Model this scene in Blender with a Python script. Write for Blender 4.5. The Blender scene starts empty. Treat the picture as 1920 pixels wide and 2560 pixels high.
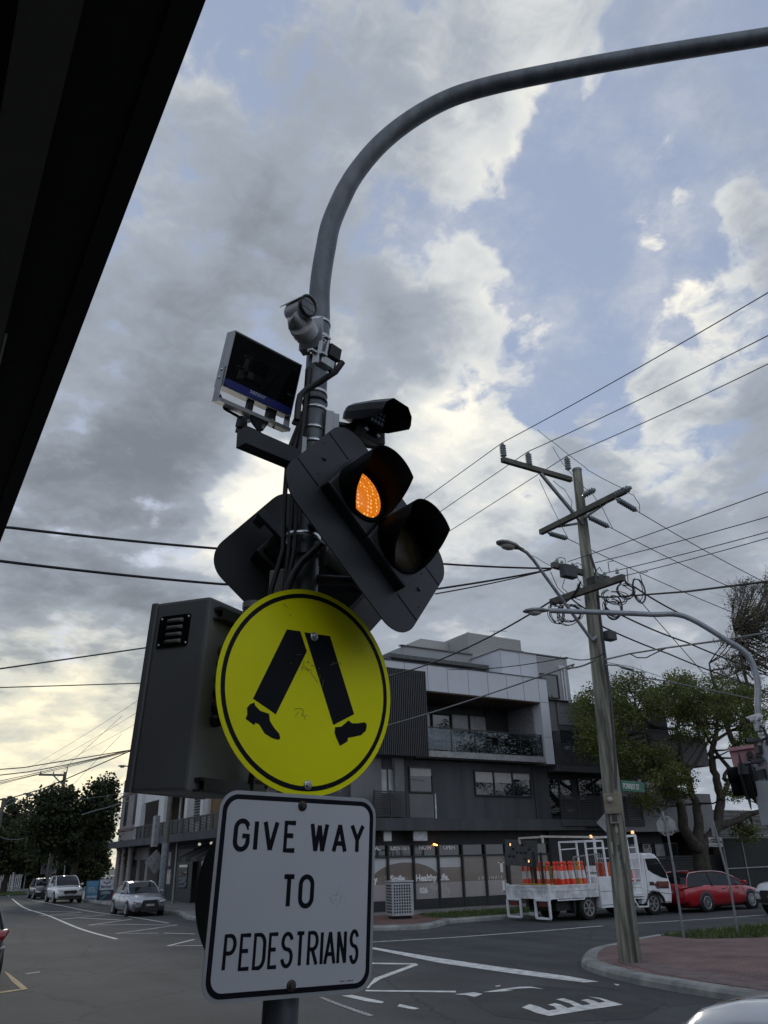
import bpy, bmesh, math, random
from mathutils import Vector as V, Matrix, Euler
random.seed(7)
R = math.radians
# ------------------------------------------------------------------ camera
FPX, CX, CY = 1923.0, 960.0, 1280.0            # focal length and centre, in pixels of the 1920x2560 photograph
PITCH, ROLL, YAW, HC = R(24.4), R(1.35), R(31.5), 2.15
fw = V((math.sin(YAW)*math.cos(PITCH), math.cos(YAW)*math.cos(PITCH), math.sin(PITCH)))
_r0 = V((math.cos(YAW), -math.sin(YAW), 0)); _u0 = _r0.cross(fw)
rt = _r0*math.cos(ROLL) - _u0*math.sin(ROLL); up = _u0*math.cos(ROLL) + _r0*math.sin(ROLL)
CAM = V((0, 0, HC))
sc = bpy.context.scene
col = sc.collection
cd = bpy.data.cameras.new('camera'); cam = bpy.data.objects.new('camera', cd); col.objects.link(cam)
cd.sensor_fit = 'VERTICAL'; cd.sensor_height = 36.0; cd.lens = 36.0*FPX/2560.0
cd.clip_start = 0.05; cd.clip_end = 4000
cam.matrix_world = Matrix(((rt.x, up.x, -fw.x, 0), (rt.y, up.y, -fw.y, 0), (rt.z, up.z, -fw.z, HC), (0, 0, 0, 1)))
sc.camera = cam
def ray(x, y): return fw + rt*((x-CX)/FPX) - up*((y-CY)/FPX)
def G(x, y, z=0.0): d = ray(x, y); return CAM + d*((z-HC)/d.z)        # pixel -> point at height z
def PX(x, y, X): d = ray(x, y); return CAM + d*(X/d.x)                 # pixel -> point on plane x = X
def PY(x, y, Y): d = ray(x, y); return CAM + d*(Y/d.y)
def PD(x, y, D): d = ray(x, y); return CAM + d*(D/math.hypot(d.x, d.y))
# ------------------------------------------------------------------ exposure
sc.view_settings.view_transform = 'Standard'; sc.view_settings.look = 'None'
sc.view_settings.exposure = 0.16; sc.view_settings.gamma = 1.0
sc.render.film_transparent = False
sc.cycles.max_bounces = 6; sc.cycles.diffuse_bounces = 3; sc.cycles.glossy_bounces = 3; sc.cycles.transmission_bounces = 4
sc.cycles.caustics_reflective = False; sc.cycles.caustics_refractive = False
# ------------------------------------------------------------------ sun, behind the clouds ahead and to the left
SUN_AZ, SUN_EL = R(13.0), R(17.0)              # azimuth measured from +Y towards +X
sd = bpy.data.lights.new('sun', 'SUN'); sd.energy = 0.5; sd.angle = R(14); sd.color = (1.0, 0.93, 0.82)
sun = bpy.data.objects.new('sun', sd); col.objects.link(sun)
sdir = V((math.sin(SUN_AZ)*math.cos(SUN_EL), math.cos(SUN_AZ)*math.cos(SUN_EL), math.sin(SUN_EL)))
sun.rotation_euler = sdir.to_track_quat('Z', 'Y').to_euler()
# ------------------------------------------------------------------ sky
w = bpy.data.worlds.new('World'); sc.world = w; w.use_nodes = True
nt = w.node_tree; nt.nodes.clear(); L = nt.links
class S:                                         # small expression helper over math nodes
    def __init__(s, k): s.k = k
    def __add__(a, b): return mth('ADD', a, b)
    def __sub__(a, b): return mth('SUBTRACT', a, b)
    def __mul__(a, b): return mth('MULTIPLY', a, b)
    __radd__ = __add__; __rmul__ = __mul__
def _in(sock, v):
    if isinstance(v, S): L.new(v.k, sock)
    else: sock.default_value = v
def mth(op, a, b=None, c=None, clamp=False):
    n = nt.nodes.new('ShaderNodeMath'); n.operation = op; n.use_clamp = clamp
    for i, v in enumerate((a, b, c)):
        if v is not None: _in(n.inputs[i], v)
    return S(n.outputs[0])
def vmth(op, a, b=None, sc_=None):
    n = nt.nodes.new('ShaderNodeVectorMath'); n.operation = op
    _in(n.inputs[0], a)
    if b is not None: _in(n.inputs[1], b)
    if sc_ is not None: _in(n.inputs['Scale'], sc_)
    return S(n.outputs['Value'] if op in ('DOT_PRODUCT', 'LENGTH') else n.outputs['Vector'])
def noise(vec, scale, detail, rough=0.55, color=False, dist=0.0):
    n = nt.nodes.new('ShaderNodeTexNoise'); n.noise_dimensions = '2D'; n.inputs['Scale'].default_value = scale; n.inputs['Detail'].default_value = detail
    n.inputs['Roughness'].default_value = rough; n.inputs['Distortion'].default_value = dist; _in(n.inputs['Vector'], vec)
    return S(n.outputs['Color' if color else 'Fac'])
def sstep(x, a, b):
    n = nt.nodes.new('ShaderNodeMapRange'); n.interpolation_type = 'SMOOTHSTEP'; _in(n.inputs[0], x)
    n.inputs[1].default_value = a; n.inputs[2].default_value = b; return S(n.outputs[0])
def mixc(f, a, b):
    n = nt.nodes.new('ShaderNodeMix'); n.data_type = 'RGBA'; _in(n.inputs[0], f)
    for i, v in ((6, a), (7, b)):
        if isinstance(v, S): L.new(v.k, n.inputs[i])
        else: n.inputs[i].default_value = (*v, 1)
    return S(n.outputs[2])
tc = nt.nodes.new('ShaderNodeTexCoord'); D0 = S(tc.outputs['Generated'])
sky = nt.nodes.new('ShaderNodeTexSky'); sky.sky_type = 'NISHITA'; sky.sun_disc = False
sky.sun_elevation = SUN_EL; sky.sun_rotation = SUN_AZ; sky.air_density = 1.0; sky.dust_density = 0.6; sky.ozone_density = 3.0
sep = nt.nodes.new('ShaderNodeSeparateXYZ'); L.new(D0.k, sep.inputs[0])
dz = S(sep.outputs[2])
inv = mth('DIVIDE', 1.0, mth('MAXIMUM', dz, 0.0) + 0.22)      # project the view direction on a cloud layer
P0 = vmth('SCALE', D0, sc_=inv)
w1 = vmth('SUBTRACT', noise(P0, 2.3, 3, 0.6, True), (0.5, 0.5, 0.5))
w2 = vmth('SUBTRACT', noise(P0, 8.0, 3, 0.6, True), (0.5, 0.5, 0.5))
DW = vmth('NORMALIZE', vmth('ADD', vmth('ADD', D0, vmth('SCALE', w1, sc_=0.16)), vmth('SCALE', w2, sc_=0.06)))
PW = vmth('ADD', P0, vmth('SCALE', w2, sc_=0.05))
def blob_sum(lst, base):
    tot = None
    for (x, y, r, wt) in lst:                    # clumps by direction (read off the 1659 px wide view), angular radius
        d = ray(x/0.8641, y/0.8641).normalized(); s = r/1661.0
        g = mth('EXPONENT', mth('MULTIPLY_ADD', vmth('DOT_PRODUCT', DW, tuple(d)), 2/s**2, -2/s**2))
        tot = mth('MULTIPLY_ADD', g, wt, base if tot is None else tot)
    return tot
COVER = [  # + cloud, - clear sky
 (1290, 560, 190, -.75), (1120, 420, 110, -.25), (1440, 250, 200, -.62), (1640, 60, 160, -.35), (1560, 620, 90, -.2), (1180, 830, 90, -.45),
 (1330, 930, 80, -.3), (1560, 950, 70, -.1), (420, 60, 90, -.22), (1100, 640, 60, -.2), (1250, 300, 80, -.45),
 (1030, 960, 70, .12), (1440, 400, 70, .42), (1400, 500, 60, .36), (1560, 560, 80, .3), (1600, 330, 60, .2), (1500, 760, 110, .3), (1200, 650, 45, .42), (1150, 620, 40, .3),
 (1110, 130, 170, .35), (1020, 280, 110, .25), (900, 900, 200, .25), (1000, 660, 130, .35), (1060, 520, 60, .2), (1130, 960, 130, .25),
 (1540, 1030, 220, .28), (1200, 1140, 200, .12), (600, 600, 500, .22), (300, 1300, 400, .2), (1450, 1250, 300, .12), (250, 800, 300, .3), (350, 1050, 160, .2), (500, 420, 160, .15), (460, 260, 200, .22), (900, 1550, 450, .35), (1400, 1450, 350, .3), (150, 1600, 300, .12), (1080, 200, 60, .2), (1220, 790, 50, .2)]
SHADE = [  # + brighter (thin, lit from behind), - darker (thick)
 (540, 1110, 130, .75), (620, 1010, 110, .5), (470, 1200, 80, .25), (760, 700, 120, .2), (860, 520, 160, .18), (930, 960, 160, .55), (1020, 860, 120, .35), (1010, 600, 140, .25), (1050, 1080, 130, .35),
 (880, 150, 170, .18), (1080, 60, 160, .22), (1160, 200, 110, .4), (1000, 310, 90, .3), (660, 300, 120, .1), (1480, 950, 120, .32), (1440, 430, 120, .4), (1560, 600, 130, .35), (1500, 760, 120, .3), (1200, 650, 70, .35),
 (150, 1560, 240, .38), (60, 1760, 180, .42), (180, 1500, 80, .2), (250, 1640, 100, .25), (100, 1680, 60, -.12), (60, 1460, 120, -.1), (30, 1500, 120, .12),
 (560, 760, 200, -.14), (350, 1010, 200, -.18), (300, 850, 150, -.06), (720, 430, 150, -.16), (950, 470, 110, -.16), (620, 150, 160, -.12), (260, 1330, 200, -.14), (120, 1230, 180, -.16),
 (900, 1500, 300, .22), (1300, 1450, 250, .05), (800, 620, 90, -.22), (870, 700, 80, -.2), (950, 780, 70, -.2), (1350, 1180, 200, -.02), (1600, 950, 90, -.10), (1560, 1120, 140, -.05), (1000, 700, 140, .2), (1400, 1050, 80, .2), (1560, 1260, 180, .1), (480, 500, 200, -.04), (400, 1200, 90, -.1)]
cov = blob_sum(COVER, 0.76); sh = blob_sum(SHADE, 0.40)
def vor(vec, scale, detail, rough):
    n = nt.nodes.new('ShaderNodeTexVoronoi'); n.voronoi_dimensions = '2D'; n.feature = 'SMOOTH_F1'; n.inputs['Scale'].default_value = scale; n.inputs['Detail'].default_value = detail
    n.inputs['Roughness'].default_value = rough; n.inputs['Smoothness'].default_value = .35; _in(n.inputs['Vector'], vec); return S(n.outputs['Distance'])
f1 = noise(PW, 4.2, 9, 0.58); f2 = noise(PW, 17.0, 7, 0.60)
bil = vor(vmth('ADD', PW, vmth('SCALE', w1, sc_=0.10)), 7.0, 4, 0.55)          # heaped, rounded tops
amp = sstep(dz, 0.03, 0.50)*0.65 + 0.35                            # far clouds near the horizon are softer
dens = cov + (f1 - 0.5)*1.55 + (f2 - 0.5)*0.72*amp + (bil*-1.0 + 0.42)*0.55*amp
veil = sstep(noise(P0, 5.0, 9, 0.66), 0.36, 0.75)*0.42
alpha = mth('MAXIMUM', sstep(dens, 0.30, 0.78), veil)
thick = sstep(dens, 0.45, 1.35)
lum = sh + thick*-0.46 + 0.33 + (f1 - 0.5)*-0.25 + (f2 - 0.5)*0.6*amp + (bil*-1.0 + 0.42)*0.30*amp
c1 = mixc(sstep(lum, -0.10, 0.52), (1.9, 2.1, 2.42), (3.3, 3.7, 4.3))
c2 = mixc(sstep(lum, 0.45, 0.86), c1, (6.4, 6.6, 6.6))
c3 = mixc(sstep(lum, 0.80, 1.25), c2, (10.0, 9.5, 8.2))
dsun = vmth('DOT_PRODUCT', D0, tuple(ray(120/.8641, 1800/.8641).normalized()))
warm = mixc(sstep(dsun, 0.955, 1.0), (1, 1, 1), (1.06, 1.0, 0.82))
nm = nt.nodes.new('ShaderNodeMix'); nm.data_type = 'RGBA'; nm.blend_type = 'MULTIPLY'; nm.inputs[0].default_value = 1
L.new(c3.k, nm.inputs[6]); L.new(warm.k, nm.inputs[7]); cloud = S(nm.outputs[2])
nb = nt.nodes.new('ShaderNodeMix'); nb.data_type = 'RGBA'; nb.blend_type = 'MIX'; nb.inputs[0].default_value = 0.75
L.new(sky.outputs[0], nb.inputs[6]); nb.inputs[7].default_value = (3.7, 4.3, 5.75, 1)
skyc = mixc(alpha, S(nb.outputs[2]), cloud)
# unseen sky behind the camera, an even tone brightened to light surfaces facing it
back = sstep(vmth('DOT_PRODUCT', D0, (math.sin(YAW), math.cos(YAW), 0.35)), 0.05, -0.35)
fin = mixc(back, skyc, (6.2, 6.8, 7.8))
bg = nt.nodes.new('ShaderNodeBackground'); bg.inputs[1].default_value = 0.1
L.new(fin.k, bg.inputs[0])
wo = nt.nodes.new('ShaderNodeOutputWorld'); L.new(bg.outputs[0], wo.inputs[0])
w.cycles.sampling_method = 'MANUAL'; w.cycles.sample_map_resolution = 512

# ------------------------------------------------------------------ materials
_m = {}
def mat(name, c, rough=0.6, metal=0.0, var=0.18, scale=6.0, bump=0.0, bscale=60.0, coat=0.0, spec=0.5, c2=None, det=6, lo=0.35, hi=0.65, emit=0.0):
    if name in _m: return _m[name]
    m = bpy.data.materials.new(name); m.use_nodes = True; t = m.node_tree; p = t.nodes['Principled BSDF']
    p.inputs['Roughness'].default_value = rough; p.inputs['Metallic'].default_value = metal
    p.inputs['Coat Weight'].default_value = coat; p.inputs['Specular IOR Level'].default_value = spec
    tcn = t.nodes.new('ShaderNodeTexCoord')
    n = t.nodes.new('ShaderNodeTexNoise'); n.inputs['Scale'].default_value = scale; n.inputs['Detail'].default_value = det
    t.links.new(tcn.outputs['Object'], n.inputs['Vector'])
    r = t.nodes.new('ShaderNodeMapRange'); r.inputs[1].default_value = lo; r.inputs[2].default_value = hi
    t.links.new(n.outputs['Fac'], r.inputs[0])
    x = t.nodes.new('ShaderNodeMix'); x.data_type = 'RGBA'; t.links.new(r.outputs[0], x.inputs[0])
    x.inputs[6].default_value = (*[v*(1-var) for v in c], 1); x.inputs[7].default_value = (*(c2 or [min(1, v*(1+var)) for v in c]), 1)
    t.links.new(x.outputs[2], p.inputs['Base Color'])
    if emit: p.inputs['Emission Strength'].default_value = emit; p.inputs['Emission Color'].default_value = (*c, 1)
    if bump:
        b = t.nodes.new('ShaderNodeBump'); b.inputs['Strength'].default_value = bump; b.inputs['Distance'].default_value = 0.01
        n2 = t.nodes.new('ShaderNodeTexNoise'); n2.inputs['Scale'].default_value = bscale; n2.inputs['Detail'].default_value = 4
        t.links.new(tcn.outputs['Object'], n2.inputs['Vector']); t.links.new(n2.outputs['Fac'], b.inputs['Height']); t.links.new(b.outputs[0], p.inputs['Normal'])
    _m[name] = m; return m
def brick_mat(name, c1, c2, mortar, bw=0.22, bh=0.075, rough=0.85, vec='Object', rot=0.0, plane='XZ', msize=0.012):
    m = bpy.data.materials.new(name); m.use_nodes = True; t = m.node_tree; p = t.nodes['Principled BSDF']; p.inputs['Roughness'].default_value = rough
    g = t.nodes.new('ShaderNodeTexCoord'); s = t.nodes.new('ShaderNodeSeparateXYZ'); t.links.new(g.outputs['Object'], s.inputs[0])
    c = t.nodes.new('ShaderNodeCombineXYZ'); ax = {'X': 0, 'Y': 1, 'Z': 2}
    t.links.new(s.outputs[ax[plane[0]]], c.inputs[0]); t.links.new(s.outputs[ax[plane[1]]], c.inputs[1])
    mp = t.nodes.new('ShaderNodeMapping'); mp.inputs['Rotation'].default_value[2] = rot; t.links.new(c.outputs[0], mp.inputs[0])
    b = t.nodes.new('ShaderNodeTexBrick'); t.links.new(mp.outputs[0], b.inputs['Vector']); b.inputs['Scale'].default_value = 1
    b.inputs['Brick Width'].default_value = bw; b.inputs['Row Height'].default_value = bh; b.inputs['Mortar Size'].default_value = msize
    b.inputs['Color1'].default_value = (*c1, 1); b.inputs['Color2'].default_value = (*c2, 1); b.inputs['Mortar'].default_value = (*mortar, 1)
    n = t.nodes.new('ShaderNodeTexNoise'); n.inputs['Scale'].default_value = 1.3; n.inputs['Detail'].default_value = 6; t.links.new(g.outputs['Object'], n.inputs['Vector'])
    x = t.nodes.new('ShaderNodeMix'); x.data_type = 'RGBA'; x.blend_type = 'MULTIPLY'; x.inputs[0].default_value = 0.8
    r = t.nodes.new('ShaderNodeMapRange'); r.inputs[1].default_value = 0.3; r.inputs[2].default_value = 0.7; r.inputs[3].default_value = 0.55; r.inputs[4].default_value = 1.25
    t.links.new(n.outputs['Fac'], r.inputs[0]); t.links.new(b.outputs['Color'], x.inputs[6]); t.links.new(r.outputs[0], x.inputs[7]); t.links.new(x.outputs[2], p.inputs['Base Color'])
    bu = t.nodes.new('ShaderNodeBump'); bu.inputs['Strength'].default_value = 0.6; bu.inputs['Distance'].default_value = 0.01
    t.links.new(b.outputs['Fac'], bu.inputs['Height']); bu.invert = True; t.links.new(bu.outputs[0], p.inputs['Normal'])
    _m[name] = m; return m
def glass_mat(name, c=(0.012, 0.016, 0.018), rough=0.04, spec=0.8):
    return mat(name, c, rough, 0.0, 0.3, 0.7, spec=spec, coat=0.3)
# ------------------------------------------------------------------ mesh helpers
ORG = {}
class MB:
    def __init__(s): s.v = []; s.f = []; s.sm = []; s.mi = []; s.cur = 0
    def add(s, vs, fs, M=None, smooth=False):
        o = len(s.v)
        s.v += [(M @ V(v)) if M is not None else V(v) for v in vs]
        for f in fs: s.f.append([i+o for i in f]); s.sm.append(smooth); s.mi.append(s.cur)
        return s
    def box(s, a, b, M=None):
        x0, y0, z0 = [min(a[i], b[i]) for i in range(3)]; x1, y1, z1 = [max(a[i], b[i]) for i in range(3)]
        return s.add([(x0,y0,z0),(x1,y0,z0),(x1,y1,z0),(x0,y1,z0),(x0,y0,z1),(x1,y0,z1),(x1,y1,z1),(x0,y1,z1)],
                     [(0,3,2,1),(4,5,6,7),(0,1,5,4),(1,2,6,5),(2,3,7,6),(3,0,4,7)], M)
    def cbox(s, c, d, M=None, bev=0.0):
        if bev <= 0: return s.box([c[i]-d[i]/2 for i in range(3)], [c[i]+d[i]/2 for i in range(3)], M)
        b = bmesh.new(); bmesh.ops.create_cube(b, size=1)
        for v in b.verts: v.co = V((c[0]+v.co.x*d[0], c[1]+v.co.y*d[1], c[2]+v.co.z*d[2]))
        bmesh.ops.bevel(b, geom=b.edges[:], offset=bev, segments=2, affect='EDGES', profile=0.6)
        s.bm(b, M); return s
    def bm(s, b, M=None, smooth=False):
        b.verts.index_update()
        s.add([v.co[:] for v in b.verts], [[v.index for v in f.verts] for f in b.faces], M, smooth); b.free()
    def tube(s, pts, r, n=10, M=None, caps=True, sq=None):
        pts = [V(p) for p in pts]; k = len(pts); rs = r if isinstance(r, (list, tuple)) else [r]*k
        vs, fs = [], []; t = (pts[1]-pts[0]).normalized(); a = t.orthogonal().normalized() if sq is None else (V(sq)-t*V(sq).dot(t)).normalized()
        for i, p in enumerate(pts):
            tt = (pts[min(i+1, k-1)]-pts[max(i-1, 0)]).normalized()
            if tt.length == 0: tt = t
            a = (a - tt*a.dot(tt)).normalized(); b = tt.cross(a)
            for j in range(n):
                th = 2*math.pi*(j+(0.5 if sq is not None else 0))/n; vs.append(p + (a*math.cos(th) + b*math.sin(th))*rs[i])
        for i in range(k-1):
            for j in range(n): fs.append((i*n+j, i*n+(j+1) % n, (i+1)*n+(j+1) % n, (i+1)*n+j))
        s.add(vs, fs, M, sq is None)
        if caps: s.add(vs[:n][::-1], [tuple(range(n))], M); s.add(vs[-n:], [tuple(range(n))], M)
        return s
    def bar(s, p, q, w, h=None, M=None, upv=(0, 0, 1)):           # rectangular bar between two points
        p, q = V(p), V(q); h = h or w; t = (q-p).normalized(); u = V(upv)
        if abs(t.dot(u)) > 0.98: u = V((0, 1, 0))
        a = t.cross(u).normalized(); b = a.cross(t)
        vs = []
        for e in (p, q):
            for (i, j) in ((-1,-1),(1,-1),(1,1),(-1,1)): vs.append(e + a*(i*w/2) + b*(j*h/2))
        return s.add(vs, [(3,2,1,0),(4,5,6,7),(0,1,5,4),(1,2,6,5),(2,3,7,6),(3,0,4,7)], M)
    def prism(s, poly, y0, y1, M=None):                           # polygon in local x,z ; extruded along local y ; y0 is the front
        n = len(poly); vs = [(x, y0, z) for x, z in poly] + [(x, y1, z) for x, z in poly]
        ar = sum(poly[i][0]*poly[(i+1) % n][1]-poly[(i+1) % n][0]*poly[i][1] for i in range(n))
        idx = list(range(n)) if ar > 0 else list(range(n))[::-1]
        fs = [tuple(idx), tuple(i+n for i in idx[::-1])]
        for i in range(n):
            a, b = idx[i], idx[(i+1) % n]; fs.append((a, a+n, b+n, b))
        return s.add(vs, fs, M)
    def lathe(s, prof, n=24, M=None, smooth=True, a0=0.0, a1=2*math.pi):   # profile (r, z) round the z axis
        vs, fs = [], []; full = abs(a1-a0-2*math.pi) < 1e-6; m = n if full else n+1
        for (r, z) in prof:
            for j in range(m):
                th = a0+(a1-a0)*j/n; vs.append((r*math.cos(th), r*math.sin(th), z))
        for i in range(len(prof)-1):
            for j in range(n):
                k = (j+1) % m; fs.append((i*m+j, i*m+k, (i+1)*m+k, (i+1)*m+j))
        return s.add(vs, fs, M, smooth)
    def build(s, name, mats, parent=None, smooth=None, **tags):
        me = bpy.data.meshes.new(name); o = bpy.data.objects.new(name, me); col.objects.link(o)
        if parent is not None: org = ORG[parent.name]; o.parent = parent
        else:
            xs = [v for v in s.v]; org = V((sum(v.x for v in xs)/len(xs), sum(v.y for v in xs)/len(xs), min(v.z for v in xs))); o.location = org
        ORG[o.name] = org
        me.from_pydata([(v-org)[:] for v in s.v], [], s.f); me.update()
        for m in (mats if isinstance(mats, (list, tuple)) else [mats]): me.materials.append(m)
        for p, sm, mi in zip(me.polygons, s.sm, s.mi): p.use_smooth = sm if smooth is None else smooth; p.material_index = mi
        for k, v in tags.items(): o[k] = v
        return o
def thing(name, label, cat, loc, group=None):
    o = bpy.data.objects.new(name, None); col.objects.link(o); o.location = loc; o.empty_display_size = 0.2; ORG[o.name] = V(loc)
    o['label'] = label; o['category'] = cat
    if group: o['group'] = group
    return o
def one(mb, name, m, label, cat, group=None):
    o = mb.build(name, m); o['label'] = label; o['category'] = cat
    if group: o['group'] = group
    return o
def dup(root, loc, label):
    r = root.copy(); col.objects.link(r); r.location = loc; r['label'] = label
    for ch in [c for c in bpy.data.objects if c.parent == root]:
        c = ch.copy(); col.objects.link(c); c.parent = r
        for g in [x for x in bpy.data.objects if x.parent == ch]:
            d = g.copy(); col.objects.link(d); d.parent = c
    return r
def pose(pos, y, p, r):                                          # local x right, z up, -y towards the viewer (degrees)
    return Matrix.Translation(V(pos)) @ Matrix.Rotation(R(y), 4, 'Z') @ Matrix.Rotation(R(p), 4, 'X') @ Matrix.Rotation(R(r), 4, 'Y')
def rrect(w, h, r, n=7):
    o = []
    for (cx, cz, a) in ((w/2-r, h/2-r, 0), (-w/2+r, h/2-r, 90), (-w/2+r, -h/2+r, 180), (w/2-r, -h/2+r, 270)):
        for i in range(n+1): t = R(a+90*i/n); o.append((cx+r*math.cos(t), cz+r*math.sin(t)))
    return o
def ellipse(rx, rz, n=48, cx=0, cz=0): return [(cx+rx*math.cos(2*math.pi*i/n), cz+rz*math.sin(2*math.pi*i/n)) for i in range(n)]
def ring(mb, outer, inner, y0, y1, M=None):                       # flat band between two loops with equal counts
    n = len(outer); vs = [(x, y0, z) for x, z in outer]+[(x, y0, z) for x, z in inner]+[(x, y1, z) for x, z in outer]+[(x, y1, z) for x, z in inner]
    fs = []
    for i in range(n):
        j = (i+1) % n
        fs += [(i, j, n+j, n+i), (i, 2*n+i, 2*n+j, j), (n+i, n+j, 3*n+j, 3*n+i)]
    mb.add(vs, fs, M)
# stroke lettering: unit cell 0..1 wide, 0..1 high
def arc(cx, cy, rx, ry, a0, a1, n=10): return [(cx+rx*math.cos(R(a0+(a1-a0)*i/n)), cy+ry*math.sin(R(a0+(a1-a0)*i/n))) for i in range(n+1)]
GLY = {
 'G': [[(1, .78)]+arc(.5, .72, .5, .28, 12, 180)+arc(.5, .28, .5, .28, 180, 360)+[(1, .47), (.55, .47)]], 'I': [[(.5, 0), (.5, 1)]],
 'V': [[(0, 1), (.5, 0), (1, 1)]], 'E': [[(1, 1), (0, 1), (0, 0), (1, 0)], [(0, .53), (.8, .53)]], 'W': [[(0, 1), (.27, 0), (.5, .95), (.73, 0), (1, 1)]],
 'A': [[(0, 0), (.5, 1), (1, 0)], [(.2, .3), (.8, .3)]], 'Y': [[(0, 1), (.5, .45), (1, 1)], [(.5, .45), (.5, 0)]], 'T': [[(.5, 0), (.5, 1)], [(0, 1), (1, 1)]],
 'O': [arc(.5, .72, .5, .28, 0, 180)+arc(.5, .28, .5, .28, 180, 360)+[(1, .72)]],
 'P': [[(0, 0), (0, 1), (.5, 1)]+arc(.5, .74, .5, .26, 90, -90)+[(0, .48)]], 'D': [[(0, 0), (0, 1), (.45, 1)]+arc(.45, .7, .55, .3, 90, 0)+arc(.45, .3, .55, .3, 0, -90)+[(0, 0)]],
 'S': [arc(.5, .74, .5, .26, 15, 180)+arc(.5, .74, .5, .22, 180, 250)+arc(.5, .27, .5, .25, 70, 0)+arc(.5, .27, .5, .27, 0, -170)],
 'R': [[(0, 0), (0, 1), (.5, 1)]+arc(.5, .74, .5, .26, 90, -90)+[(0, .48)], [(.45, .48), (1, 0)]], 'N': [[(0, 0), (0, 1), (1, 0), (1, 1)]],
 'F': [[(0, 0), (0, 1), (1, 1)], [(0, .53), (.8, .53)]], '8': [arc(.5, .75, .44, .25, 0, 360, 18), arc(.5, .26, .5, .26, 0, 360, 18)],
 '6': [arc(.5, .3, .5, .3, 0, 360, 18), [(0, .3), (.03, .6)]+arc(.55, .66, .52, .34, 175, 50)]}
def stroke(mb, pts, wd, y0, y1, M=None, x0=0, z0=0, sx=1, sz=1):  # polyline -> mitred flat band, extruded
    p = [V((x0+a*sx, z0+b*sz)) for a, b in pts]; p = [q for i, q in enumerate(p) if i == 0 or (q-p[i-1]).length > 1e-5]; n = len(p); Lf, Rg = [], []
    closed = (p[0]-p[-1]).length < 1e-4
    for i in range(1, n-1):                                       # sharp corners are cut square instead of mitred
        if (p[i]-p[i-1]).normalized().dot((p[i+1]-p[i]).normalized()) < -.2:
            q = [tuple(v) for v in p]; stroke(mb, q[:i+1], wd, y0, y1, M); stroke(mb, q[i:], wd, y0-.00012, y1, M); return
    for i in range(n):
        if closed and i in (0, n-1): d1 = (p[-1]-p[-2]).normalized(); d2 = (p[1]-p[0]).normalized()
        else: d1 = (p[i]-p[i-1]).normalized() if i else (p[1]-p[0]).normalized(); d2 = (p[i+1]-p[i]).normalized() if i < n-1 else d1
        n1 = V((-d1.y, d1.x)); n2 = V((-d2.y, d2.x)); m = (n1+n2); m = m.normalized() if m.length > 1e-4 else n1
        k = min(1/max(m.dot(n1), 0.35), 1.18); Lf.append(p[i]+m*k*wd/2); Rg.append(p[i]-m*k*wd/2)
    vs = [(a.x, y0, a.y) for a in Lf]+[(a.x, y0, a.y) for a in Rg]+[(a.x, y1, a.y) for a in Lf]+[(a.x, y1, a.y) for a in Rg]; fs = []
    for i in range(n-1):
        fs += [(i, n+i, n+i+1, i+1), (i, i+1, 2*n+i+1, 2*n+i), (n+i+1, n+i, 3*n+i, 3*n+i+1)]
    fs += [(0, 2*n, 3*n, n), (n-1, 2*n-1, 4*n-1, 3*n-1)]
    mb.add(vs, fs, M)
def font_text(body, size, M, y_off, mb, bold=0.0, spacing=1.0, align='LEFT'):   # built-in font turned into a mesh, laid on local x,z
    cu = bpy.data.curves.new('lettering', 'FONT'); cu.body = body; cu.size = size; cu.offset = bold; cu.space_character = spacing; cu.align_x = align; cu.resolution_u = 3
    ob = bpy.data.objects.new('lettering', cu); col.objects.link(ob); dg = bpy.context.evaluated_depsgraph_get()
    me = ob.evaluated_get(dg).to_mesh()
    mb.add([(v.co.x, y_off, v.co.y) for v in me.vertices], [tuple(p.vertices) for p in me.polygons], M)
    ob.evaluated_get(dg).to_mesh_clear(); bpy.data.objects.remove(ob); bpy.data.curves.remove(cu)
# ------------------------------------------------------------------ ground, roads, footpaths
asphalt = mat('asphalt', (.050, .053, .055), .85, 0, .28, 0.45, bump=.35, bscale=90, det=10, lo=.3, hi=.7)
t = asphalt.node_tree; pb = t.nodes['Principled BSDF']; src = pb.inputs['Base Color'].links[0].from_socket; tco = [n for n in t.nodes if n.type == 'TEX_COORD'][0]
def _mul(src, fac_sock, lo, hi, a, b_):                           # multiply the colour by a value that follows a texture
    r = t.nodes.new('ShaderNodeMapRange'); r.inputs[1].default_value = lo; r.inputs[2].default_value = hi; r.inputs[3].default_value = a; r.inputs[4].default_value = b_; t.links.new(fac_sock, r.inputs[0])
    x = t.nodes.new('ShaderNodeMix'); x.data_type = 'RGBA'; x.blend_type = 'MULTIPLY'; x.inputs[0].default_value = 1; t.links.new(src, x.inputs[6]); t.links.new(r.outputs[0], x.inputs[7]); return x.outputs[2]
def _tex(kind, scale, stretch=None, **kw):
    n = t.nodes.new(kind); n.inputs['Scale'].default_value = scale
    for k_, v_ in kw.items():
        if k_ in n.inputs: n.inputs[k_].default_value = v_
    if stretch: mp = t.nodes.new('ShaderNodeMapping'); mp.inputs['Scale'].default_value = stretch; t.links.new(tco.outputs['Object'], mp.inputs[0]); t.links.new(mp.outputs[0], n.inputs['Vector'])
    else: t.links.new(tco.outputs['Object'], n.inputs['Vector'])
    return n
src = _mul(src, _tex('ShaderNodeTexNoise', 38, Detail=3).outputs['Fac'], .3, .7, .62, 1.45)             # aggregate
src = _mul(src, _tex('ShaderNodeTexNoise', 1.1, (1.0, .10, 1), Detail=6).outputs['Fac'], .35, .65, .80, 1.16)   # wheel polish along the main road
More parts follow.
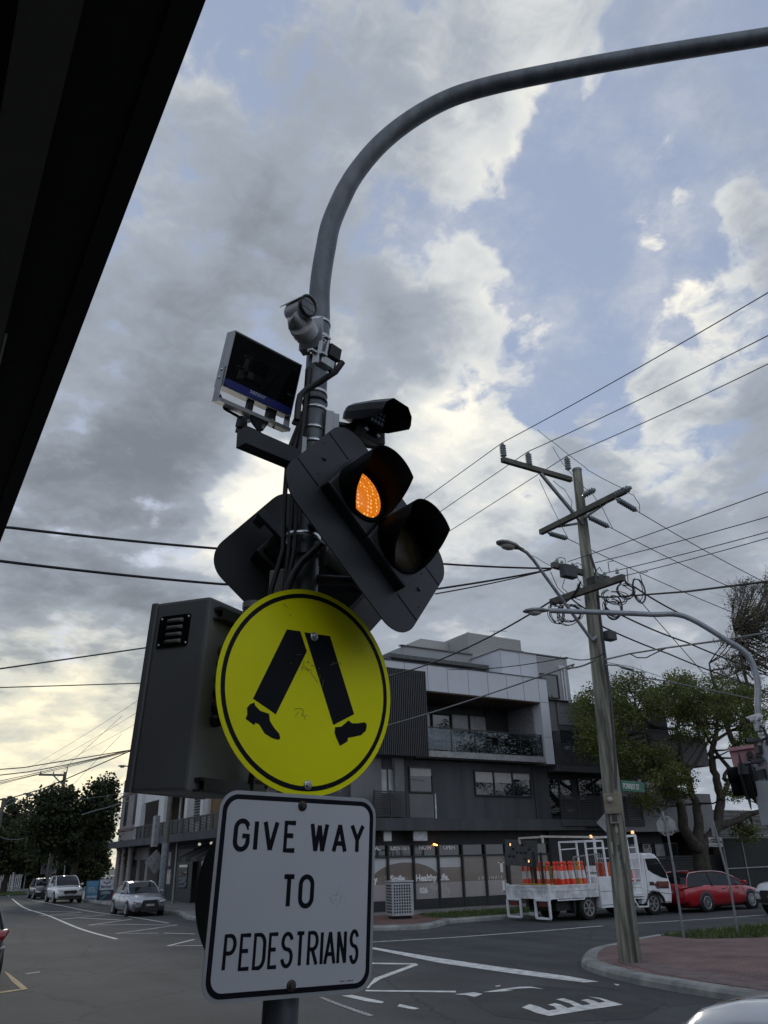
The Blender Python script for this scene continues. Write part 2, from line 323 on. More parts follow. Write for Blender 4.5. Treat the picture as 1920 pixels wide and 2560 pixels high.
nv = _tex('ShaderNodeTexVoronoi', .33); nv.feature = 'DISTANCE_TO_EDGE'; nw = _tex('ShaderNodeTexNoise', 1.6, Detail=5)
mv = t.nodes.new('ShaderNodeMix'); mv.data_type = 'VECTOR'; mv.inputs[0].default_value = .35; t.links.new(tco.outputs['Object'], mv.inputs[4]); t.links.new(nw.outputs['Color'], mv.inputs[5]); t.links.new(mv.outputs[1], nv.inputs['Vector'])
src = _mul(src, nv.outputs['Distance'], .0, .012, .50, 1.0)                                               # sealed cracks
src = _mul(src, _tex('ShaderNodeTexNoise', 2.6, Detail=8, Roughness=.7).outputs['Fac'], .62, .72, 1.0, .55)     # oil spots
t.links.new(src, pb.inputs['Base Color'])
asphalt2 = mat('asphalt_patch', (.038, .040, .042), .85, 0, .3, 1.2, bump=.35, bscale=90, det=9)
paint = mat('road_paint', (.62, .62, .60), .7, 0, .22, 5, bump=.2, bscale=60, det=9, lo=.35, hi=.6)
ypaint = mat('worn_yellow_paint', (.42, .30, .14), .75, 0, .35, 7, det=9)
concrete = mat('kerb_concrete', (.24, .245, .235), .85, 0, .3, 2.2, bump=.3, bscale=40, det=9)
footp = mat('footpath_concrete', (.19, .19, .185), .85, 0, .22, 1.1, bump=.2, bscale=50, det=8)
paver = brick_mat('red_pavers', (.26, .15, .13), (.20, .125, .115), (.085, .07, .065), .23, .115, plane='XY', rot=R(38))
paver2 = brick_mat('corner_pavers', (.22, .11, .085), (.16, .085, .07), (.07, .055, .05), .23, .115, plane='XY')
soil = mat('soil', (.05, .042, .032), .95, 0, .3, 4, bump=.5, bscale=25)
dirt_grass = mat('grass_soil', (.035, .055, .018), .95, 0, .35, 3, bump=.6, bscale=30)
grassm = mat('grass_blades', (.050, .098, .020), .75, 0, .45, 3.5, c2=(.11, .15, .035))
def flat(poly, z, name, m, **tags):
    me = MB(); n = len(poly); me.add([(p[0], p[1], z) for p in poly], [tuple(range(n))]); return me.build(name, m, **tags)
ST = dict(kind='structure')
g = MB(); g.add([(-900, -900, -.02), (900, -900, -.02), (900, 1500, -.02), (-900, 1500, -.02)], [(0, 1, 2, 3)]); g.build('ground', mat('far_ground', (.06, .065, .05), .95, var=.3, scale=.05), **ST)
flat([(-40, -60), (12.2, -60), (12.2, 11), (20, 16.9), (220, 16.9), (220, 27), (18, 27), (13.4, 34), (13.4, 400), (-40, 400)], 0.0, 'road', asphalt, **ST)
def poly3(pts, z0, z1, name, m, **tags):                          # raised slab
    b = MB(); n = len(pts); b.add([(p[0], p[1], z0) for p in pts]+[(p[0], p[1], z1) for p in pts], [tuple(range(n, 2*n))]+[(i, (i+1) % n, n+(i+1) % n, n+i) for i in range(n)])
    return b.build(name, m, **tags)
def kerb(pts, name, left, wd=.28, h=.15):                         # kerb stone with a rounded road edge; 'left' = footpath on the left of the run
    sec = [(0, -.02), (0.02, .09), (.07, h-.012), (.13, h), (wd, h), (wd, -.02)]
    b = MB(); vs, fs = [], []; k = len(sec); P = [V((p[0], p[1])) for p in pts]
    for i, p in enumerate(P):
        t = (P[min(i+1, len(P)-1)]-P[max(i-1, 0)]).normalized(); nn = V((-t.y, t.x))*(1 if left else -1)
        for (a, z) in sec: q = p+nn*a; vs.append((q.x, q.y, z))
    for i in range(len(P)-1):
        for j in range(k-1):
            f = (i*k+j, i*k+j+1, (i+1)*k+j+1, (i+1)*k+j); fs.append(f if left else f[::-1])
    fs += [tuple(range(k)), tuple(range((len(P)-1)*k, len(P)*k))]
    b.add(vs, fs); return b.build(name, concrete, **ST)
def smooth_path(pts, n=6):
    o = []
    for i in range(len(pts)-1):
        p0, p1, p2, p3 = V(pts[max(i-1, 0)]), V(pts[i]), V(pts[i+1]), V(pts[min(i+2, len(pts)-1)])
        for j in range(n):
            t = j/n; o.append(0.5*((2*p1)+(p2-p0)*t+(2*p0-5*p1+4*p2-p3)*t*t+(3*p1-p0-3*p2+p3)*t*t*t))
    o.append(V(pts[-1])); return [tuple(q) for q in o]
# far corner block (left and behind the truck)
kA = [(13.0, 300), (13.0, 60), (13.0, 41.5)]+smooth_path([(12.7, 39.6), (12.2, 37.5), (12.2, 35), (12.35, 32), (13.0, 28.4), (14.6, 25.9), (16.4, 24.9), (17.6, 25.5), (18.6, 26.2), (21, 26.4), (24, 26.5)])+[(60, 25.9), (200, 25.5)]
kerb(kA, 'kerb', True)
inA = [(p[0]+(.26 if i < 30 else .1), p[1]+(.0 if i < 6 else .2)) for i, p in enumerate(kA)]
poly3(inA+[(200, 60), (60, 60), (60, 300)], -.02, .142, 'footpath', footp, **ST)
def drape(poly, z, name, m): return flat(poly, z, name, m, **ST)
drape([(12.5, 33), (12.75, 29.5), (13.4, 27.6), (14.9, 26.1), (16.4, 25.4), (17.4, 25.8), (18.5, 26.7), (19.2, 28.6), (19.3, 30.2), (16.4, 30.6), (15.4, 33)], .147, 'brick_paving', paver2)
# corner island (right)
kB = [(12.05, -40), (12.05, 7), (12.1, 9.7)]+smooth_path([(12.15, 10.6), (12.35, 11.9), (12.75, 13.1), (13.2, 13.95), (13.9, 14.7), (15.1, 15.65), (16.6, 16.25), (17.7, 16.65), (18.9, 16.95), (20.5, 17.02)])+[(60, 16.7), (200, 16.5)]
kerb(kB, 'kerb', False, .36)
inB = [(p[0]+.3 if i < 14 else p[0]+.12, p[1]-(0 if i < 10 else .22)) for i, p in enumerate(kB)]
poly3((inB+[(200, -40)])[::-1], -.02, .142, 'footpath', paver, **ST)
drape([(12.5, 7), (12.6, 10.4), (12.9, 11.7), (13.5, 13.2), (14.2, 13.9), (14.0, 12.6), (13.5, 10.6), (13.3, 7)], .147, 'pavement_border', mat('border_pavers', (.17, .125, .12), .9, var=.25, scale=3, bump=.3))
# near footpath with the build-out that carries the signal pole
kC = [(.7, 200), (.7, 14)]+smooth_path([(.7, 12), (1.2, 9.5), (2.0, 7.5), (2.2, 5.5), (2.2, 2)])+[(2.2, -40)]
kerb(kC, 'kerb', False)
poly3([(p[0]-.26, p[1]) for p in kC]+[(-30, -40), (-30, 200)], -.02, .142, 'footpath', footp, **ST)
def kerb_joints(pts, left, step, wd):                             # dark open joints across the kerb stones
    P = [V((p[0], p[1])) for p in pts]; acc = 0; b = MB()
    for a_, c_ in zip(P, P[1:]):
        d = (c_-a_).length; t = (c_-a_).normalized(); nn = V((-t.y, t.x))*(1 if left else -1)
        while acc < d and (a_+t*acc).length < 70:
            q = a_+t*acc; u = q+nn*(-.002); e = q+nn*(wd); b.add([(u.x-t.x*.006, u.y-t.y*.006, .0), (u.x+t.x*.006, u.y+t.y*.006, .0), (u.x+t.x*.006+nn.x*.075, u.y+t.y*.006+nn.y*.075, .142), (u.x-t.x*.006+nn.x*.075, u.y-t.y*.006+nn.y*.075, .142), (e.x+t.x*.006, e.y+t.y*.006, .1535), (e.x-t.x*.006, e.y-t.y*.006, .1535)], [(0, 1, 2, 3), (3, 2, 4, 5)]); acc += step
        acc -= d
    return b.build('kerb_joint', mat('joint_dirt', (.04, .038, .034), .9), **ST)
kerb_joints([p for p in kB if -5 < p[1]], False, 1.35, .36); kerb_joints([p for p in kA if p[1] < 62], True, 1.8, .28)
# second mast stands on a build-out of the opposite kerb
# ------------------------------------------------------------------ painted markings (real paint sheets on the road)
def line(pts, wd, name='lane_line', m=None, z=.005):
    b = MB(); P = [V((p[0], p[1])) for p in pts]; vs, fs = [], []
    for i, p in enumerate(P):
        t = (P[min(i+1, len(P)-1)]-P[max(i-1, 0)]).normalized(); nn = V((-t.y, t.x))*wd/2
        vs += [((p+nn).x, (p+nn).y, z), ((p-nn).x, (p-nn).y, z)]
    for i in range(len(P)-1): fs.append((2*i, 2*i+1, 2*i+3, 2*i+2))
    b.add(vs, fs); return b.build(name, m or paint, **ST)
def gp(*l): return [G(x, y)[:2] for x, y in l]
line(smooth_path(gp((30, 2247), (60, 2269), (120, 2289), (200, 2322), (292, 2348))), .13)
line(smooth_path(gp((67, 2248), (143, 2262), (222, 2278), (330, 2293), (422, 2308))), .10)
for q in (((60, 2277), (205, 2281), (98, 2290)), ((98, 2290), (145, 2288), (263, 2288), (145, 2299)), ((145, 2299), (200, 2295), (300, 2300)), ((222, 2313), (330, 2298)),
          ((222, 2313), (310, 2311), (442, 2313), (380, 2322), (290, 2334), (395, 2333)), ((410, 2333), (487, 2335)), ((485, 2349), (420, 2365), (520, 2364))):
    line(gp(*q), .12, 'zigzag_line')
line(gp((700, 2368), (937, 2355), (1130, 2344), (1350, 2328), (1506, 2315)), .13)
line(gp((1587, 2309), (1750, 2299), (1908, 2288), (2200, 2266)), .12)
def sheet(pts, name='road_marking', m=None, z=.006): return flat(gp(*pts), z, name, m or paint, **ST)
sheet([(800, 2350), (935, 2369), (1100, 2396), (1250, 2418), (1420, 2441), (1497, 2455), (1460, 2457), (1300, 2437), (1100, 2408), (935, 2374), (800, 2354)])
sheet([(800, 2405), (1040, 2409), (1046, 2413), (950, 2449), (930, 2462), (922, 2471), (916, 2471), (936, 2446), (1030, 2412), (800, 2409)])
sheet([(914, 2475), (935, 2476), (1140, 2478), (1140, 2482), (914, 2479)])
sheet([(853, 2490), (880, 2488), (960, 2505), (955, 2509), (925, 2506)])
sheet([(999, 2511), (1049, 2522), (1035, 2525), (993, 2517)])
sheet([(795, 2493), (808, 2494), (850, 2510), (895, 2526), (936, 2539), (924, 2542), (880, 2527), (830, 2508)], m=mat('worn_paint', (.33, .33, .32), .8, var=.45, scale=22, det=9, lo=.45, hi=.55))
drape(gp((1150, 2486), (1340, 2464), (1560, 2480), (1660, 2512), (1600, 2548), (1372, 2556), (1240, 2540)), .003, 'asphalt_patch', asphalt2)
sheet([(1136, 2487), (1185, 2482), (1207, 2486), (1187, 2494), (1165, 2489)], z=.009)
sheet([(1205, 2482), (1255, 2474), (1300, 2468), (1330, 2468), (1360, 2474), (1325, 2471), (1285, 2474), (1262, 2476), (1285, 2477), (1260, 2480)], z=.009)
sheet([(1238, 2466), (1252, 2464), (1250, 2467), (1240, 2468)], z=.009)
sheet([(1300+x/2.676, 2200+y/2.676) for x, y in ((10, 857), (65, 835), (125, 850), (190, 878), (247, 868), (228, 850), (188, 838), (235, 827), (275, 838), (320, 861), (368, 850), (330, 828), (240, 802), (290, 795), (350, 812), (420, 843), (475, 835), (445, 818), (405, 808),
       (450, 800), (500, 812), (530, 826), (575, 818), (530, 800), (455, 784), (540, 793), (690, 838), (440, 875), (195, 915), (110, 893), (60, 873))], 'speed_hump_mark', z=.009)
sheet([(1534, 2460), (1549, 2462), (1545, 2465), (1538, 2463)])
sheet([(10, 2428), (20, 2433), (45, 2452), (70, 2473), (0, 2484), (0, 2480), (52, 2473), (30, 2455)], 'bay_marking', ypaint)
sheet([(61, 2434), (100, 2429), (99, 2432), (70, 2436)], m=_m['worn_paint'])
sheet([(0, 2232), (25, 2240), (21, 2240), (0, 2235)])
# ------------------------------------------------------------------ grass strips (one object each, blades are too many to count)
def inside(p, poly):
    c = False; j = len(poly)-1
    for i in range(len(poly)):
        a, b = poly[i], poly[j]
        if (a[1] > p[1]) != (b[1] > p[1]) and p[0] < (b[0]-a[0])*(p[1]-a[1])/(b[1]-a[1])+a[0]: c = not c
        j = i
    return c
def lawn(poly, n, h, z, seed):
    rr = random.Random(seed); xs = [p[0] for p in poly]; ys = [p[1] for p in poly]
    drape(poly, z, 'grass_soil', dirt_grass); b = MB(); vs, fs = [], []
    for _ in range(n):
        x, y = rr.uniform(min(xs), max(xs)), rr.uniform(min(ys), max(ys))
        if not inside((x, y), poly): continue
        hh = h*rr.uniform(.4, 1.3); a = rr.uniform(0, 6.3); wd = .012+.006*rr.random(); dx, dy = math.cos(a)*wd, math.sin(a)*wd; lx, ly = rr.gauss(0, hh*.45), rr.gauss(0, hh*.45); o = len(vs)
        vs += [(x-dx, y-dy, z), (x+dx, y+dy, z), (x+lx, y+ly, z+hh)]; fs.append((o, o+1, o+2))
    b.add(vs, fs); return b.build('grass', grassm, kind='stuff')
lawn([(19.2, 29.5), (18.6, 27.4), (19.1, 26.75), (24, 26.85), (34, 26.7), (60, 26.3), (60, 28.6), (34, 29.4)], 26000, .10, .15, 1)
lawn([(18.7, 16.6), (20.5, 16.65), (40, 16.4), (40, 13.2), (24, 13.7), (20, 14.4), (18.6, 15.3)], 22000, .11, .15, 2)
lawn([(9, 86), (22, 82), (22, 92), (8, 96)], 9000, .18, .05, 3)
flat([(4, 98), (14, 88), (15, 91), (5, 102)], .01, 'path', footp, **ST)
# ------------------------------------------------------------------ corner apartment building
dark = mat('charcoal_render', (.060, .064, .070), .75, var=.22, scale=1.2, bump=.08)
for mm, st_ in ((dark, (1.4, 1.4, .16)),):
    t = mm.node_tree; tx = [n for n in t.nodes if n.type == 'TEX_COORD'][0]; nn = [n for n in t.nodes if n.type == 'TEX_NOISE'][0]; mp = t.nodes.new('ShaderNodeMapping'); mp.inputs['Scale'].default_value = st_
    t.links.new(tx.outputs['Object'], mp.inputs[0]); t.links.new(mp.outputs[0], nn.inputs['Vector'])
darker = mat('black_cladding', (.022, .024, .026), .6, var=.2, scale=2)
white = mat('white_cladding', (.50, .52, .56), .45, var=.05, scale=.8)
greyc = mat('grey_cladding', (.30, .31, .32), .6, var=.08, scale=.9)
midg = mat('mid_grey_panel', (.14, .143, .146), .65, var=.12, scale=1)
metal = mat('black_metal', (.025, .027, .03), .45, 0, .2, 5)
alu = mat('white_powdercoat', (.55, .56, .57), .4, var=.06)
glass = glass_mat('window_glass')
glass2 = glass_mat('blue_window_glass', (.02, .028, .034), .03, 1.0)
blind = mat('roller_blind', (.42, .42, .40), .8, var=.08)
timber = mat('timber_soffit', (.075, .045, .025), .6, var=.3, scale=8)
ochre = mat('ochre_render', (.19, .125, .065), .8, var=.12, scale=1.5)
z4 = lambda x, y: (900+x/2.765, 1540+y/2.765)
ZW = lambda x, y: (920+x/4.1475, 2060+y/4.1475)
apt = thing('apartment_building', 'charcoal three storey corner building with white framed balcony above shop windows', 'building', (24, 33, .15))
def P(name, m, mb, par=None, **t): return mb.build(name, m, par if par is not None else apt, **t)
b = MB(); b.box((15.5, 32.62, .15), (38, 36, 3.4)); b.box((15.5, 32.22, 3.9), (21.2, 36.5, 6.55)); b.box((21.2, 32.22, 3.9), (29.5, 46, 6.55)); b.box((29.5, 32.7, 3.9), (40.2, 46, 10.2)); b.box((21.2, 34.2, 6.55), (29.5, 46, 10.9)); b.box((15.5, 32.3, 6.55), (21.2, 36.5, 10.6)); P('wall', dark, b)
b = MB(); b.box((15.3, 31.55, 3.38), (31.2, 32.62, 3.9)); b.box((31.2, 31.9, 3.38), (38, 32.62, 3.9)); P('awning_slab', dark, b)
# --- white box frame
b = MB(); zt, zb = 11.0, 9.72
x0, x1 = 18.4, 28.78
b.box((x0, 31.4, zb), (x1, 33.2, zt)); b.box((x1, 31.4, 6.56), (29.36, 34.2, zt))
P('balcony_frame', white, b)
b = MB()                                                            # panel joints, proud of the sheets
for X in (20.2, 21.55, 22.75, 24.05, 25.3, 26.55, 27.7, 28.76): b.box((X-.006, 31.392, zb), (X+.006, 31.40, zt))
b.box((28.78, 31.392, 7.9), (29.36, 31.40, 7.912)); b.box((28.78, 31.392, 9.72), (29.36, 31.40, 9.732)); b.box((18.4, 31.36, 10.995), (29.38, 31.5, 11.03)); P('panel_joint', metal, b)
b = MB(); b.box((21.3, 31.43, 6.62), (28.78, 34.2, 6.90)); P('balcony_floor', mat('balcony_edge', (.26, .265, .27), .7), b)
b = MB(); b.box((21.3, 31.45, 9.66), (28.78, 34.2, 9.718)); P('soffit', timber, b)
b = MB(); b.box((21.3, 34.12, 6.9), (22.2, 34.2, 9.66)); P('recess_wall', darker, b); b = MB(); b.box((27.1, 34.1, 6.9), (28.78, 34.2, 9.66)); P('recess_wall', darker, b)
b = MB(); b.box((28.70, 32.0, 6.9), (28.78, 34.2, 9.66)); P('side_wall', mat('side_panel', (.22, .225, .235), .6), b)
for i, X in enumerate((22.3, 23.55, 24.8, 26.0)):
    b = MB(); b.box((X, 34.1, 6.95), (X+1.15, 34.16, 9.3)); fr = P('window', metal, b)
    b = MB(); b.box((X+.06, 34.085, 7.0), (X+1.09, 34.1, 9.22)); P('pane', (glass2, glass2, glass2, blind)[i] if i < 2 else mat('curtained_pane', (.3, .31, .31), .15, var=.15, scale=2), b, fr)
b = MB(); b.bar((21.35, 31.5, 8.0), (28.7, 31.5, 8.0), .06, .05)
for X in (21.4, 22.85, 24.3, 25.75, 27.2, 28.65): b.bar((X, 31.5, 6.9), (X, 31.5, 8.0), .05)
rl = P('balustrade', metal, b)
gm = bpy.data.materials.new('balustrade_glass'); gm.use_nodes = True; t = gm.node_tree; t.nodes.clear()
ga = t.nodes.new('ShaderNodeBsdfGlossy'); ga.inputs[0].default_value = (.5, .55, .6, 1); ga.inputs[1].default_value = .03; gb = t.nodes.new('ShaderNodeBsdfTransparent'); gb.inputs[0].default_value = (.55, .58, .6, 1)
gmx = t.nodes.new('ShaderNodeMixShader'); gmx.inputs[0].default_value = .10; t.links.new(gb.outputs[0], gmx.inputs[1]); t.links.new(ga.outputs[0], gmx.inputs[2]); go = t.nodes.new('ShaderNodeOutputMaterial'); t.links.new(gmx.outputs[0], go.inputs[0])
b = MB(); b.box((21.4, 31.49, 6.96), (28.65, 31.5, 7.95)); P('glass_panel', gm, b, rl)
# --- slat screen
b = MB()
for i in range(28): X = 18.45+i*.105; b.box((X, 31.27, 6.58), (X+.055, 31.39, 10.62))
P('slat_screen', mat('dark_slats', (.030, .032, .035), .5), b)
b = MB(); b.box((18.4, 31.41, 6.6), (21.3, 31.5, 10.6)); P('screen_backing', darker, b)
# --- first floor openings
def window(name_m, X0, X1, Z0, Z1, Y, panes, gmat=glass, depth=.09, blindfrac=None, par=None):
    b = MB(); f = .06
    b.box((X0, Y-depth, Z0), (X1, Y, Z0+f)); b.box((X0, Y-depth, Z1-f), (X1, Y, Z1)); b.box((X0, Y-depth, Z0+f), (X0+f, Y, Z1-f)); b.box((X1-f, Y-depth, Z0+f), (X1, Y, Z1-f))
    for i in range(1, panes): X = X0+(X1-X0)*i/panes; b.box((X-f/2, Y-depth, Z0+f), (X+f/2, Y, Z1-f))
    fr = P('window', metal, b, par); b = MB(); b.box((X0+f, Y-depth*.45, Z0+f), (X1-f, Y-.003, Z1-f)); P('pane', gmat, b, fr)
    if blindfrac:
        b = MB()
        for i in range(panes):
            xa, xb = X0+(X1-X0)*i/panes+f, X0+(X1-X0)*(i+1)/panes-f; b.box((xa, Y-depth*.47, Z1-f-(Z1-Z0)*blindfrac*(1 if i < 2 else .6)), (xb, Y-depth*.45-.001, Z1-f))
        P('blind', blind, b, fr)
    return fr
window('strip', 24.6, 28.25, 4.98, 6.18, 32.22, 3, blindfrac=.42)
window('side', 20.75, 22.1, 5.05, 6.22, 32.22, 1, blindfrac=.3)
b = MB(); b.box((20.75, 32.19, 3.95), (22.1, 32.22, 5.0)); P('spandrel_panel', midg, b)
b = MB(); b.box((22.2, 32.19, 3.92), (22.26, 32.22, 5.03)); P('light_strip', mat('pale_strip', (.6, .6, .6), .5), b)
b = MB(); b.tube([(28.5, 32.16, 3.9), (28.5, 32.16, 6.3), (28.42, 32.16, 6.45)], .05, 8); P('downpipe', dark, b)
b = MB(); b.box((17.6, 32.1, 3.95), (19.2, 32.22, 6.5)); b.box((19.85, 31.95, 3.95), (20.35, 32.22, 6.55)); P('pier', midg, b)
window('left', 18.75, 19.95, 4.9, 6.1, 32.2, 3, gmat=mat('curtained_pane', (.3, .31, .31), .15))
b = MB()
for i in range(13): b.box((18.5, 31.62, 3.96+i*.085), (20.25, 31.66, 4.02+i*.085))
for X in (18.5, 19.35, 20.2): b.box((X, 31.6, 3.92), (X+.05, 31.68, 5.08))
P('louvre_rail', metal, b)
# --- right hand wing
b = MB(); b.box((29.6, 32.66, 8.5), (31.0, 32.7, 10.15)); b.box((31.15, 32.66, 8.9), (36.5, 32.7, 10.15)); P('wall_panel', midg, b)
window('r1', 29.6, 30.6, 6.9, 8.5, 32.7, 1, glass2); window('r2', 31.2, 33.6, 6.9, 8.6, 32.7, 2, glass2); window('r3', 29.7, 31.6, 4.2, 6.0, 32.7, 2); window('r4', 32.0, 34.2, 4.2, 6.1, 32.7, 2)
window('r5', 35.6, 38.2, 6.9, 8.7, 32.7, 3, glass2); window('r6', 36.2, 39.2, 4.4, 6.2, 32.7, 3, glass2)
for (xa, xb, za) in ((29.5, 34.5, 6.55), (29.5, 35.5, 3.9)):
    b = MB()
    for i in range(14): b.box((xa, 31.5, za+.05+i*.08), (xb, 31.54, za+.105+i*.08))
    n = int((xb-xa)/1.2)
    for i in range(n+1): X = xa+(xb-xa-.06)*i/n; b.box((X, 31.48, za), (X+.06, 31.57, za+1.2))
    P('louvre_rail', metal, b)
    b = MB(); b.box((xa, 31.45, za-.32), (xb, 32.7, za)); P('balcony_floor', dark, b)
b = MB(); b.box((37.0, 32.0, 7.0), (42.6, 40, 8.7)); P('upper_block', mat('grey_block', (.095, .098, .10), .7), b)
b = MB(); b.box((33.6, 31.55, 3.3), (41.5, 44, 5.35)); P('podium_parapet', mat('podium_grey', (.25, .255, .265), .7, var=.08), b)
b = MB(); b.cbox((34.6-1.3, 31.5, 4.55), (1.0, .35, .8), bev=.03); b.lathe([(.27, 0), (.30, .02), (.30, .04), (.0, .04)], 20, Matrix.Translation((33.45, 31.33, 4.55)) @ Matrix.Rotation(R(90), 4, 'X')); P('air_conditioner', mat('ac_grey', (.3, .3, .29), .5), b)
for i in range(5): window('under', 34.2+i*1.0, 35.1+i*1.0, 1.85, 2.75, 32.62, 1, (glass, glass, glass, mat('curtained_pane', (.3, .31, .31), .15), glass)[i])
# --- roof volumes
def vol(c, xr, yb, z0, name, m):                                    # c = front-left top corner
    b = MB(); b.box((c[0], c[1], z0), (xr, yb, c[2])); return P(name, m, b)
vol((27.1, 32.42, 12.62), 29.75, 44, 10.9, 'roof_volume', white); vol((29.76, 32.45, 12.56), 32.1, 44, 10.2, 'roof_volume', greyc)
b = MB()
for X in (27.15, 28.5): b.box((X-.006, 32.41, 11.0), (X+.006, 32.419, 12.6))
b.box((27.05, 32.36, 12.62), (32.15, 32.6, 12.68)); b.box((27.05, 32.6, 12.62), (27.2, 44, 12.66)); P('roof_capping', midg, b)
window('top', 29.9, 31.2, 10.25, 11.6, 32.45, 1, glass2)
b = MB(); b.tube([(31.55, 32.4, 10.2), (31.55, 32.4, 12.0)], .05, 8); b.tube([(31.75, 32.4, 10.2), (31.75, 32.4, 12.0)], .05, 8); b.cbox((31.6, 32.4, 12.05), (.5, .14, .2)); P('downpipe', alu, b)
vol((22.5, 35, 12.9), 28, 44, 10.9, 'roof_volume', greyc)
b = MB(); b.box((22.3, 34.9, 12.9), (27.2, 35.2, 12.95)); P('roof_capping', midg, b)
b = MB(); b.box((20.6, 33.4, 11.75), (27.05, 35, 11.95)); b.box((20.6, 33.5, 10.9), (20.75, 33.65, 11.75)); P('pergola', mat('pergola', (.07, .075, .075), .6), b)
b = MB(); b.box((25.0, 37, 12.9), (27.0, 44, 14.1)); b.box((27.0, 35.02, 12.9), (31.0, 44, 14.24)); P('plant_room', mat('ribbed_metal', (.36, .37, .35), .55, var=.04), b)
b = MB()
for i in range(13): z = 13.0+i*.095; b.box((27.0, 35.0, z), (31.0, 35.02, z+.012)); b.box((26.98, 35.02, z), (27.0, 44, z+.012))
b.box((26.99, 34.99, 12.9), (27.06, 35.03, 14.25)); P('cladding_ribs', greyc, b)
b = MB(); b.lathe([(0, 0), (.55, 0), (.55, .5), (.5, .55), (0, .55)], 20, Matrix.Translation((31.2, 35.9, 13.3)) @ Matrix.Rotation(R(90), 4, 'Y')); P('exhaust_duct', metal, b)
b = MB(); b.bar((29.4, 35.5, 14.24), (29.4, 35.5, 14.75), .04); b.bar((28.9, 35.3, 14.62), (30.6, 35.7, 14.92), .035); b.bar((32.2, 33, 12.56), (32.2, 33, 12.95), .04); P('aerial', alu, b)
# --- shop front on Forrest Street
MX = [PY(*ZW(x, 560), 32.4).x for x in (-300, -45, 205, 474, 732, 982, 1222, 1448)]
zb, zm, zt = .55, 2.28, 2.78
film = mat('frosted_film', (.50, .505, .52), .25, var=.06, scale=.6, spec=.7); taupe = mat('taupe_film', (.36, .33, .325), .3, var=.05, scale=.5, spec=.6); brown = mat('brown_film', (.18, .145, .128), .3, var=.08, spec=.6)
bronze = mat('bronze_film', (.22, .185, .16), .22, var=.06, spec=.8)
lett = mat('white_vinyl', (.80, .80, .80), .5, var=.05)
mx_all = MX+[26.5, 27.9, 29.2]
for i in range(len(mx_all)-1):
    xa, xb = mx_all[i], mx_all[i+1]
    b = MB(); b.box((xa, 32.42, zb), (xb, 32.44, zm)); P('shop_window', film if i != 5 and i < 6 else bronze, b)
    b = MB(); b.box((xa, 32.42, zm+.06), (xb, 32.44, zt)); P('transom_window', glass, b)
b = MB()
for X in mx_all: b.box((X-.045, 32.30, .15), (X+.045, 32.42, zt+.05))
b.box((mx_all[0], 32.31, zm), (mx_all[-1], 32.42, zm+.06)); b.box((mx_all[0], 32.31, zt), (mx_all[-1], 32.42, zt+.06)); b.box((mx_all[0], 32.32, .15), (mx_all[-1], 32.42, zb)); P('shopfront_frame', darker, b)
b = MB(); b.box((15.5, 32.44, zt+.06), (mx_all[-1], 32.62, 3.38)); b.box((29.2, 32.3, .15), (34, 32.62, 3.38)); b.box((15.5, 32.35, .15), (mx_all[0], 32.62, 3.38)); P('bulkhead', darker, b)
zmid = PY(*ZW(600, 610), 32.4).z
b = MB(); b.box((MX[0], 32.414, zb), (MX[-1], 32.418, zmid)); P('window_film', taupe, b)
cxm = PY(*ZW(400, 600), 32.4); rx = abs(PY(*ZW(760, 600), 32.4).x-cxm.x); rz = PY(*ZW(400, 398), 32.4).z-zmid
b = MB(); b.prism([(cxm.x+rx*math.cos(R(a)), zmid+.002+rz*math.sin(R(a))) for a in range(0, 181, 6)], 32.410, 32.4175); P('window_film', brown, b)
b = MB(); b.prism([(cxm.x-.8+rx*.62*math.cos(R(a)), zmid+.003+rz*.42*math.sin(R(a))) for a in range(0, 181, 8)], 32.407, 32.4095); P('window_film', mat('brown_film2', (.23, .19, .17), .3), b)
b = MB(); q = [PY(*ZW(x, y), 32.4) for x, y in ((610, 612), (800, 612), (960, 830), (790, 850))]; b.prism([(p.x, p.z) for p in q], 32.411, 32.4135); P('window_film', mat('taupe_film2', (.41, .385, .38), .3), b)
b = MB(); b.box((MX[4]+.05, 32.411, zmid), (MX[6], 32.4175, zmid+.62)); P('window_film', bronze, b)
def wtext(s, x, y, capH, bold=.012, sp=1.0, zoff=0):
    p = PY(*ZW(x, y), 32.4); M = Matrix.Translation((p.x, 0, p.z)); bb = MB(); font_text(s, capH/.72, M, 32.403, bb, bold, sp); return P('window_lettering', lett, bb)
wtext('GENERAL', -95, 276, .20, .010, .92); wtext('DENTIST', 232, 270, .20, .010, .93); wtext('NOW', 528, 266, .20, .010, .93); wtext('OPEN', 776, 263, .20, .010, .95)
wtext('Happy', -95, 615, .27, .014, .95); wtext('Smile.', 232, 602, .27, .014, .95); wtext('Healthy Life.', 496, 593, .27, .014, .98)
wtext('(03)', 226, 732, .22, .012, .95); wtext('026', 536, 716, .22, .012, .95)
for s, x, y in (('GENERAL', 0, 846), ('SMILE', 238, 836), ('PHOBIA', 552, 818), ('FAMILY', 808, 806), ('LUMINAIR', 1286, 782)): wtext(s, x, y, .10, .002, 1.25)
wtext('LUMINAIR', 1148, 574, .13, .002, 2.0)
b = MB(); q = PY(*ZW(1370, 395), 32.4); q2 = PY(*ZW(1380, 500), 32.4); b.box((q.x-.02, 32.40, q2.z), (q.x+.14, 32.406, q.z)); b.box((q.x-.16, 32.40, q.z-.04), (q.x+.26, 32.406, q.z)); q3 = PY(*ZW(1380, 590), 32.4); q4 = PY(*ZW(1380, 700), 32.4); P('window_logo', lett, b); b = MB(); b.box((q.x+.04, 32.40, q4.z), (q.x+.17, 32.406, q3.z)); b.box((q.x-.06, 32.40, q4.z), (q.x+.17, 32.406, q4.z+.04)); P('window_logo', lett, b)
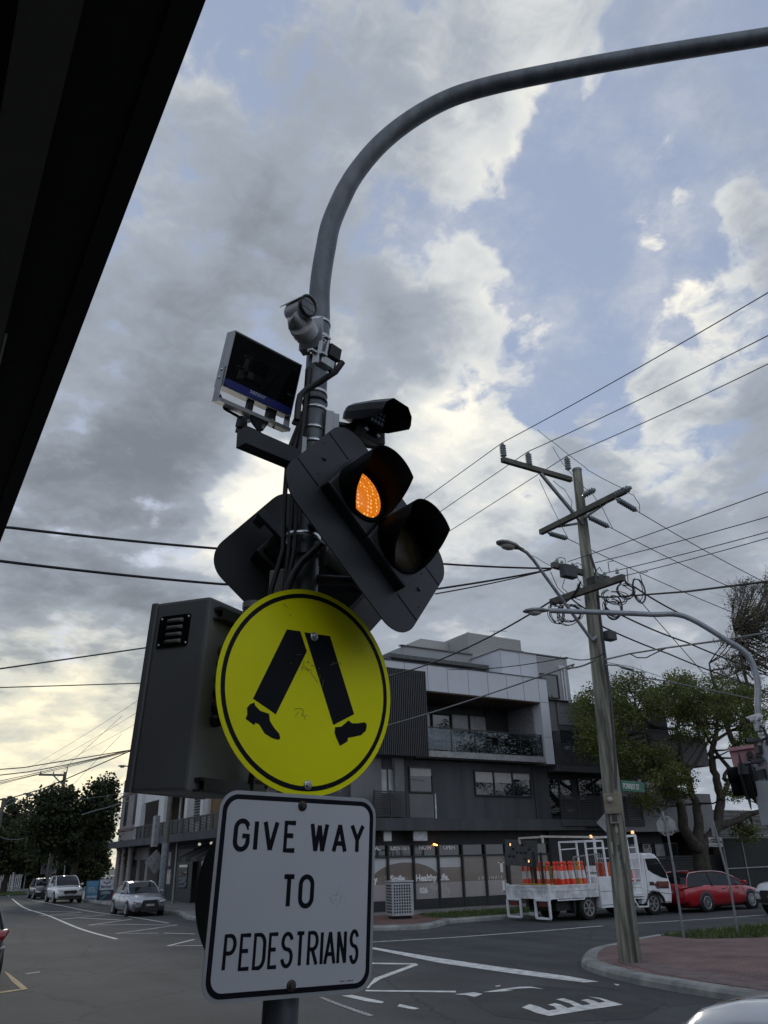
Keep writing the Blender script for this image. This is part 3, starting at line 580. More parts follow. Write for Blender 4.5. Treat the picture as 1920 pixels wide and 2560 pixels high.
p = PY(*ZW(200, 125), 31.9); b = MB(); b.cbox((p.x, 31.9, p.z), (.40, .1, .42), bev=.02); P('intake_vent', alu, b)
p = PY(*ZW(540, 110), 31.8); b = MB(); b.cbox((p.x, 31.8, p.z), (.75, .06, .52)); P('hanging_sign', mat('sign_white', (.45, .46, .47), .5), b)
p = PY(*ZW(695, 213), 32.3); lamp_orange = mat('lit_amber', (1.0, .33, .06), .4, var=0, emit=9); b = MB(); b.bar((p.x-.10, 32.28, p.z+.02), (p.x+.10, 32.28, p.z-.03), .05); P('downlight', lamp_orange, b)
# balcony furniture (seen through the glass)
chairm = mat('pale_cane', (.42, .41, .38), .6)
def bchair(x, y, rz, lab, m):
    t = thing('dining_chair', lab, 'chair', (x, y, 6.9), 'chairs on the white framed balcony'); M = Matrix.Translation((x, y, 6.9)) @ Matrix.Rotation(R(rz), 4, 'Z')
    b = MB(); b.cbox((0, 0, .45), (.44, .44, .04), M); b.build('seat', m, t)
    b = MB(); b.cbox((0, .2, .78), (.42, .03, .08), M); b.cbox((0, .2, .62), (.42, .03, .05), M)
    for s in (-1, 1): b.bar((s*.2, .2, .45), (s*.2, .22, .84), .035, M=M)
    b.build('backrest', m, t)
    for sx in (-1, 1):
        for sy in (-1, 1): b = MB(); b.bar((sx*.19, sy*.19, 0), (sx*.19, sy*.19, .44), .035, M=M); b.build('leg', m, t)
for i, (x, rz) in enumerate(((23.3, 180), (24.2, 170), (24.9, 190), (25.6, 180), (26.4, 200))):
    bchair(x, 32.3, rz, ('pale dining chair at the left end of the balcony table', 'pale dining chair second from the left at the balcony table', 'pale dining chair in the middle of the balcony table', 'pale dining chair second from the right at the balcony table', 'pale dining chair standing apart right of the balcony table')[i], chairm)
t = thing('outdoor_table', 'dark long dining table behind the pale chairs on the balcony', 'table', (24.6, 33.0, 6.9))
b = MB(); b.box((23.0, 32.65, 7.6), (26.1, 33.4, 7.65)); b.build('table_top', metal, t)
for X in (23.1, 26.0):
    for Y in (32.7, 33.35): b = MB(); b.bar((X, Y, 6.9), (X, Y, 7.6), .06); b.build('leg', metal, t)
t = thing('air_conditioner', 'pale air conditioner unit with round fan at the left end of the balcony', 'air conditioner', (21.9, 32.6, 6.9))
b = MB(); b.cbox((21.95, 32.6, 7.38), (.95, .36, .85), bev=.03); b.build('casing', mat('ac_white', (.42, .43, .42), .5), t)
b = MB(); b.lathe([(.30, 0), (.33, .02), (.33, .05), (0, .05)], 22, Matrix.Translation((22.05, 32.40, 7.38)) @ Matrix.Rotation(R(90), 4, 'X')); b.build('fan_grille', metal, t)
t = thing('barbecue', 'dark covered barbecue at the right end of the glass balcony', 'barbecue', (27.9, 32.4, 6.9))
b = MB(); b.cbox((27.95, 32.5, 7.35), (1.1, .6, .75), bev=.05); b.build('cover', darker, t); b = MB(); b.cbox((27.95, 32.5, 7.78), (.9, .5, .12), bev=.04); b.build('lid', metal, t)
t = thing('litter_bin', 'pale grey perforated litter bin on the red paving by the shop window', 'bin', tuple(G(1000, 2296, .15)))
o = ORG[t.name]; M = Matrix.Translation(o) @ Matrix.Rotation(R(-14), 4, 'Z'); binm = mat('galvanised_grey', (.42, .44, .47), .45, .3, .1, 5); holes = mat('dark_hole', (.02, .02, .02), .9)
b = MB(); b.cbox((0, 0, .66), (.86, .86, 1.12), M, .02); b.build('panel', binm, t); b = MB(); b.cbox((0, 0, 1.27), (.9, .9, .06), M, .02); b.build('top', binm, t)
b = MB(); b.cbox((0, 0, .05), (.7, .7, .1), M); b.build('base', holes, t)
b = MB()
for i in range(7):
    for j in range(10):
        u = -.36+i*.1; z = .2+j*.1; b.box((u, -.436, z), (u+.062, -.431, z+.062), M); b.box((-.436, u, z), (-.431, u+.062, z+.062), M)
b.build('perforation_squares', holes, t)  # dark squares laid on the panels, standing for the bin's punched holes
# ------------------------------------------------------------------ row with balconies on the main road
row = thing('shop_row', 'ochre and white balconies above dark shopfronts beside the pale old building', 'building', (17, 48, .15))
def Q(name, m, mb, par=None, **t): return mb.build(name, m, par if par is not None else row, **t)
z5 = lambda x, y: (300+x/6.146, 1950+y/6.146)
b = MB(); b.box((17.0, 36.6, 3.95), (21, 57.8, 9.5)); Q('wall', ochre, b)
b = MB(); b.box((16.6, 36.2, .15), (24, 57.8, 3.4)); Q('shopfront', darker, b)
b = MB(); b.box((14.5, 32.6, 3.42), (17, 64, 3.85)); Q('awning_slab', dark, b)
wcol = mat('white_render', (.56, .57, .58), .6, var=.05)
b = MB()
for (xa, xb, d) in ((245, 320, .3), (585, 668, .5), (985, 1025, .4), (1225, 1262, .3)):
    b = MB(); p = PX(*z5(xa, 500), 14.7); q = PX(*z5(xb, 500), 14.7); b.box((14.7, min(p.y, q.y), 3.85), (14.7+d, max(p.y, q.y), 9.5)); Q('column', wcol, b)
b = MB()
for (xa, xb) in ((370, 640), (640, 860)):
    p = PX(*z5(xa, 400), 14.9); q = PX(*z5(xb, 400), 14.9); b.box((14.9, min(p.y, q.y), 6.1), (15.1, max(p.y, q.y), 9.5))
p = PX(*z5(1025, 400), 16.3); q = PX(*z5(1225, 400), 16.3); b.box((16.3, min(p.y, q.y), 3.85), (17, max(p.y, q.y), 9.5)); Q('white_panel', wcol, b)
p = PX(*z5(660, 400), 16.5); q = PX(*z5(1010, 400), 16.5); b = MB(); b.box((16.8, min(p.y, q.y), 3.9), (17, max(p.y, q.y), 9.5)); Q('recess', mat('dark_ochre', (.05, .033, .02), .8), b)
b = MB(); p = PX(*z5(1130, 500), 16.2); q = PX(*z5(1215, 500), 16.2)
for i in range(9): b.box((16.22, min(p.y, q.y), 4.6+i*.16), (16.28, max(p.y, q.y), 4.68+i*.16))
Q('louvre_screen', metal, b)
b = MB()
for k in range(9): b.box((14.55, 33.5, 3.9+k*.075), (14.59, 57.2, 3.945+k*.075))
y = 33.5
while y < 57.3: b.box((14.53, y, 3.85), (14.6, y+.05, 4.6)); y += 1.0
b.box((14.52, 33.5, 4.56), (14.62, 57.2, 4.62)); Q('louvre_rail', metal, b)
strip = bpy.data.materials.new('striped_canvas'); strip.use_nodes = True; t_ = strip.node_tree; wv = t_.nodes.new('ShaderNodeTexWave'); wv.bands_direction = 'Y'; wv.inputs['Scale'].default_value = .17; wv.inputs['Distortion'].default_value = 0
tcx = t_.nodes.new('ShaderNodeTexCoord'); t_.links.new(tcx.outputs['Object'], wv.inputs['Vector']); cr = t_.nodes.new('ShaderNodeValToRGB'); cr.color_ramp.interpolation = 'CONSTANT'; cr.color_ramp.elements[0].color = (.018, .018, .02, 1); cr.color_ramp.elements[1].position = .5; cr.color_ramp.elements[1].color = (.06, .06, .06, 1)
t_.links.new(wv.outputs['Fac'], cr.inputs[0]); t_.links.new(cr.outputs[0], t_.nodes['Principled BSDF'].inputs['Base Color']); t_.nodes['Principled BSDF'].inputs['Roughness'].default_value = .9
b = MB(); b.add([(16.6, 34, 3.3), (16.6, 48.4, 3.3), (14.9, 48.4, 2.55), (14.9, 34, 2.55), (14.9, 34, 2.35), (14.9, 48.4, 2.35)], [(0, 1, 2, 3), (3, 2, 5, 4)]); Q('striped_awning', strip, b)
b = MB()
for k in range(12): Y = 33.6+k*1.25; b.box((16.4, Y, .15), (16.5, Y+.1, 2.9))
b.box((16.4, 33.6, 2.85), (16.5, 48.6, 2.95)); b.box((16.4, 33.6, 1.25), (16.48, 48.6, 1.32)); Q('shop_frame', metal, b)
b = MB(); b.box((16.52, 33.6, .3), (16.56, 48.6, 2.85)); Q('shop_window', glass_mat('shop_glass', (.05, .055, .058), .05, 1), b)
b = MB(); b.box((16.3, 49.6, .15), (16.6, 52.8, 3.1)); Q('doorway', metal, b)
b = MB(); b.box((16.25, 50.4, .9), (16.3, 52, 2.2)); Q('notice_window', glass2, b)
for k, (Y, z, s) in enumerate(((53.8, 2.15, .7), (53.6, 1.1, .75))): b = MB(); b.box((16.2, Y, z), (16.26, Y+s, z+.85)); Q('poster', mat('poster_pale', (.42, .40, .38), .6, var=.35, scale=3), b)
for k in range(6):
    dl = MB(); yy = 36.5+k*2.0; dl.lathe([(0, .08), (.07, .06), (.09, 0), (.07, -.06), (0, -.08)], 10, Matrix.Translation((15.6, yy, 3.25)))
    Q('downlight', mat('pale_globe', (.7, .68, .6), .4, emit=.5), dl)
# ------------------------------------------------------------------ pale old corner building
art = thing('corner_building', 'pale rendered two storey old building with curved corner and columned porch', 'building', (16, 62, .15))
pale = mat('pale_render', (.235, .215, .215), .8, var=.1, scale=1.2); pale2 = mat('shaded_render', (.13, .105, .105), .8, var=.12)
def curve_wall(z0, z1, off=0.0):                                     # plan outline: along the main road, rounding the corner
    pl = [(15.0-off, 57.9), (15.0-off, 62.5)]+[(17.4+(-2.4-off)*math.cos(R(a)), 62.5+(4.2+off)*math.sin(R(a))) for a in range(10, 91, 10)]+[(22, 66.7+off), (22, 57.9)]
    n = len(pl); return [(x, y, z0) for x, y in pl]+[(x, y, z1) for x, y in pl], [tuple(range(n))[::-1], tuple(range(n, 2*n))]+[(i, (i+1) % n, n+(i+1) % n, n+i) for i in range(n)]
b = MB(); b.add(*curve_wall(3.5, 8.2)); b.add(*curve_wall(.15, 3.4, -.9)); Q('wall', pale, b, art)
b = MB(); b.add([(14.95, 57.9, 8.2), (14.95, 62.6, 8.2), (15.3, 57.9, 9.6), (15.3, 61.4, 9.0), (22, 57.9, 8.2), (22, 62.6, 8.2), (22, 57.9, 9.6), (22, 61.4, 9)], [(0, 1, 3, 2), (4, 6, 7, 5), (2, 3, 7, 6), (1, 5, 7, 3), (0, 2, 6, 4)]); Q('parapet', pale, b, art)
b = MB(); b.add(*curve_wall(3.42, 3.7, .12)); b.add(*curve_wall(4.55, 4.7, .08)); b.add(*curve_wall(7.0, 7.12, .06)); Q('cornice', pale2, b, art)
b = MB()
for a in (20, 50, 80): b = MB(); b.lathe([(.28, .15), (.28, .4), (.2, .5), (.19, 3.2), (.27, 3.42)], 14, Matrix.Translation((17.4-2.2*math.cos(R(a)), 62.5+4.0*math.sin(R(a)), 0))); Q('column', pale, b, art)
for Y in (60.2, 62.0): b = MB(); b.lathe([(.28, .15), (.28, .4), (.2, .5), (.19, 3.2), (.27, 3.42)], 14, Matrix.Translation((15.25, Y, 0))); Q('column', pale, b, art)
for Y0 in (58.8, 61.4): b = MB(); b.box((14.96, Y0, 4.9), (15.0, Y0+.8, 6.9)); Q('window', metal, b, art)
b = MB(); b.box((15.86, 58.6, .2), (15.9, 59.8, 2.6)); b.box((15.86, 60.8, .2), (15.9, 61.8, 2.6)); Q('doorway', darker, b, art)
# ------------------------------------------------------------------ tiled house at the right, fences, distant things
hs = thing('brick_house', 'brown brick house with grey tiled roof behind the fence on the right', 'house', (48, 33, .15))
tile = brick_mat('roof_tiles', (.15, .145, .125), (.11, .108, .095), (.04, .04, .035), .35, .30, plane='XZ', msize=.05)
p = PY(1809, 2025, 36); q = PY(1818, 2098, 32); zr, ze = p.z, q.z
b = MB(); b.add([(41.5, 31.9, ze), (75, 31.9, ze), (73, 36, zr), (41.5, 36, zr), (41.5, 42, ze), (75, 42, ze)], [(0, 1, 2, 3), (3, 2, 5, 4), (1, 5, 2)]); b.build('roof', tile, hs)
b = MB(); b.box((42, 32.4, .15), (74.5, 41.8, ze)); b.build('wall', brick_mat('brown_bricks', (.10, .065, .05), (.075, .05, .04), (.05, .045, .04), plane='XZ'), hs)
b = MB(); b.box((41.5, 31.8, ze-.14), (75, 31.92, ze+.02)); b.build('gutter', mat('green_gutter', (.13, .17, .15), .5), hs)
t = thing('paling_fence', 'dark horizontal slat fence between the red wagon and the brick house', 'fence', (38, 31.2, .15))
b = MB()
for k in range(15): b.box((34.5, 31.0, .22+k*.125), (70, 31.04, .32+k*.125))
b.build('slat_panel', darker, t)
for k in range(15): b = MB(); b.box((34.6+k*2.4, 31.04, .15), (34.7+k*2.4, 31.12, 2.1)); b.build('post', metal, t)
t = thing('metal_gate', 'pale steel tube gate frame in front of the dark slat fence', 'gate', (41.5, 30.4, .15)); b = MB()
for (a, c) in (((40.3, .2), (40.3, 3.0)), ((42.0, .2), (42.0, 3.0)), ((46.5, .2), (46.5, 3.0)), ((40.3, 3.0), (48, 3.05)), ((40.3, 1.35), (48, 1.4))): b.tube([(a[0], 30.4, a[1]), (c[0], 30.4, c[1])], .04, 8)
b.build('gate_frame', mat('galv_tube', (.25, .26, .27), .5, .3), t)
b = MB(); b.add([(40.35, 30.42, .2), (46.5, 30.42, .2), (46.5, 30.42, 2.9), (40.35, 30.42, 2.9)], [(0, 1, 2, 3)]); b.build('mesh_infill', mat('dark_mesh', (.02, .022, .022), .8), t)
t = thing('picket_fence', 'low white picket fence across the far end of the street', 'fence', (9, 104, 0)); wf = mat('white_paint', (.55, .56, .56), .6)
for j in range(5): b = MB(); b.box((3+j*2.6, 104, 0), (3.18+j*2.6, 104.2, 1.9)); b.build('post', wf, t)
b = MB()
for j in range(60): b.box((3.1+j*.19, 104.05, .1), (3.21+j*.19, 104.1, 1.65))
b.box((3, 104.1, .4), (14.2, 104.14, .5)); b.box((3, 104.1, 1.3), (14.2, 104.14, 1.4)); b.build('picket_panel', wf, t)
# ------------------------------------------------------------------ veranda over the near footpath, with the shop behind it
ver = thing('shop_veranda', 'dark veranda roof over the near footpath with a deep black edge', 'veranda', (-1.5, 4, 3.3))
blackm = mat('black_soffit', (.010, .010, .011), .85, var=.2, scale=2); zV = 3.5
xe = (PX(250, 698, 1.0)); k = (zV-HC)/(xe.z-HC); XE = k*1.0
xi = (PX(43, 700, 1.0)); XI = (3.42-HC)/(xi.z-HC)*1.0
b = MB(); b.box((-4, -8, zV+.02), (XE-.02, 40, zV+.1)); b.build('soffit', blackm, ver)
b = MB(); b.box((XE-.05, -8, zV), (XE, 40, zV+.42)); b.build('fascia', blackm, ver)
b = MB(); b.box((XI-.09, -8, 3.42), (XI, 40, zV+.02)); b.build('beam', mat('dark_beam', (.07, .066, .06), .6), ver)
b = MB(); b.bar((XI+.005, 1.9, 3.425), (XI+.005, 3.2, 3.425), .006); b.build('edge_strip', mat('worn_strip', (.3, .3, .27), .5), ver)
b = MB()
for yy in (0, 3.2, 6.4, 9.6): b.box((-4, yy, 3.44), (XI-.09, yy+.07, zV+.02))
b.build('joist', blackm, ver)
t = thing('shop_building', 'dark shopfront behind the near footpath', 'building', (-4.2, 4, .15)); b = MB(); b.box((-9, -20, .15), (-4, 40, 7)); b.build('wall', mat('dark_brick', (.05, .04, .035), .8), t)

t = thing('shop_building', 'row of plain shops across the road behind the camera', 'building', (19, -25, .15)); b = MB()
for k, (ya, yb, hh) in enumerate(((-70, -48, 6.5), (-48, -30, 8.5), (-30, -14, 6.2), (-14, 2, 7.4))): b.box((16, ya, .15), (26, yb, hh))
b.build('wall', mat('plain_brick', (.10, .085, .075), .85), t); b = MB(); b.box((13.6, -70, 3.2), (16, 2, 3.5)); b.build('awning_slab', darker, t)
# ------------------------------------------------------------------ vehicles
tyre = mat('tyre_rubber', (.016, .016, .017), .85, var=.2, bump=.1); rimm = mat('alloy_rim', (.42, .43, .45), .3, .8, .08); rimd = mat('dark_hub', (.03, .03, .032), .5)
cglass = mat('car_glass', (.010, .012, .014), .05, 0, .3, .7, spec=.35); trim = mat('black_trim', (.014, .014, .015), .5); plate_m = mat('number_plate', (.35, .36, .36), .5)
chrome = mat('chrome', (.6, .6, .62), .15, 1.0, .05); lampw = mat('headlamp', (.55, .57, .6), .12, .3, .25, 12, coat=.8); lampr = mat('tail_lamp', (.30, .008, .010), .12, 0, .35, 14, coat=1.0)
def paintm(name, c, metal=.0, rough=.28): return mat(name, c, rough, metal, .05, 1.5, coat=.9)
def interp(tab, x):
    for (a, p), (b_, q) in zip(tab, tab[1:]):
        if x <= b_: t = (x-a)/(b_-a) if b_ > a else 0; t = max(0, min(1, t)); return p+(q-p)*t
    return tab[-1][1]
def wheel(M, x, y, r, wd, root, side, spokes=7, rim=None):
    T = M @ Matrix.Translation((x, y, r)) @ Matrix.Rotation(R(-90*side), 4, 'X')
    wb = MB(); wb.lathe([(r*.66, -wd*.5), (r*.93, -wd*.5), (r, -wd*.36), (r, wd*.36), (r*.93, wd*.5), (r*.66, wd*.47)], 28, T); wh = wb.build('wheel', tyre, root)
    rb = MB(); rb.lathe([(r*.66, wd*.40), (r*.69, wd*.5), (r*.60, wd*.49), (r*.57, wd*.34)], 28, T)
    for k in range(spokes):
        a = 2*math.pi*k/spokes; c, s_ = math.cos(a), math.sin(a); rb.bar((c*r*.08, s_*r*.08, wd*.44), (c*r*.6, s_*r*.6, wd*.42), r*.15, .02, T)
    rb.lathe([(0, wd*.5), (r*.12, wd*.48), (r*.14, wd*.4)], 14, T); rb.build('rim', rim or rimm, wh)
    db = MB(); db.lathe([(0, wd*.3), (r*.6, wd*.3)], 20, T); db.build('brake_disc', rimd, wh)
def car(name, label, loc, head, pm, Lc, W, H, wbase, fo, top, roof, belt, rw=.33, zb=.2, grille=True, far=False, tail=True, group=None, roofrail=None, spokes=7, rim=None, plate=True, frontstyle=0):
    """x forward, y left. top: hood/belt/boot line (x,z). roof: (rear glass base, rear roof, front roof, windscreen base)"""
    root = thing(name, label, 'car', loc, group); M = Matrix.Translation(V(loc)) @ Matrix.Rotation(head, 4, 'Z'); h2 = Lc/2
    def hw(x, z=.6): u = abs(x)/h2; return W/2*(1-.16*u**5)*(1 if u < .999 else .98)
    N = 34; xs = [-h2+Lc*(0.5-0.5*math.cos(math.pi*i/N)) for i in range(N+1)]; sec = []
    for x in xs:
        zt = interp(top, x); wv = hw(x); lo = zb + (.14 if abs(x) > h2*.93 else 0)
        mid = lo+(zt-lo)*.45; half = [(0, lo), (wv*.80, lo), (wv*.95, lo+.06), (wv*.985, lo+.16), (wv, mid), (wv*.985, mid+(zt-mid)*.35), (wv*.965, mid+(zt-mid)*.62), (wv*.90, zt-.035), (wv*.80, zt-.004), (wv*.4, zt+.022), (0, zt+.03)]
        sec.append([(x, y, z) for y, z in half]+[(x, -y, z) for y, z in half[-2:0:-1]])
    b = MB(); n = len(sec[0]); vs = [p for s_ in sec for p in s_]; fs = [(i*n+j, (i+1)*n+j, (i+1)*n+(j+1) % n, i*n+(j+1) % n) for i in range(N) for j in range(n)]
    fs += [tuple(range(n)), tuple(range(N*n, N*n+n))[::-1]]; b.add(vs, fs, M, True); b.build('body', pm, root)
    xr0, xr1, xf1, xf0 = roof; wb_, wr_ = W*.455, W*.345
    st = [(xr0, belt-.02, wb_*.94, .0), (xr0+(xr1-xr0)*.5, belt+(H-belt)*.60, wb_, .62), (xr1, H-.05, wb_, .95), (xr1+(xf1-xr1)*.35, H, wb_, 1.0), (xr1+(xf1-xr1)*.75, H-.005, wb_, 1), (xf1, H-.06, wb_, .95), (xf1+(xf0-xf1)*.5, belt+(H-belt)*.48, wb_, .55), (xf0, belt-.02, wb_*.92, .0)]
    gl, rf = MB(), MB(); rows = []
    for (x, z, wv, k) in st:
        e = wv+(wr_-wv)*max(0, (z-belt)/(H-belt)); rows.append([(x, wv, belt-.03), (x, e, z-.015), (x, e*.6, z+.015), (x, 0, z+.02), (x, -e*.6, z+.015), (x, -e, z-.015), (x, -wv, belt-.03)])
    for i in range(len(rows)-1):
        for j in range(6):
            q = [rows[i][j], rows[i][j+1], rows[i+1][j+1], rows[i+1][j]]; tgt = rf if (j in (1, 2, 3, 4) and 2 <= i <= 4) else gl
            tgt.add(q, [(0, 3, 2, 1)], M, True)
    gl.build('windows', cglass, root); rf.build('roof', pm, root)
    b = MB()
    for s in (1, -1):
        e = [(r[1][0], s*r[1][1], r[1][2]) for r in rows]; e[0] = (xr0, s*wb_*.94, belt-.02); e[-1] = (xf0, s*wb_*.92, belt-.02)
        b.tube([V(p)+V((0, s*.004, .006)) for p in e], .026, 6, M)
        xm = (xr1+xf1)/2+.1; bb = MB(); bb.tube([(xm, s*(wb_+.006), belt-.02), (xm, s*(wr_+.012), H-.05)], .035, 5, M); bb.build('centre_pillar', trim, root)
        if xr1-xr0 < .75 and not roofrail: b.tube([(xr1+.35, s*(wb_+.004), belt-.02), (xr1+.22, s*(wr_+.012), H-.06)], .05, 5, M)
    b.build('pillar', pm, root)
    xa, xb = h2-fo, h2-fo-wbase
    for x in (xa, xb):
        for s in (1, -1):
            y = s*(hw(x)-.10); ar = MB(); T = M @ Matrix.Translation((x, s*(hw(x)-.03), rw)) @ Matrix.Rotation(R(-90*s), 4, 'X'); ar.lathe([(0, .034), (rw*1.17, .034), (rw*1.2, .0)], 26, T); ar.build('wheel_arch', trim, root)
            wheel(M, x, s*(hw(x)-.085), rw, .22, root, s, spokes, rim)
    b = MB(); b.box((-h2*.8, -W*.36, zb-.04), (h2*.82, W*.36, zb+.05), M); b.build('underbody', trim, root)
    zt = interp(top, h2*.96); zr = interp(top, -h2*.96)
    for s in (1, -1):
        b = MB(); b.tube([(h2*.955, s*W*.455*.93, zt-.10), (h2*1.0, s*W*.36, zt-.13), (h2*1.005, s*W*.27, zt-.15)], [.06, .075, .05], 8, M); b.build('headlight', lampw, root)
        if tail: b = MB(); b.tube([(-h2*.93, s*W*.47*.93, zr-.10), (-h2*.995, s*W*.37, zr-.13), (-h2*1.003, s*W*.30, zr-.14)], [.05, .085, .06], 8, M); b.build('taillight', lampr, root)
        b = MB(); xm = xf0-.35; T = M @ Matrix.Translation((xm, s*(W/2+.08), belt+.06)); b.cbox((0, 0, 0), (.14, .20, .14), T, .045); b.build('mirror', pm if name != 'black_car' else trim, root)
        b = MB(); b.bar((xm-.2, s*(hw(0)*.972), belt-.16), (xm-.42, s*(hw(0)*.972), belt-.155), .02, .025, M); b.bar((xm-1.1, s*(hw(0)*.972), belt-.15), (xm-1.32, s*(hw(0)*.972), belt-.145), .02, .025, M); b.build('door_handle', chrome if roofrail else pm, root)
        b = MB()
        for xx in (xm+.05, xm-.95, xm-1.75): b.tube([(xx, s*(hw(xx)*.93), belt-.035), (xx, s*(hw(xx)*1.0), .68), (xx, s*(hw(xx)*.985), .33)], .005, 4, M)
        b.build('door_seam', trim, root)
        if roofrail: b = MB(); b.tube([(r[1][0], s*(r[1][1]+.012), r[1][2]+.022) for r in rows[1:7]], .017, 6, M); b.build('roof_trim', chrome, root)
    if grille and not far:
        b = MB()
        if frontstyle == 0: pr = [(-.34, .04), (.34, .04), (.46, -.34), (.38, -.46), (-.38, -.46), (-.46, -.34)]
        elif frontstyle == 1: pr = [(-.38, -.05), (.38, -.05), (.46, -.14), (.34, -.26), (-.34, -.26), (-.46, -.14)]
        else: pr = [(-.55, 0), (.55, 0), (.5, -.34), (-.5, -.34)]
        T = M @ Matrix.Translation((h2, 0, zt-.10)) @ Matrix.Rotation(R(90), 4, 'Z'); b.prism(pr, -.045, .12, T); b.build('grille', trim, root)
        b = MB(); b.box((h2-.04, -W*.40, zb+.07), (h2+.008, W*.40, zb+.20), M); b.build('lower_intake', trim, root)
        if plate: b = MB(); b.box((h2+.045, -.19, zb+.24), (h2+.06, .19, zb+.33), M); b.build('number_plate', plate_m, root)
        b = MB(); b.bar((xf0+.02, -.5, belt+.0), (xf0-.08, .1, belt+.05), .02, .02, M); b.build('wiper', trim, root)
    if not grille or far:
        if plate: b = MB(); b.box((-h2-.012, -.2, zr-.32), (-h2+.02, .2, zr-.2), M); b.build('number_plate', plate_m, root)
    return root
silver = paintm('silver_paint', (.36, .38, .42), .55, .3); whitep = paintm('white_paintwork', (.66, .68, .70)); redp = paintm('red_paint', (.38, .008, .018), .1, .28); blackp = paintm('black_paint', (.008, .008, .009)); nearp = paintm('pale_silver_paint', (.72, .74, .77), .15, .25)
sed_top = [(-2.25, .86), (-2.15, .98), (-1.45, 1.02), (-.9, 1.0), (.6, .97), (1.05, .96), (1.75, .86), (2.1, .79), (2.25, .71)]
car('silver_sedan', 'silver sedan with big black grille parked facing us by the striped awning', (11.55, 43.3, 0), R(-90), silver, 4.5, 1.76, 1.49, 2.63, .95, sed_top, (-1.75, -.95, .35, 1.1), .98, rw=.32)
suv_top = [(-2.25, 1.0), (-2.2, 1.1), (-1.4, 1.12), (.6, 1.09), (1.05, 1.08), (1.7, 1.0), (2.1, .98), (2.25, .88)]
car('white_suv', 'white sport utility vehicle with black grille parked facing us along the far kerb', (11.65, 63.2, 0), R(-90), whitep, 4.5, 1.84, 1.70, 2.69, .9, suv_top, (-2.15, -1.6, .3, 1.1), 1.08, rw=.36, zb=.26, frontstyle=1)
car('dark_hatchback', 'small dark car parked behind the white sport utility vehicle', (11.9, 73.5, 0), R(-90), blackp, 4.0, 1.72, 1.48, 2.5, .8, [(-2, .9), (-1.9, 1.0), (.6, .98), (1, .96), (1.6, .84), (2, .6)], (-1.85, -1.4, .3, 1.05), .97)
car('white_hatchback', 'far white car cut by the left picture edge near the picket fence', (7.2, 82, 0), R(90), whitep, 4.1, 1.74, 1.5, 2.5, .8, [(-2.05, .9), (-1.95, 1.0), (.6, .98), (1, .96), (1.6, .84), (2.05, .6)], (-1.9, -1.4, .3, 1.05), .97, far=True)
blk = car('black_car', 'black car with red tail lamp cut by the left picture edge', (1.77, 22.0, 0), R(90), blackp, 4.6, 1.84, 1.52, 2.7, .95, [(-2.3, .96), (-2.2, 1.06), (.6, 1.0), (1.05, .98), (1.75, .84), (2.3, .6)], (-2.1, -1.5, .35, 1.1), 1.02, grille=False)
M_ = Matrix.Translation(V(ORG[blk.name])) @ Matrix.Rotation(R(90), 4, 'Z')
b = MB(); b.tube([(-2.12, -.86, .97), (-2.27, -.74, .90), (-2.315, -.5, .88)], [.05, .11, .10], 10, M_); b.build('taillight', lampr, blk)
b = MB(); b.tube([(-2.22, -.84, .66), (-2.33, -.6, .68), (-2.34, .6, .68)], .05, 6, M_); b.build('bumper_trim', mat('grey_trim', (.3, .31, .32), .35, .4), blk)
car('pale_silver_car', 'pale silver car bonnet near us at the lower right corner', (7.2, 3.5, 0), R(90), nearp, 4.4, 1.80, 1.46, 2.6, .9, [(-2.2, 1.05), (-2.1, 1.13), (.5, 1.11), (.85, 1.105), (1.5, 1.02), (1.95, .91), (2.15, .80), (2.2, .70)], (-1.9, -1.2, .1, .9), 1.1)
nc = bpy.data.objects['pale_silver_car']; Mn = Matrix.Translation(V(ORG[nc.name])) @ Matrix.Rotation(R(90), 4, 'Z')
b = MB()
for s in (1, -1): b.tube([Mn @ V((x, s*y, interp([(-2.2, 1.05), (.85, 1.105), (1.5, 1.02), (1.95, .91), (2.15, .80)], x)+dz)) for x, y, dz in ((.85, .70, .003), (1.2, .68, .003), (1.6, .62, .005), (1.9, .52, .010), (2.05, .40, .018))], .006, 5)
b.build('bonnet_seam', trim, nc)
car('red_wagon', 'red station wagon with chrome window trim parked ahead of the white truck', (30.3, 23.95, 0), 0, redp, 4.9, 1.86, 1.48, 2.83, 1.0, [(-2.45, .9), (-2.38, 1.03), (-1.5, 1.02), (.7, .96), (1.2, .93), (1.9, .82), (2.3, .72), (2.45, .6)], (-2.36, -1.95, .15, 1.35), .97, rw=.35, grille=False, roofrail=True, spokes=10)
car('white_ute', 'white pickup facing left, cut by the right picture edge', (31.5, 20.0, 0), R(180), whitep, 5.3, 1.82, 1.80, 3.0, .95, [(-2.65, 1.1), (-2.5, 1.15), (-.9, 1.15), (.8, 1.14), (1.2, 1.14), (1.9, 1.12), (2.4, 1.05), (2.65, .85)], (-1.2, -.9, .35, 1.1), 1.14, rw=.39, zb=.34, frontstyle=2, spokes=6)
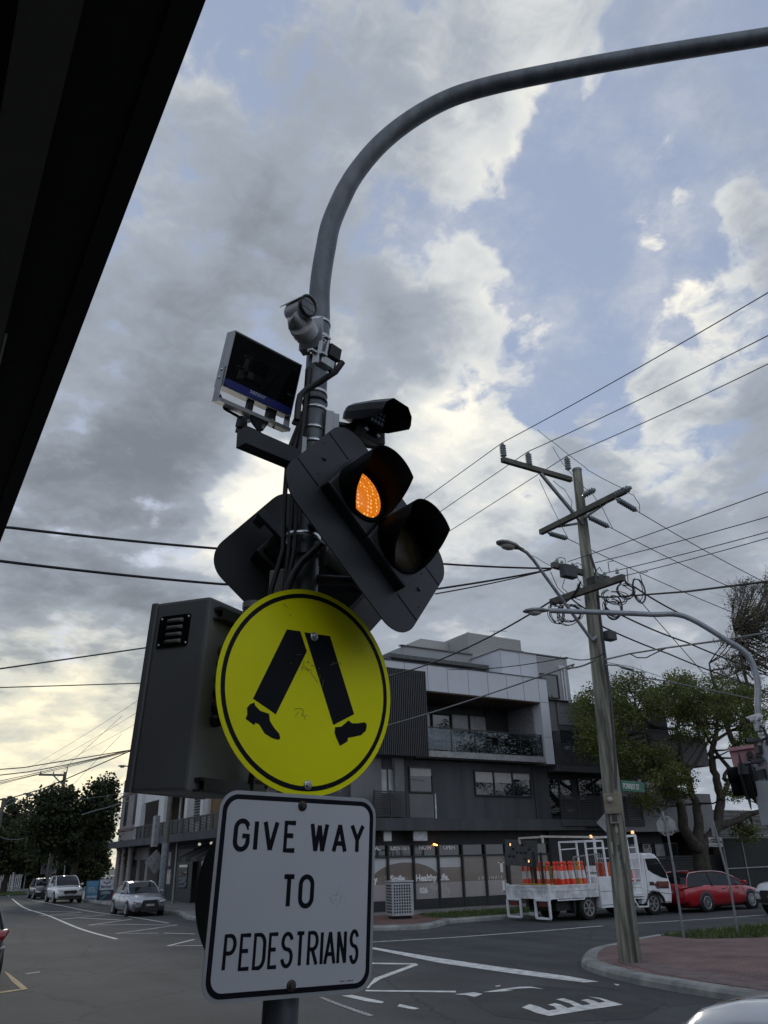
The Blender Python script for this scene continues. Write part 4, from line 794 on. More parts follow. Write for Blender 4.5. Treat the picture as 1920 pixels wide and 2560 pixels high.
# ------------------------------------------------------------------ the works truck
YN, YF = 23.55, 25.95
ZT = lambda x, y, Y=YN: PY(1220+x/3.456, 2060+y/3.456, Y)
ZX = lambda x, y, X: PX(1220+x/3.456, 2060+y/3.456, X)
tk = thing('works_truck', 'white flatbed works truck loaded with orange bollards by the grass kerb', 'truck', (24.5, 24.5, 0))
tw = mat('truck_white', (.74, .76, .79), .4, var=.10, scale=2.5, det=8); tws = mat('scuffed_white', (.66, .68, .70), .55, var=.22, scale=3, det=9, lo=.4, hi=.6); frame_m = mat('chassis_black', (.014, .014, .015), .7)
def TK(name, m, mb, par=None, **t): return mb.build(name, m, par if par is not None else tk, **t)
xr = ZT(525, 560).x; xt1 = ZT(1352, 560).x; zt1 = ZT(960, 515).z; zt0 = ZT(960, 628).z; zmid_ = ZT(960, 570).z
b = MB(); b.box((xr+.012, YN+.055, zt0+.03), (xt1-.01, YF-.055, zt0+.14)); TK('tray_floor', tws, b)
for (xa, xb, Y0, Y1, nm) in ((xr+.06, ZT(955, 560).x, YN, YN+.05, 0), (ZT(1105, 560).x, xt1, YN, YN+.05, 0), (xr+.06, xt1, YF-.05, YF, 0), (xr, xr+.05, YN+.03, YF-.03, 1)):
    b = MB(); b.box((xa, Y0, zmid_+.02), (xb, Y1, zt1)); b.box((xa, Y0+(.012 if not nm else 0), zt0), (xb, Y1-.01, zmid_+.012)); b.box((xa-(.012 if nm else -.003), Y0-.012, zt1-.05), (xb+(.004 if nm else -.003), Y1+.004, zt1+.015)); TK('side_panel', tws, b)
b = MB()
for (x, y) in ((xr, YN-.015), (xr, YF-.05)): b.box((x-.02, y, zt0-.02), (x+.08, y+.07, zt1+.06))
TK('corner_post', tw, b)
b = MB(); b.box((xr+.1, 24.1, zt0-.28), (27.4, 24.25, zt0)); b.box((xr+.1, 24.85, zt0-.28), (27.4, 25.0, zt0)); b.box((xr+.5, 23.8, .35), (26.6, 25.3, .65)); TK('chassis', frame_m, b)
def rectframe(mb, P4, w_):
    for i in range(4): mb.bar(P4[i], P4[(i+1) % 4], w_)
for (ya, yb) in ((YN+.02, YN+.78), (YF-.78, YF-.02)): b = MB(); rectframe(b, [(xr-.02, ya, zt0-.03), (xr-.02, yb, zt0-.03), (xr-.02, yb, zt0-.62), (xr-.02, ya, zt0-.62)], .07); TK('rear_frame', tw, b)
for ya in (YN+.15, YF-.65): b = MB(); b.box((xr-.03, ya, zt0-.24), (xr+.03, ya+.45, zt0-.10)); TK('tail_lamp', mat('dull_red', (.12, .02, .015), .3), b)
b = MB(); b.box((xr-.03, 24.35, zt0-.55), (xr+.0, 24.72, zt0-.43)); TK('number_plate', plate_m, b)
b = MB(); xa, xb = ZT(605, 640).x, ZT(835, 640).x; zz = ZT(700, 655).z; b.bar((xa, YN+.02, zz), (xb, YN+.02, zz), .04)
for x in (xa, (xa+xb)/2, xb): b.bar((x, YN+.02, zz), (x, YN+.02, zt0), .035)
TK('rope_rail', tw, b)
xa, xb = ZT(960, 560).x, ZT(1105, 560).x; za, zb_ = ZT(1030, 722).z, ZT(1010, 455).z
b = MB(); b.box((xa, YN-.05, za), (xb, YN+.35, zb_)); TK('toolbox', tw, b); b = MB(); b.box((xa+.02, YN-.056, za+.08), (xb-.02, YN-.05, za+.10)); b.box((xa+.02, YN-.056, zmid_-.06), (xb-.02, YN-.05, zmid_-.045)); TK('toolbox_seam', midg, b)
xc, zc = ZT(840, 745).x, .40
for (x, ys) in ((22.95, (YN+.12, YF-.12, YN+.34, YF-.34)), (26.45, (YN+.14, YF-.14))):
    for y in ys: wheel(Matrix.Identity(4), x, y, .40, .22, tk, -1 if y < 24.5 else 1, 6, mat('steel_rim', (.25, .25, .25), .5, .5))
b = MB(); b.box((22.3, YN+.1, .25), (22.36, YN+.55, zt0)); b.box((22.3, YF-.55, .25), (22.36, YF-.1, zt0)); TK('mudflap', frame_m, b)
b = MB()                                                            # step / ladder frame behind the cab
P4 = [ZT(1245, 620), ZT(1375, 615), ZT(1385, 712), ZT(1300, 715)]; rectframe(b, [(p.x, YN+.0, p.z) for p in P4], .05); a_, c_ = ZT(1250, 640), ZT(1375, 640); b.bar((a_.x, YN, a_.z), (c_.x, YN, c_.z), .04); p = ZT(1345, 520); q = ZT(1385, 712); b.bar((p.x, YN, p.z), (q.x, YN, q.z), .06); TK('step_frame', tw, b)
cabp = [ZT(x, y) for x, y in ((1338, 690), (1338, 262), (1352, 250), (1405, 250), (1440, 262), (1474, 300), (1548, 425), (1580, 520), (1592, 600), (1592, 678), (1522, 682), (1508, 640), (1470, 600), (1420, 590), (1385, 620), (1368, 690))]
b = bmesh.new(); vsb = [b.verts.new((p.x, YN-.01, p.z)) for p in cabp]; f = b.faces.new(vsb); ext = bmesh.ops.extrude_face_region(b, geom=[f]); bmesh.ops.translate(b, verts=[v for v in ext['geom'] if isinstance(v, bmesh.types.BMVert)], vec=(0, 1.85, 0)); bmesh.ops.recalc_face_normals(b, faces=b.faces[:]); bmesh.ops.bevel(b, geom=[e for e in b.edges if abs(e.verts[0].co.y-e.verts[1].co.y) < .01], offset=.05, segments=3, affect='EDGES')
mb = MB(); mb.bm(b); cabo = TK('cab', tw, mb)
for Y, s in ((YN-.014, 1), (YN+1.85-.01, -1)):
    mb = MB(); q = [ZT(x, y) for x, y in ((1352, 300), (1450, 295), (1480, 330), (1535, 425), (1548, 470), (1500, 462), (1420, 425), (1378, 395))]; mb.prism([(p.x, p.z) for p in q], Y-.006, Y+.01); TK('door_window', cglass, mb, cabo)
    mb = MB(); q = [ZT(x, y) for x, y in ((1245, 295), (1290, 292), (1312, 340), (1310, 420), (1262, 420))]
    mb = MB(); l = [ZT(x, y) for x, y in ((1342, 300), (1378, 560), (1380, 700))]; mb.tube([(p.x, Y, p.z) for p in l], .008, 4); l = [ZT(x, y) for x, y in ((1372, 575), (1480, 590), (1592, 605))]; mb.tube([(p.x, Y, p.z) for p in l], .012, 4); TK('door_seam', midg, mb, cabo)
mb = MB(); a_, c_ = ZT(1478, 303), ZT(1546, 420); mb.add([(a_.x+.015, YN+.1, a_.z), (a_.x+.015, YN+1.73, a_.z), (c_.x+.03, YN+1.8, c_.z), (c_.x+.03, YN+.05, c_.z)], [(0, 3, 2, 1)]); TK('windscreen', cglass, mb, cabo)
mb = MB(); q = [ZT(x, y) for x, y in ((1432, 520), (1462, 492), (1470, 495), (1558, 495), (1560, 556), (1470, 556), (1462, 562))]; mb.prism([(p.x, p.z) for p in q], YN-.022, YN-.011); TK('door_decal', mat('maroon_decal', (.16, .04, .03), .5, var=.5, scale=18), mb, cabo)
mb = MB(); q = [ZT(x, y) for x, y in ((1478, 540), (1556, 540), (1557, 553), (1478, 553))]; mb.prism([(p.x, p.z) for p in q], YN-.026, YN-.0225); q = [ZT(x, y) for x, y in ((1447, 525), (1461, 508), (1474, 525), (1461, 543))]; mb.prism([(p.x, p.z) for p in q], YN-.026, YN-.0225); TK('decal_band', trim, mb, cabo)
mb = MB(); q = [ZT(x, y) for x, y in ((1392, 500), (1425, 498), (1440, 520), (1430, 532), (1395, 530))]; mb.prism([(p.x, p.z) for p in q], YN-.02, YN-.012); TK('door_vent', trim, mb, cabo)
mb = MB(); ar = [ZT(x, y) for x, y in ((1366, 690), (1382, 612), (1420, 582), (1472, 592), (1512, 636), (1526, 684))]; mb.tube([(p.x, YN-.005, p.z) for p in ar], .05, 6); TK('wheel_arch', trim, mb, cabo)
mb = MB(); p = ZT(1560, 385); mb.cbox((p.x+.1, YN-.16, p.z), (.1, .2, .38), bev=.03); mb.bar((p.x+.02, YN-.02, p.z+.1), (p.x+.1, YN-.14, p.z+.12), .03); TK('mirror', trim, mb, cabo)
mb = MB(); p = ZT(1410, 255); mb.cbox((p.x, YN+.3, p.z+.03), (.2, .14, .07), bev=.02); TK('roof_marker', trim, mb, cabo)
# overhead rack
b = MB(); zR = ZT(700, 108).z; xA, xB = xr+.25, ZT(1270, 108).x
b.bar((xA, 24.0, zR+.02), (ZT(1030, 125).x, 23.75, zR-.03), .07); b.bar((xA, 23.9, zR), (xA-.05, 25.2, zR), .07); b.bar((xA-.05, 25.2, zR), (xA-.02, 25.2, zR-.22), .06); b.bar((xA, 23.9, zR), (xA, 23.9, zR-.22), .06)
TK('rack_rail', mat('cream_tube', (.48, .45, .40), .5), b)
b = MB(); t1, t2, t3 = ZT(868, 145), ZT(1018, 140), ZT(880, 260); zt_ = t1.z
xa, xb = t1.x, t2.x
for y in (23.75, 25.2):
    b.bar((xa, y, zt_), (xb, y, zt_), .06); b.bar((xa, y, zt_), (xa+.03, y, zt0+.1), .06); b.bar((xb, y, zt_), (xb+.06, y, zt0+.1), .06); b.bar((xa+.01, y, zt_-.28), (xb+.03, y, zt_-.24), .04)
b.bar((xa, 23.75, zt_), (xa, 25.2, zt_), .06); b.bar((xb, 23.75, zt_), (xb, 25.2, zt_), .06); TK('rack_frame', tw, b)
b = MB(); h1 = ZT(1275, 100); h2 = ZT(1330, 505); xh = h1.x
for y in (YN+.02, YF-.1): b.bar((xh-.02, y, h1.z), (h2.x, y, zt0), .085)
b.bar((xh-.02, YN, h1.z), (xh-.02, YF-.08, h1.z), .085); b.bar((xh-.5, YN+.05, h1.z-.03), (xh, YN+.05, h1.z), .06); b.bar((xh-.5, YN+.05, h1.z), (xh-.35, YN+.05, zt1), .05)
for k in range(4): z = zt1+.1+k*(h1.z-zt1)/4.4; b.bar((xh-.55, YN+.05, z), (xh+.05, YN+.05, z), .04); b.bar((xh+.03, YN+.05, z), (xh+.03, YF-.1, z), .04)
TK('headboard_frame', tw, b)
amber = mat('lit_beacon', (1.0, .50, .20), .4, var=0, emit=1.2)
for (x, y) in ((888, 108), (1248, 70)): p = ZT(x, y, 23.8); b = MB(); b.lathe([(.06, -.06), (.06, .02), (.04, .05), (0, .06)], 14, Matrix.Translation((p.x, 23.8, p.z))); TK('beacon', amber, b)
# arrow board on the tail
ab = MB(); M = Matrix.Translation(ZX(288, 250, xr+.30)) @ Matrix.Rotation(R(-43), 4, 'Z') @ Matrix.Rotation(R(4), 4, 'Y'); ab.cbox((0, 0, 0), (1.25, .08, .92), M); abo = TK('arrow_board', mat('matt_black', (.05, .052, .055), .7), ab)
for k, (u, v) in enumerate(((-.45, .3), (-.3, .15), (-.15, .02), (0, .02), (.15, .02), (.3, .15), (.15, -.2), (.3, -.3), (-.3, -.12), (.45, .02), (-.45, -.12), (.05, .3))):
    lb = MB(); lb.lathe([(.05, -.06), (.055, -.05), (0, -.045)], 10, M @ Matrix.Translation((u, 0, v)) @ Matrix.Rotation(R(90), 4, 'X') @ Matrix.Translation((0, 0, .10))); TK('lamp', trim, lb, abo)
for (u, v) in ((-.42, .28), (.28, -.28)): lb = MB(); lb.cbox((u, -.05, v), (.05, .02, .09), M); TK('lit_lamp', amber, lb, abo)
pl = MB(); pl.bar((xr+.35, 24.2, zt0+.1), (xr+.35, 24.2, ZX(288, 250, xr+.3).z), .07); pl.bar((xr+.6, 24.9, zt0+.1), (xr+.6, 24.9, ZX(288, 250, xr+.3).z), .07); TK('arrow_board_stand', frame_m, pl)
# load (each piece can be lifted off)
orange = mat('fluoro_orange', (.78, .065, .022), .5, var=.12, scale=4); reflw = mat('reflective_white', (.62, .62, .62), .5, var=.12, scale=9); yel = mat('yellow_timber', (.24, .135, .03), .6, var=.3, scale=5); ybol = mat('amber_plastic', (.55, .20, .02), .5)
def bollard(p, lean, m2=None):
    t = thing('traffic_bollard', 'x', 'bollard', p, 'orange and white traffic bollards standing on the truck tray'); M = Matrix.Translation(V(p)) @ Matrix.Rotation(lean[0], 4, 'X') @ Matrix.Rotation(lean[1], 4, 'Y')
    b = MB(); b.lathe([(.10, 0), (.095, .1), (.058, .92), (.042, .96), (.042, .99), (.058, 1.01), (.055, 1.07), (.025, 1.10), (0, 1.10)], 16, M); b.build('post', m2 or orange, t)
    b = MB(); b.lathe([(.080, .50), (.067, .78)], 16, M); b.build('reflective_band', reflw, t); return t
ords = ['first', 'second', 'third', 'fourth', 'fifth', 'sixth', 'seventh', 'eighth', 'ninth', 'tenth', 'eleventh', 'twelfth', 'thirteenth', 'fourteenth', 'fifteenth', 'sixteenth', 'seventeenth', 'eighteenth']
bl = [(320, .35, 0), (362, .4, 0), (405, .7, 0), (445, .3, 0), (470, .9, 0), (495, .3, 0), (522, .4, 0), (548, .8, 0), (578, .1, 0), (615, .9, 0), (645, .15, 0), (668, .6, 0), (690, .2, 0), (715, .6, 0), (740, .1, 0), (768, .9, 1), (800, .12, 1), (838, .1, 0)]
for k, (x, dy, am) in enumerate(bl):
    Y = YN+.18+dy; p = ZT(x, 470, Y)
    if p.x < xr+.75+.03*k: p = ZX(x, 470, xr+.75+.25*(k % 3)); Y = min(p.y, YF-.2)
    o = bollard((p.x, Y, zt0+.14), (R(random.uniform(-2, 2)), R(random.uniform(-4, 1))), ybol if am else None)
    o['label'] = '%s orange and white bollard from the left of the truck tray row' % ords[k]
t = thing('traffic_cone', 'orange and white traffic cone standing behind the truck cab', 'cone', (ZT(1245, 500, 23.8).x, 23.8, zt0+.14)); o = ORG[t.name]
b = MB(); b.lathe([(.18, .03), (.05, .72), (.03, .73), (0, .73)], 18, Matrix.Translation(o)); b.cbox((0, 0, .02), (.4, .4, .04), Matrix.Translation(o)); b.build('body', orange, t); b = MB(); b.lathe([(.145, .2), (.10, .43)], 18, Matrix.Translation(o)); b.build('reflective_band', reflw, t)
t = thing('wheelie_bin', 'orange plastic bin standing on the truck behind the wooden pole', 'bin', (ZT(1035, 450, 24.2).x, 24.2, zt0+.14)); o = ORG[t.name]; T = Matrix.Translation(o)
b = MB(); b.add([(-.22, -.25, 0), (.22, -.25, 0), (.22, .25, 0), (-.22, .25, 0), (-.28, -.32, .95), (.28, -.32, .95), (.28, .32, .95), (-.28, .32, .95)], [(0, 3, 2, 1), (4, 5, 6, 7), (0, 1, 5, 4), (1, 2, 6, 5), (2, 3, 7, 6), (3, 0, 4, 7)], T); b.build('body', mat('bin_orange', (.62, .07, .01), .5), t); b = MB(); b.cbox((0, 0, .985), (.60, .68, .06), T, .02); b.build('lid', orange, t)
t = thing('works_sign', 'white sign board with black words leaning on the truck load', 'sign', (ZT(895, 470, 23.9).x, 23.9, zt0+.14)); p0, p1 = ZT(848, 362, 23.9), ZT(945, 472, 23.9)
b = MB(); b.box((p0.x, 23.9, zt0+.14), (p1.x, 23.94, p0.z)); b.build('board', mat('sign_board_white', (.55, .55, .53), .5), t)
b = MB()
for s, zz, sz in (('FOOTPATH', p0.z-.30, .115), ('CLOSED', p0.z-.48, .115)): font_text(s, sz, Matrix.Translation(((p0.x+p1.x)/2, 0, zz)), 23.895, b, .004, .9, 'CENTER')
b.build('lettering', trim, t)
t = thing('timber_stand', 'yellow timber stand under the arrow board on the truck', 'stand', (xr+.75, 24.7, zt0+.14)); o = ORG[t.name]
b = MB()
for dy in (-.55, -.3, .1, .45): b.bar((o.x, o.y+dy, o.z), (o.x, o.y+dy+.06, o.z+.95), .05, .09)
b.bar((o.x, o.y-.6, o.z+.9), (o.x, o.y+.6, o.z+.93), .08); b.build('frame', yel, t)
t = thing('yellow_crate', 'long yellow crate lying across the tail of the truck tray', 'crate', (xr+.3, 24.5, zt0+.14)); o = ORG[t.name]; b = MB(); b.cbox((o.x, 24.5, o.z+.17), (.3, 1.5, .30), None, .02); b.build('body', yel, t); b = MB(); b.cbox((o.x, 24.5, o.z+.33), (.34, 1.54, .04)); b.build('rim', mat('yellow_rim', (.42, .25, .06), .6), t)
t = thing('mesh_guard', 'grey steel mesh guard standing on the truck load', 'guard', (ZT(850, 400, 24.6).x, 24.6, zt0+.14)); b = MB(); pa, pb = ZT(735, 285, 24.6), ZT(985, 460, 24.6)
rectframe(b, [(pa.x, 24.6, zt0+.14), (pb.x, 24.6, zt0+.14), (pb.x, 24.6, pa.z+.1), (pa.x, 24.6, pa.z)], .045)
gx = ZT(930, 260, 24.0).x
for x in (gx, ZT(980, 260, 24.0).x): b.bar((x, 24.0, zt0+.14), (x, 24.0, ZT(930, 260, 24.0).z), .04)
b.build('frame', mat('galv_tube', (.25, .26, .27), .5, .3), t)
b = MB()
for k in range(12): x = pa.x+(pb.x-pa.x)*k/12; b.bar((x, 24.61, zt0+.2), (x, 24.61, pa.z), .008)
b.build('mesh', _m['galv_tube'], t)
t = thing('sand_bags', 'heap of pale bags behind the truck cab', 'bags', (ZT(1295, 480, 24).x, 24.0, zt0+.14)); o = ORG[t.name]; b = MB()
for (dx, dy, dz, s) in ((0, 0, .12, .26), (.1, .2, .3, .24), (-.08, .3, .12, .25)): b.lathe([(0, -.5*s), (.8*s, -.42*s), (s, 0), (.8*s, .42*s), (0, .5*s)], 14, Matrix.Translation(V(o)+V((dx, dy, dz))))
b.build('sack', mat('sack_cloth', (.40, .34, .30), .9, var=.2), t)
# sandwich boards
def aboard(name, label, px, py, wd, ht, mats, rz, Xp):
    p = PX(px, py, Xp); p.z = .15; t = thing(name, label, 'sign', tuple(p)); M = Matrix.Translation(p) @ Matrix.Rotation(R(rz), 4, 'Z')
    for s, nm in ((-1, 'front_panel'), (1, 'rear_panel')):
        b = MB(); b.add([(-wd/2, s*.25, 0), (wd/2, s*.25, 0), (wd/2, s*.03, ht), (-wd/2, s*.03, ht), (-wd/2, s*.22, 0), (wd/2, s*.22, 0), (wd/2, s*.0, ht), (-wd/2, s*.0, ht)], [(0, 1, 2, 3), (7, 6, 5, 4), (0, 4, 5, 1), (2, 6, 7, 3), (1, 5, 6, 2), (0, 3, 7, 4)], M); b.build(nm, mats[0], t)
    return t, M
abl = mat('board_blue', (.10, .26, .42), .5); abw = mat('board_white', (.5, .53, .58), .5); navy = mat('board_navy', (.03, .035, .07), .5)
t, M = aboard('sandwich_board', 'blue sandwich board standing right of the white sport utility vehicle', 228, 2250, .9, 1.15, [abl], 0, 13.6)
b = MB(); Mf = M @ Matrix.Translation((0, -.25, 0)) @ Matrix.Rotation(math.atan2(.22, 1.15), 4, 'X').inverted()
for k, z in enumerate((.42, .55, .68)): b.box((-.35, -.012, z), (.30-.1*k, -.004, z+.06), Mf)
b.box((-.4, -.012, .05), (.42, -.004, .2), Mf); b.build('print', mat('pale_print', (.4, .5, .56), .5), t)
t, M = aboard('sandwich_board', 'white and navy sandwich board reading open beside the silver sedan', 262, 2250, 1.0, 1.3, [navy], 0, 13.75)
Mf = M @ Matrix.Translation((0, -.25, 0)) @ Matrix.Rotation(math.atan2(.22, 1.3), 4, 'X').inverted()
b = MB(); b.box((-.46, -.012, .62), (.46, -.004, 1.28), Mf); b.build('print', abw, t)
b = MB(); stroke(b, arc(0, 1.2, .25, .17, 200, 340, 10), .06, -.02, -.0125, Mf); font_text('Barber', .27, Mf @ Matrix.Translation((-.4, 0, .74)), -.016, b, .006); b.build('lettering', navy, t)
b = MB(); font_text('OPEN', .25, Mf @ Matrix.Translation((-.37, 0, .36)), -.012, b, .006); b.build('lettering', mat('pale_print', (.4, .5, .56), .5), t)
b = MB(); b.prism([(-.40, .05), (-.30, .04), (-.05, .2), (.0, .31), (-.08, .30), (-.2, .17)], -.014, -.004, Mf); b.build('print', mat('teal_print', (.05, .25, .22), .5), t)
# ------------------------------------------------------------------ the wooden utility pole
U5 = lambda x, y: (1180+x/2.242, 1050+y/2.242)
wood = mat('weathered_wood', (.125, .13, .10), .9, 0, .35, 2.6, bump=.8, bscale=14, det=12, c2=(.30, .30, .245), lo=.40, hi=.62); wood2 = mat('crossarm_wood', (.10, .095, .08), .85, 0, .3, 3, bump=.5, bscale=20)
steel = mat('galvanised_steel', (.25, .265, .28), .5, .45, .18, 6, det=8); ins = mat('grey_porcelain', (.17, .21, .22), .25, 0, .15); ins2 = mat('green_glass', (.30, .42, .36), .15, 0, .2); wirem = mat('cable_black', (.010, .010, .011), .7); hwire = mat('weathered_conductor', (.05, .05, .05), .6); greyw = mat('grey_cable', (.16, .165, .17), .6)
# wood grain runs along the pole
for mm in (wood,):
    t_ = mm.node_tree; tx = [n for n in t_.nodes if n.type == 'TEX_COORD'][0]; mp = t_.nodes.new('ShaderNodeMapping'); mp.inputs['Scale'].default_value = (3.5, 3.5, .22)
    for lk in list(t_.links):
        if lk.from_node == tx: s_ = lk.to_socket; t_.links.remove(lk); t_.links.new(mp.outputs[0], s_)
    t_.links.new(tx.outputs['Object'], mp.inputs[0])
ub = G(1576, 2405, .14); ut = PD(*U5(588, 282), math.hypot(ub.x, ub.y)+.1)
up_ = thing('utility_pole', 'tall weathered wooden utility pole with crossarms standing on the brick paved corner', 'utility pole', tuple(ub))
UA = lambda z: ub+(ut-ub)*((z-ub.z)/(ut.z-ub.z)); UR = lambda z: .235-.010*z
b = MB(); b.tube([UA(z) for z in (-.2, .6, 1.5, 3, 5, 7, 9, 11, ut.z)], [UR(z) for z in (-.2, .6, 1.5, 3, 5, 7, 9, 11, ut.z)], 22); b.build('pole', wood, up_)
b = MB(); b.tube([UA(ut.z-.02), UA(ut.z+.03)], UR(ut.z)+.012, 22); b.build('pole_cap', steel, up_)
XU, YU = ub.x, UA(10).y
def carm(p, q, w_, m=wood2): b = MB(); b.bar(p, q, w_, w_*1.15); return b.build('crossarm', m, up_)
a1 = PY(*U5(168, 222), YU); a1r = PY(*U5(560, 365), YU); a1r.z = a1.z; carm(a1, a1r, .11)
a2l, a2r = PX(*U5(385, 630), XU-.2), PX(*U5(860, 395), XU-.2); carm(a2l, a2r, .12)
a3l, a3r = PY(*U5(450, 812), YU+.1), PY(*U5(765, 895), YU+.1); carm(a3l, a3r, .12)
a4l, a4r = PX(*U5(445, 1022), XU-.22), PX(*U5(850, 882), XU-.22); carm(a4l, a4r, .13)
b = MB(); b.bar(PY(*U5(385, 300), YU-.1), UA(9.95)+V((-.1, -.1, 0)), .07); b.bar(a2l.lerp(a2r, .2)+V((0, 0, -.06)), UA(10.05), .05); b.bar(a2l.lerp(a2r, .8)+V((0, 0, -.06)), UA(10.15), .05); b.build('brace', steel, up_)
def insul(p, h, r, m=ins, n=5, M=None):
    prof = [(0, 0), (.02, 0)]
    for k in range(n): z = h*(.12+.8*k/n); prof += [(r*.6, z), (r, z+.04*h), (r*.62, z+.1*h)]
    prof += [(r*.5, h*.97), (0, h)]; b = MB(); b.lathe(prof, 14, M or Matrix.Translation(V(p))); return b.build('insulator', m, up_)
i1 = a1+V((.06, 0, .06)); i2 = PY(*U5(322, 262), YU); i3 = PY(*U5(540, 285), YU)
for p in (i1, i2, i3): insul(p, .42, .09)
ins_top = [p+V((0, 0, .44)) for p in (i1, i2, i3)]
q = PX(*U5(795, 425), XU-.2); MQ = Matrix.Translation(q) @ (a2r-a2l).normalized().to_track_quat('Z', 'Y').to_matrix().to_4x4(); insul(q, .55, .09, M=MQ)
q = PX(*U5(618, 425), XU-.05); MQ = Matrix.Translation(q) @ V((.2, -.9, .1)).to_track_quat('Z', 'Y').to_matrix().to_4x4(); insul(q, .4, .09, M=MQ)
st_end = []
for (s0, s1, yy) in (((805, 440), (925, 510), a2r.y+.2), ((645, 540), (770, 600), YU-.3), ((425, 633), (535, 665), a2l.y-.1)):
    p, q = PY(*U5(*s0), yy), PY(*U5(*s1), yy); d = (q-p); MQ = Matrix.Translation(p) @ d.normalized().to_track_quat('Z', 'Y').to_matrix().to_4x4(); insul(p, d.length, .075, ins, 8, MQ); st_end.append(q)
for (x, y) in ((478, 800), (505, 812), (565, 825), (590, 838)): insul(PY(*U5(x, y), YU+.1), .12, .05, ins2, 2)
for (x, y) in ((745, 880), (815, 862), (705, 880), (600, 945)): insul(PX(*U5(x, y), XU-.25), .13, .055, ins2, 2)
b = MB(); b.cbox(PY(*U5(540, 850), YU-.1), (.42, .2, .32), None, .02); b.build('fuse_box', metal, up_)
b = MB(); b.cbox(UA(8.35)+V((.05, -.24, 0)), (.5, .3, .2), None, .02); b.build('joint_bracket', metal, up_)
rr_ = random.Random(3)
dirv = V((-ub.x, -ub.y, 0)).normalized(); side = V((-dirv.y, dirv.x, 0))
b = MB()
for (cx, cy, rx, ry, k) in ((475, 1085, 32, 58, 4), (545, 1090, 55, 50, 6), (790, 1055, 45, 62, 6), (860, 960, 40, 48, 4), (935, 960, 28, 70, 3), (800, 1000, 60, 40, 3)):   # coiled service tails below the arms
    b = MB()
    for j in range(k):
        c = PX(*U5(cx+rr_.uniform(-8, 8), cy+rr_.uniform(-8, 8)), XU-.3+rr_.uniform(-.2, .2)); s = c.length*.000448*.45; ang = rr_.uniform(-.3, .3); k1, k2 = rr_.uniform(.7, 1.05), rr_.uniform(.7, 1.05)
        b.tube([c+side*(rx*s*k1*1.3*math.cos(t))+dirv*(.1*math.sin(t*.5))+V((0, 0, ry*s*k2*1.2*math.sin(t)+ang*rx*s*math.cos(t))) for t in [6.0*i/26+2 for i in range(27)]], .010, 5)
    b.build('service_tail', wirem, up_)
for (l) in (((455, 800), (490, 770), (520, 775), (525, 800)), ((560, 820), (590, 800), (615, 815)), ((690, 850), (715, 825), (728, 850)), ((875, 910), (868, 830), (890, 828)), ((960, 930), (940, 860), (985, 850)), ((770, 850), (762, 795), (790, 790)), ((520, 890), (505, 940), (560, 990), (600, 960)), ((440, 850), (480, 940), (520, 980), (610, 1010)), ((580, 870), (640, 960), (660, 1010))):
    b = MB(); b.tube([PX(*U5(x, y), XU-.25) for x, y in l], .010, 5); b.build('service_tail', wirem, up_)
b = MB(); l = [UA(9.1)+V((-.02, -UR(9)-.02, 0)), UA(8.7)+V((.1, -UR(8.7)-.02, 0)), UA(7.5)+V((.06, -UR(7.5)-.02, 0)), UA(5.5)+V((.08, -UR(5.5)-.03, 0)), UA(4.2)+V((.0, -UR(4)-.03, 0)), UA(3.5)+V((-.1, -UR(3.4)-.03, 0))]; b.tube(l, .028, 8); b.build('cable_guard', mat('dark_conduit', (.05, .052, .055), .6), up_)
b = MB(); b.tube([UA(2.0)+V((-.04, -UR(2)-.015, 0)), UA(.1)+V((-.03, -UR(0)-.02, 0))], .03, 8); b.tube([UA(2.6)+V((.03, -UR(2.6)-.01, 0)), UA(.1)+V((.03, -UR(0)-.01, 0))], .018, 8); b.build('conduit', mat('grey_conduit', (.22, .23, .20), .6), up_)
def onpole(x, y, w_, h_, d_, name, m, bev=.015):                     # small box fixed to the side of the pole that faces us
    p = PD(x, y, math.hypot(ub.x, ub.y)); r_ = UR(p.z); c = p+dirv*(r_+d_*.4); M = Matrix.Translation(c) @ Matrix.Rotation(math.atan2(dirv.x, -dirv.y), 4, 'Z'); mb = MB(); mb.cbox((0, 0, 0), (w_, d_, h_), M, bev); o = mb.build(name, m, up_); return o, M
Z6 = lambda x, y: (1400+x/3.16, 1650+y/3.16)
mbx, Mm = onpole(*Z6(410, 1142), .34, .42, .2, 'meter_box', mat('beige_box', (.21, .18, .13), .5)); b = MB(); b.lathe([(.06, -.02), (.06, .02), (0, .03)], 14, Mm @ Matrix.Translation((-.03, -.11, .08)) @ Matrix.Rotation(R(90), 4, 'X')); b.build('label', mat('pale_label', (.4, .38, .34), .5), mbx)
o, Mm = onpole(*Z6(430, 1250), .18, .24, .14, 'fuse_box', mat('beige_box2', (.26, .25, .22), .5)); b = MB(); b.box((-.06, -.078, -.08), (.06, -.071, .08), Mm); b.build('fuse_lid', mat('brown_lid', (.06, .05, .045), .5), o)
onpole(*Z6(445, 1330), .05, .2, .03, 'pole_tag', mat('pale_label', (.4, .38, .34), .5), .004); onpole(*Z6(412, 1485), .03, .24, .02, 'pole_tag', mat('pale_label', (.4, .38, .34), .5), .004)
# graffiti smear on the wood
b = MB(); p = PD(*Z6(520, 1545), math.hypot(ub.x, ub.y))+dirv*(UR(1.8)+.004)
for k in range(4):
    b.add([p+side*(-.10+.01*k)+V((0, 0, .22-.16*k)), p+side*(-.21+.02*k)-dirv*.06+V((0, 0, .2-.16*k)), p+side*(-.2+.02*k)-dirv*.06+V((0, 0, .1-.16*k)), p+side*(-.11)+V((0, 0, .07-.16*k))], [(0, 1, 2, 3)])
b.build('paint_smear', mat('teal_smear', (.07, .12, .115), .8, var=.3, scale=12), up_)
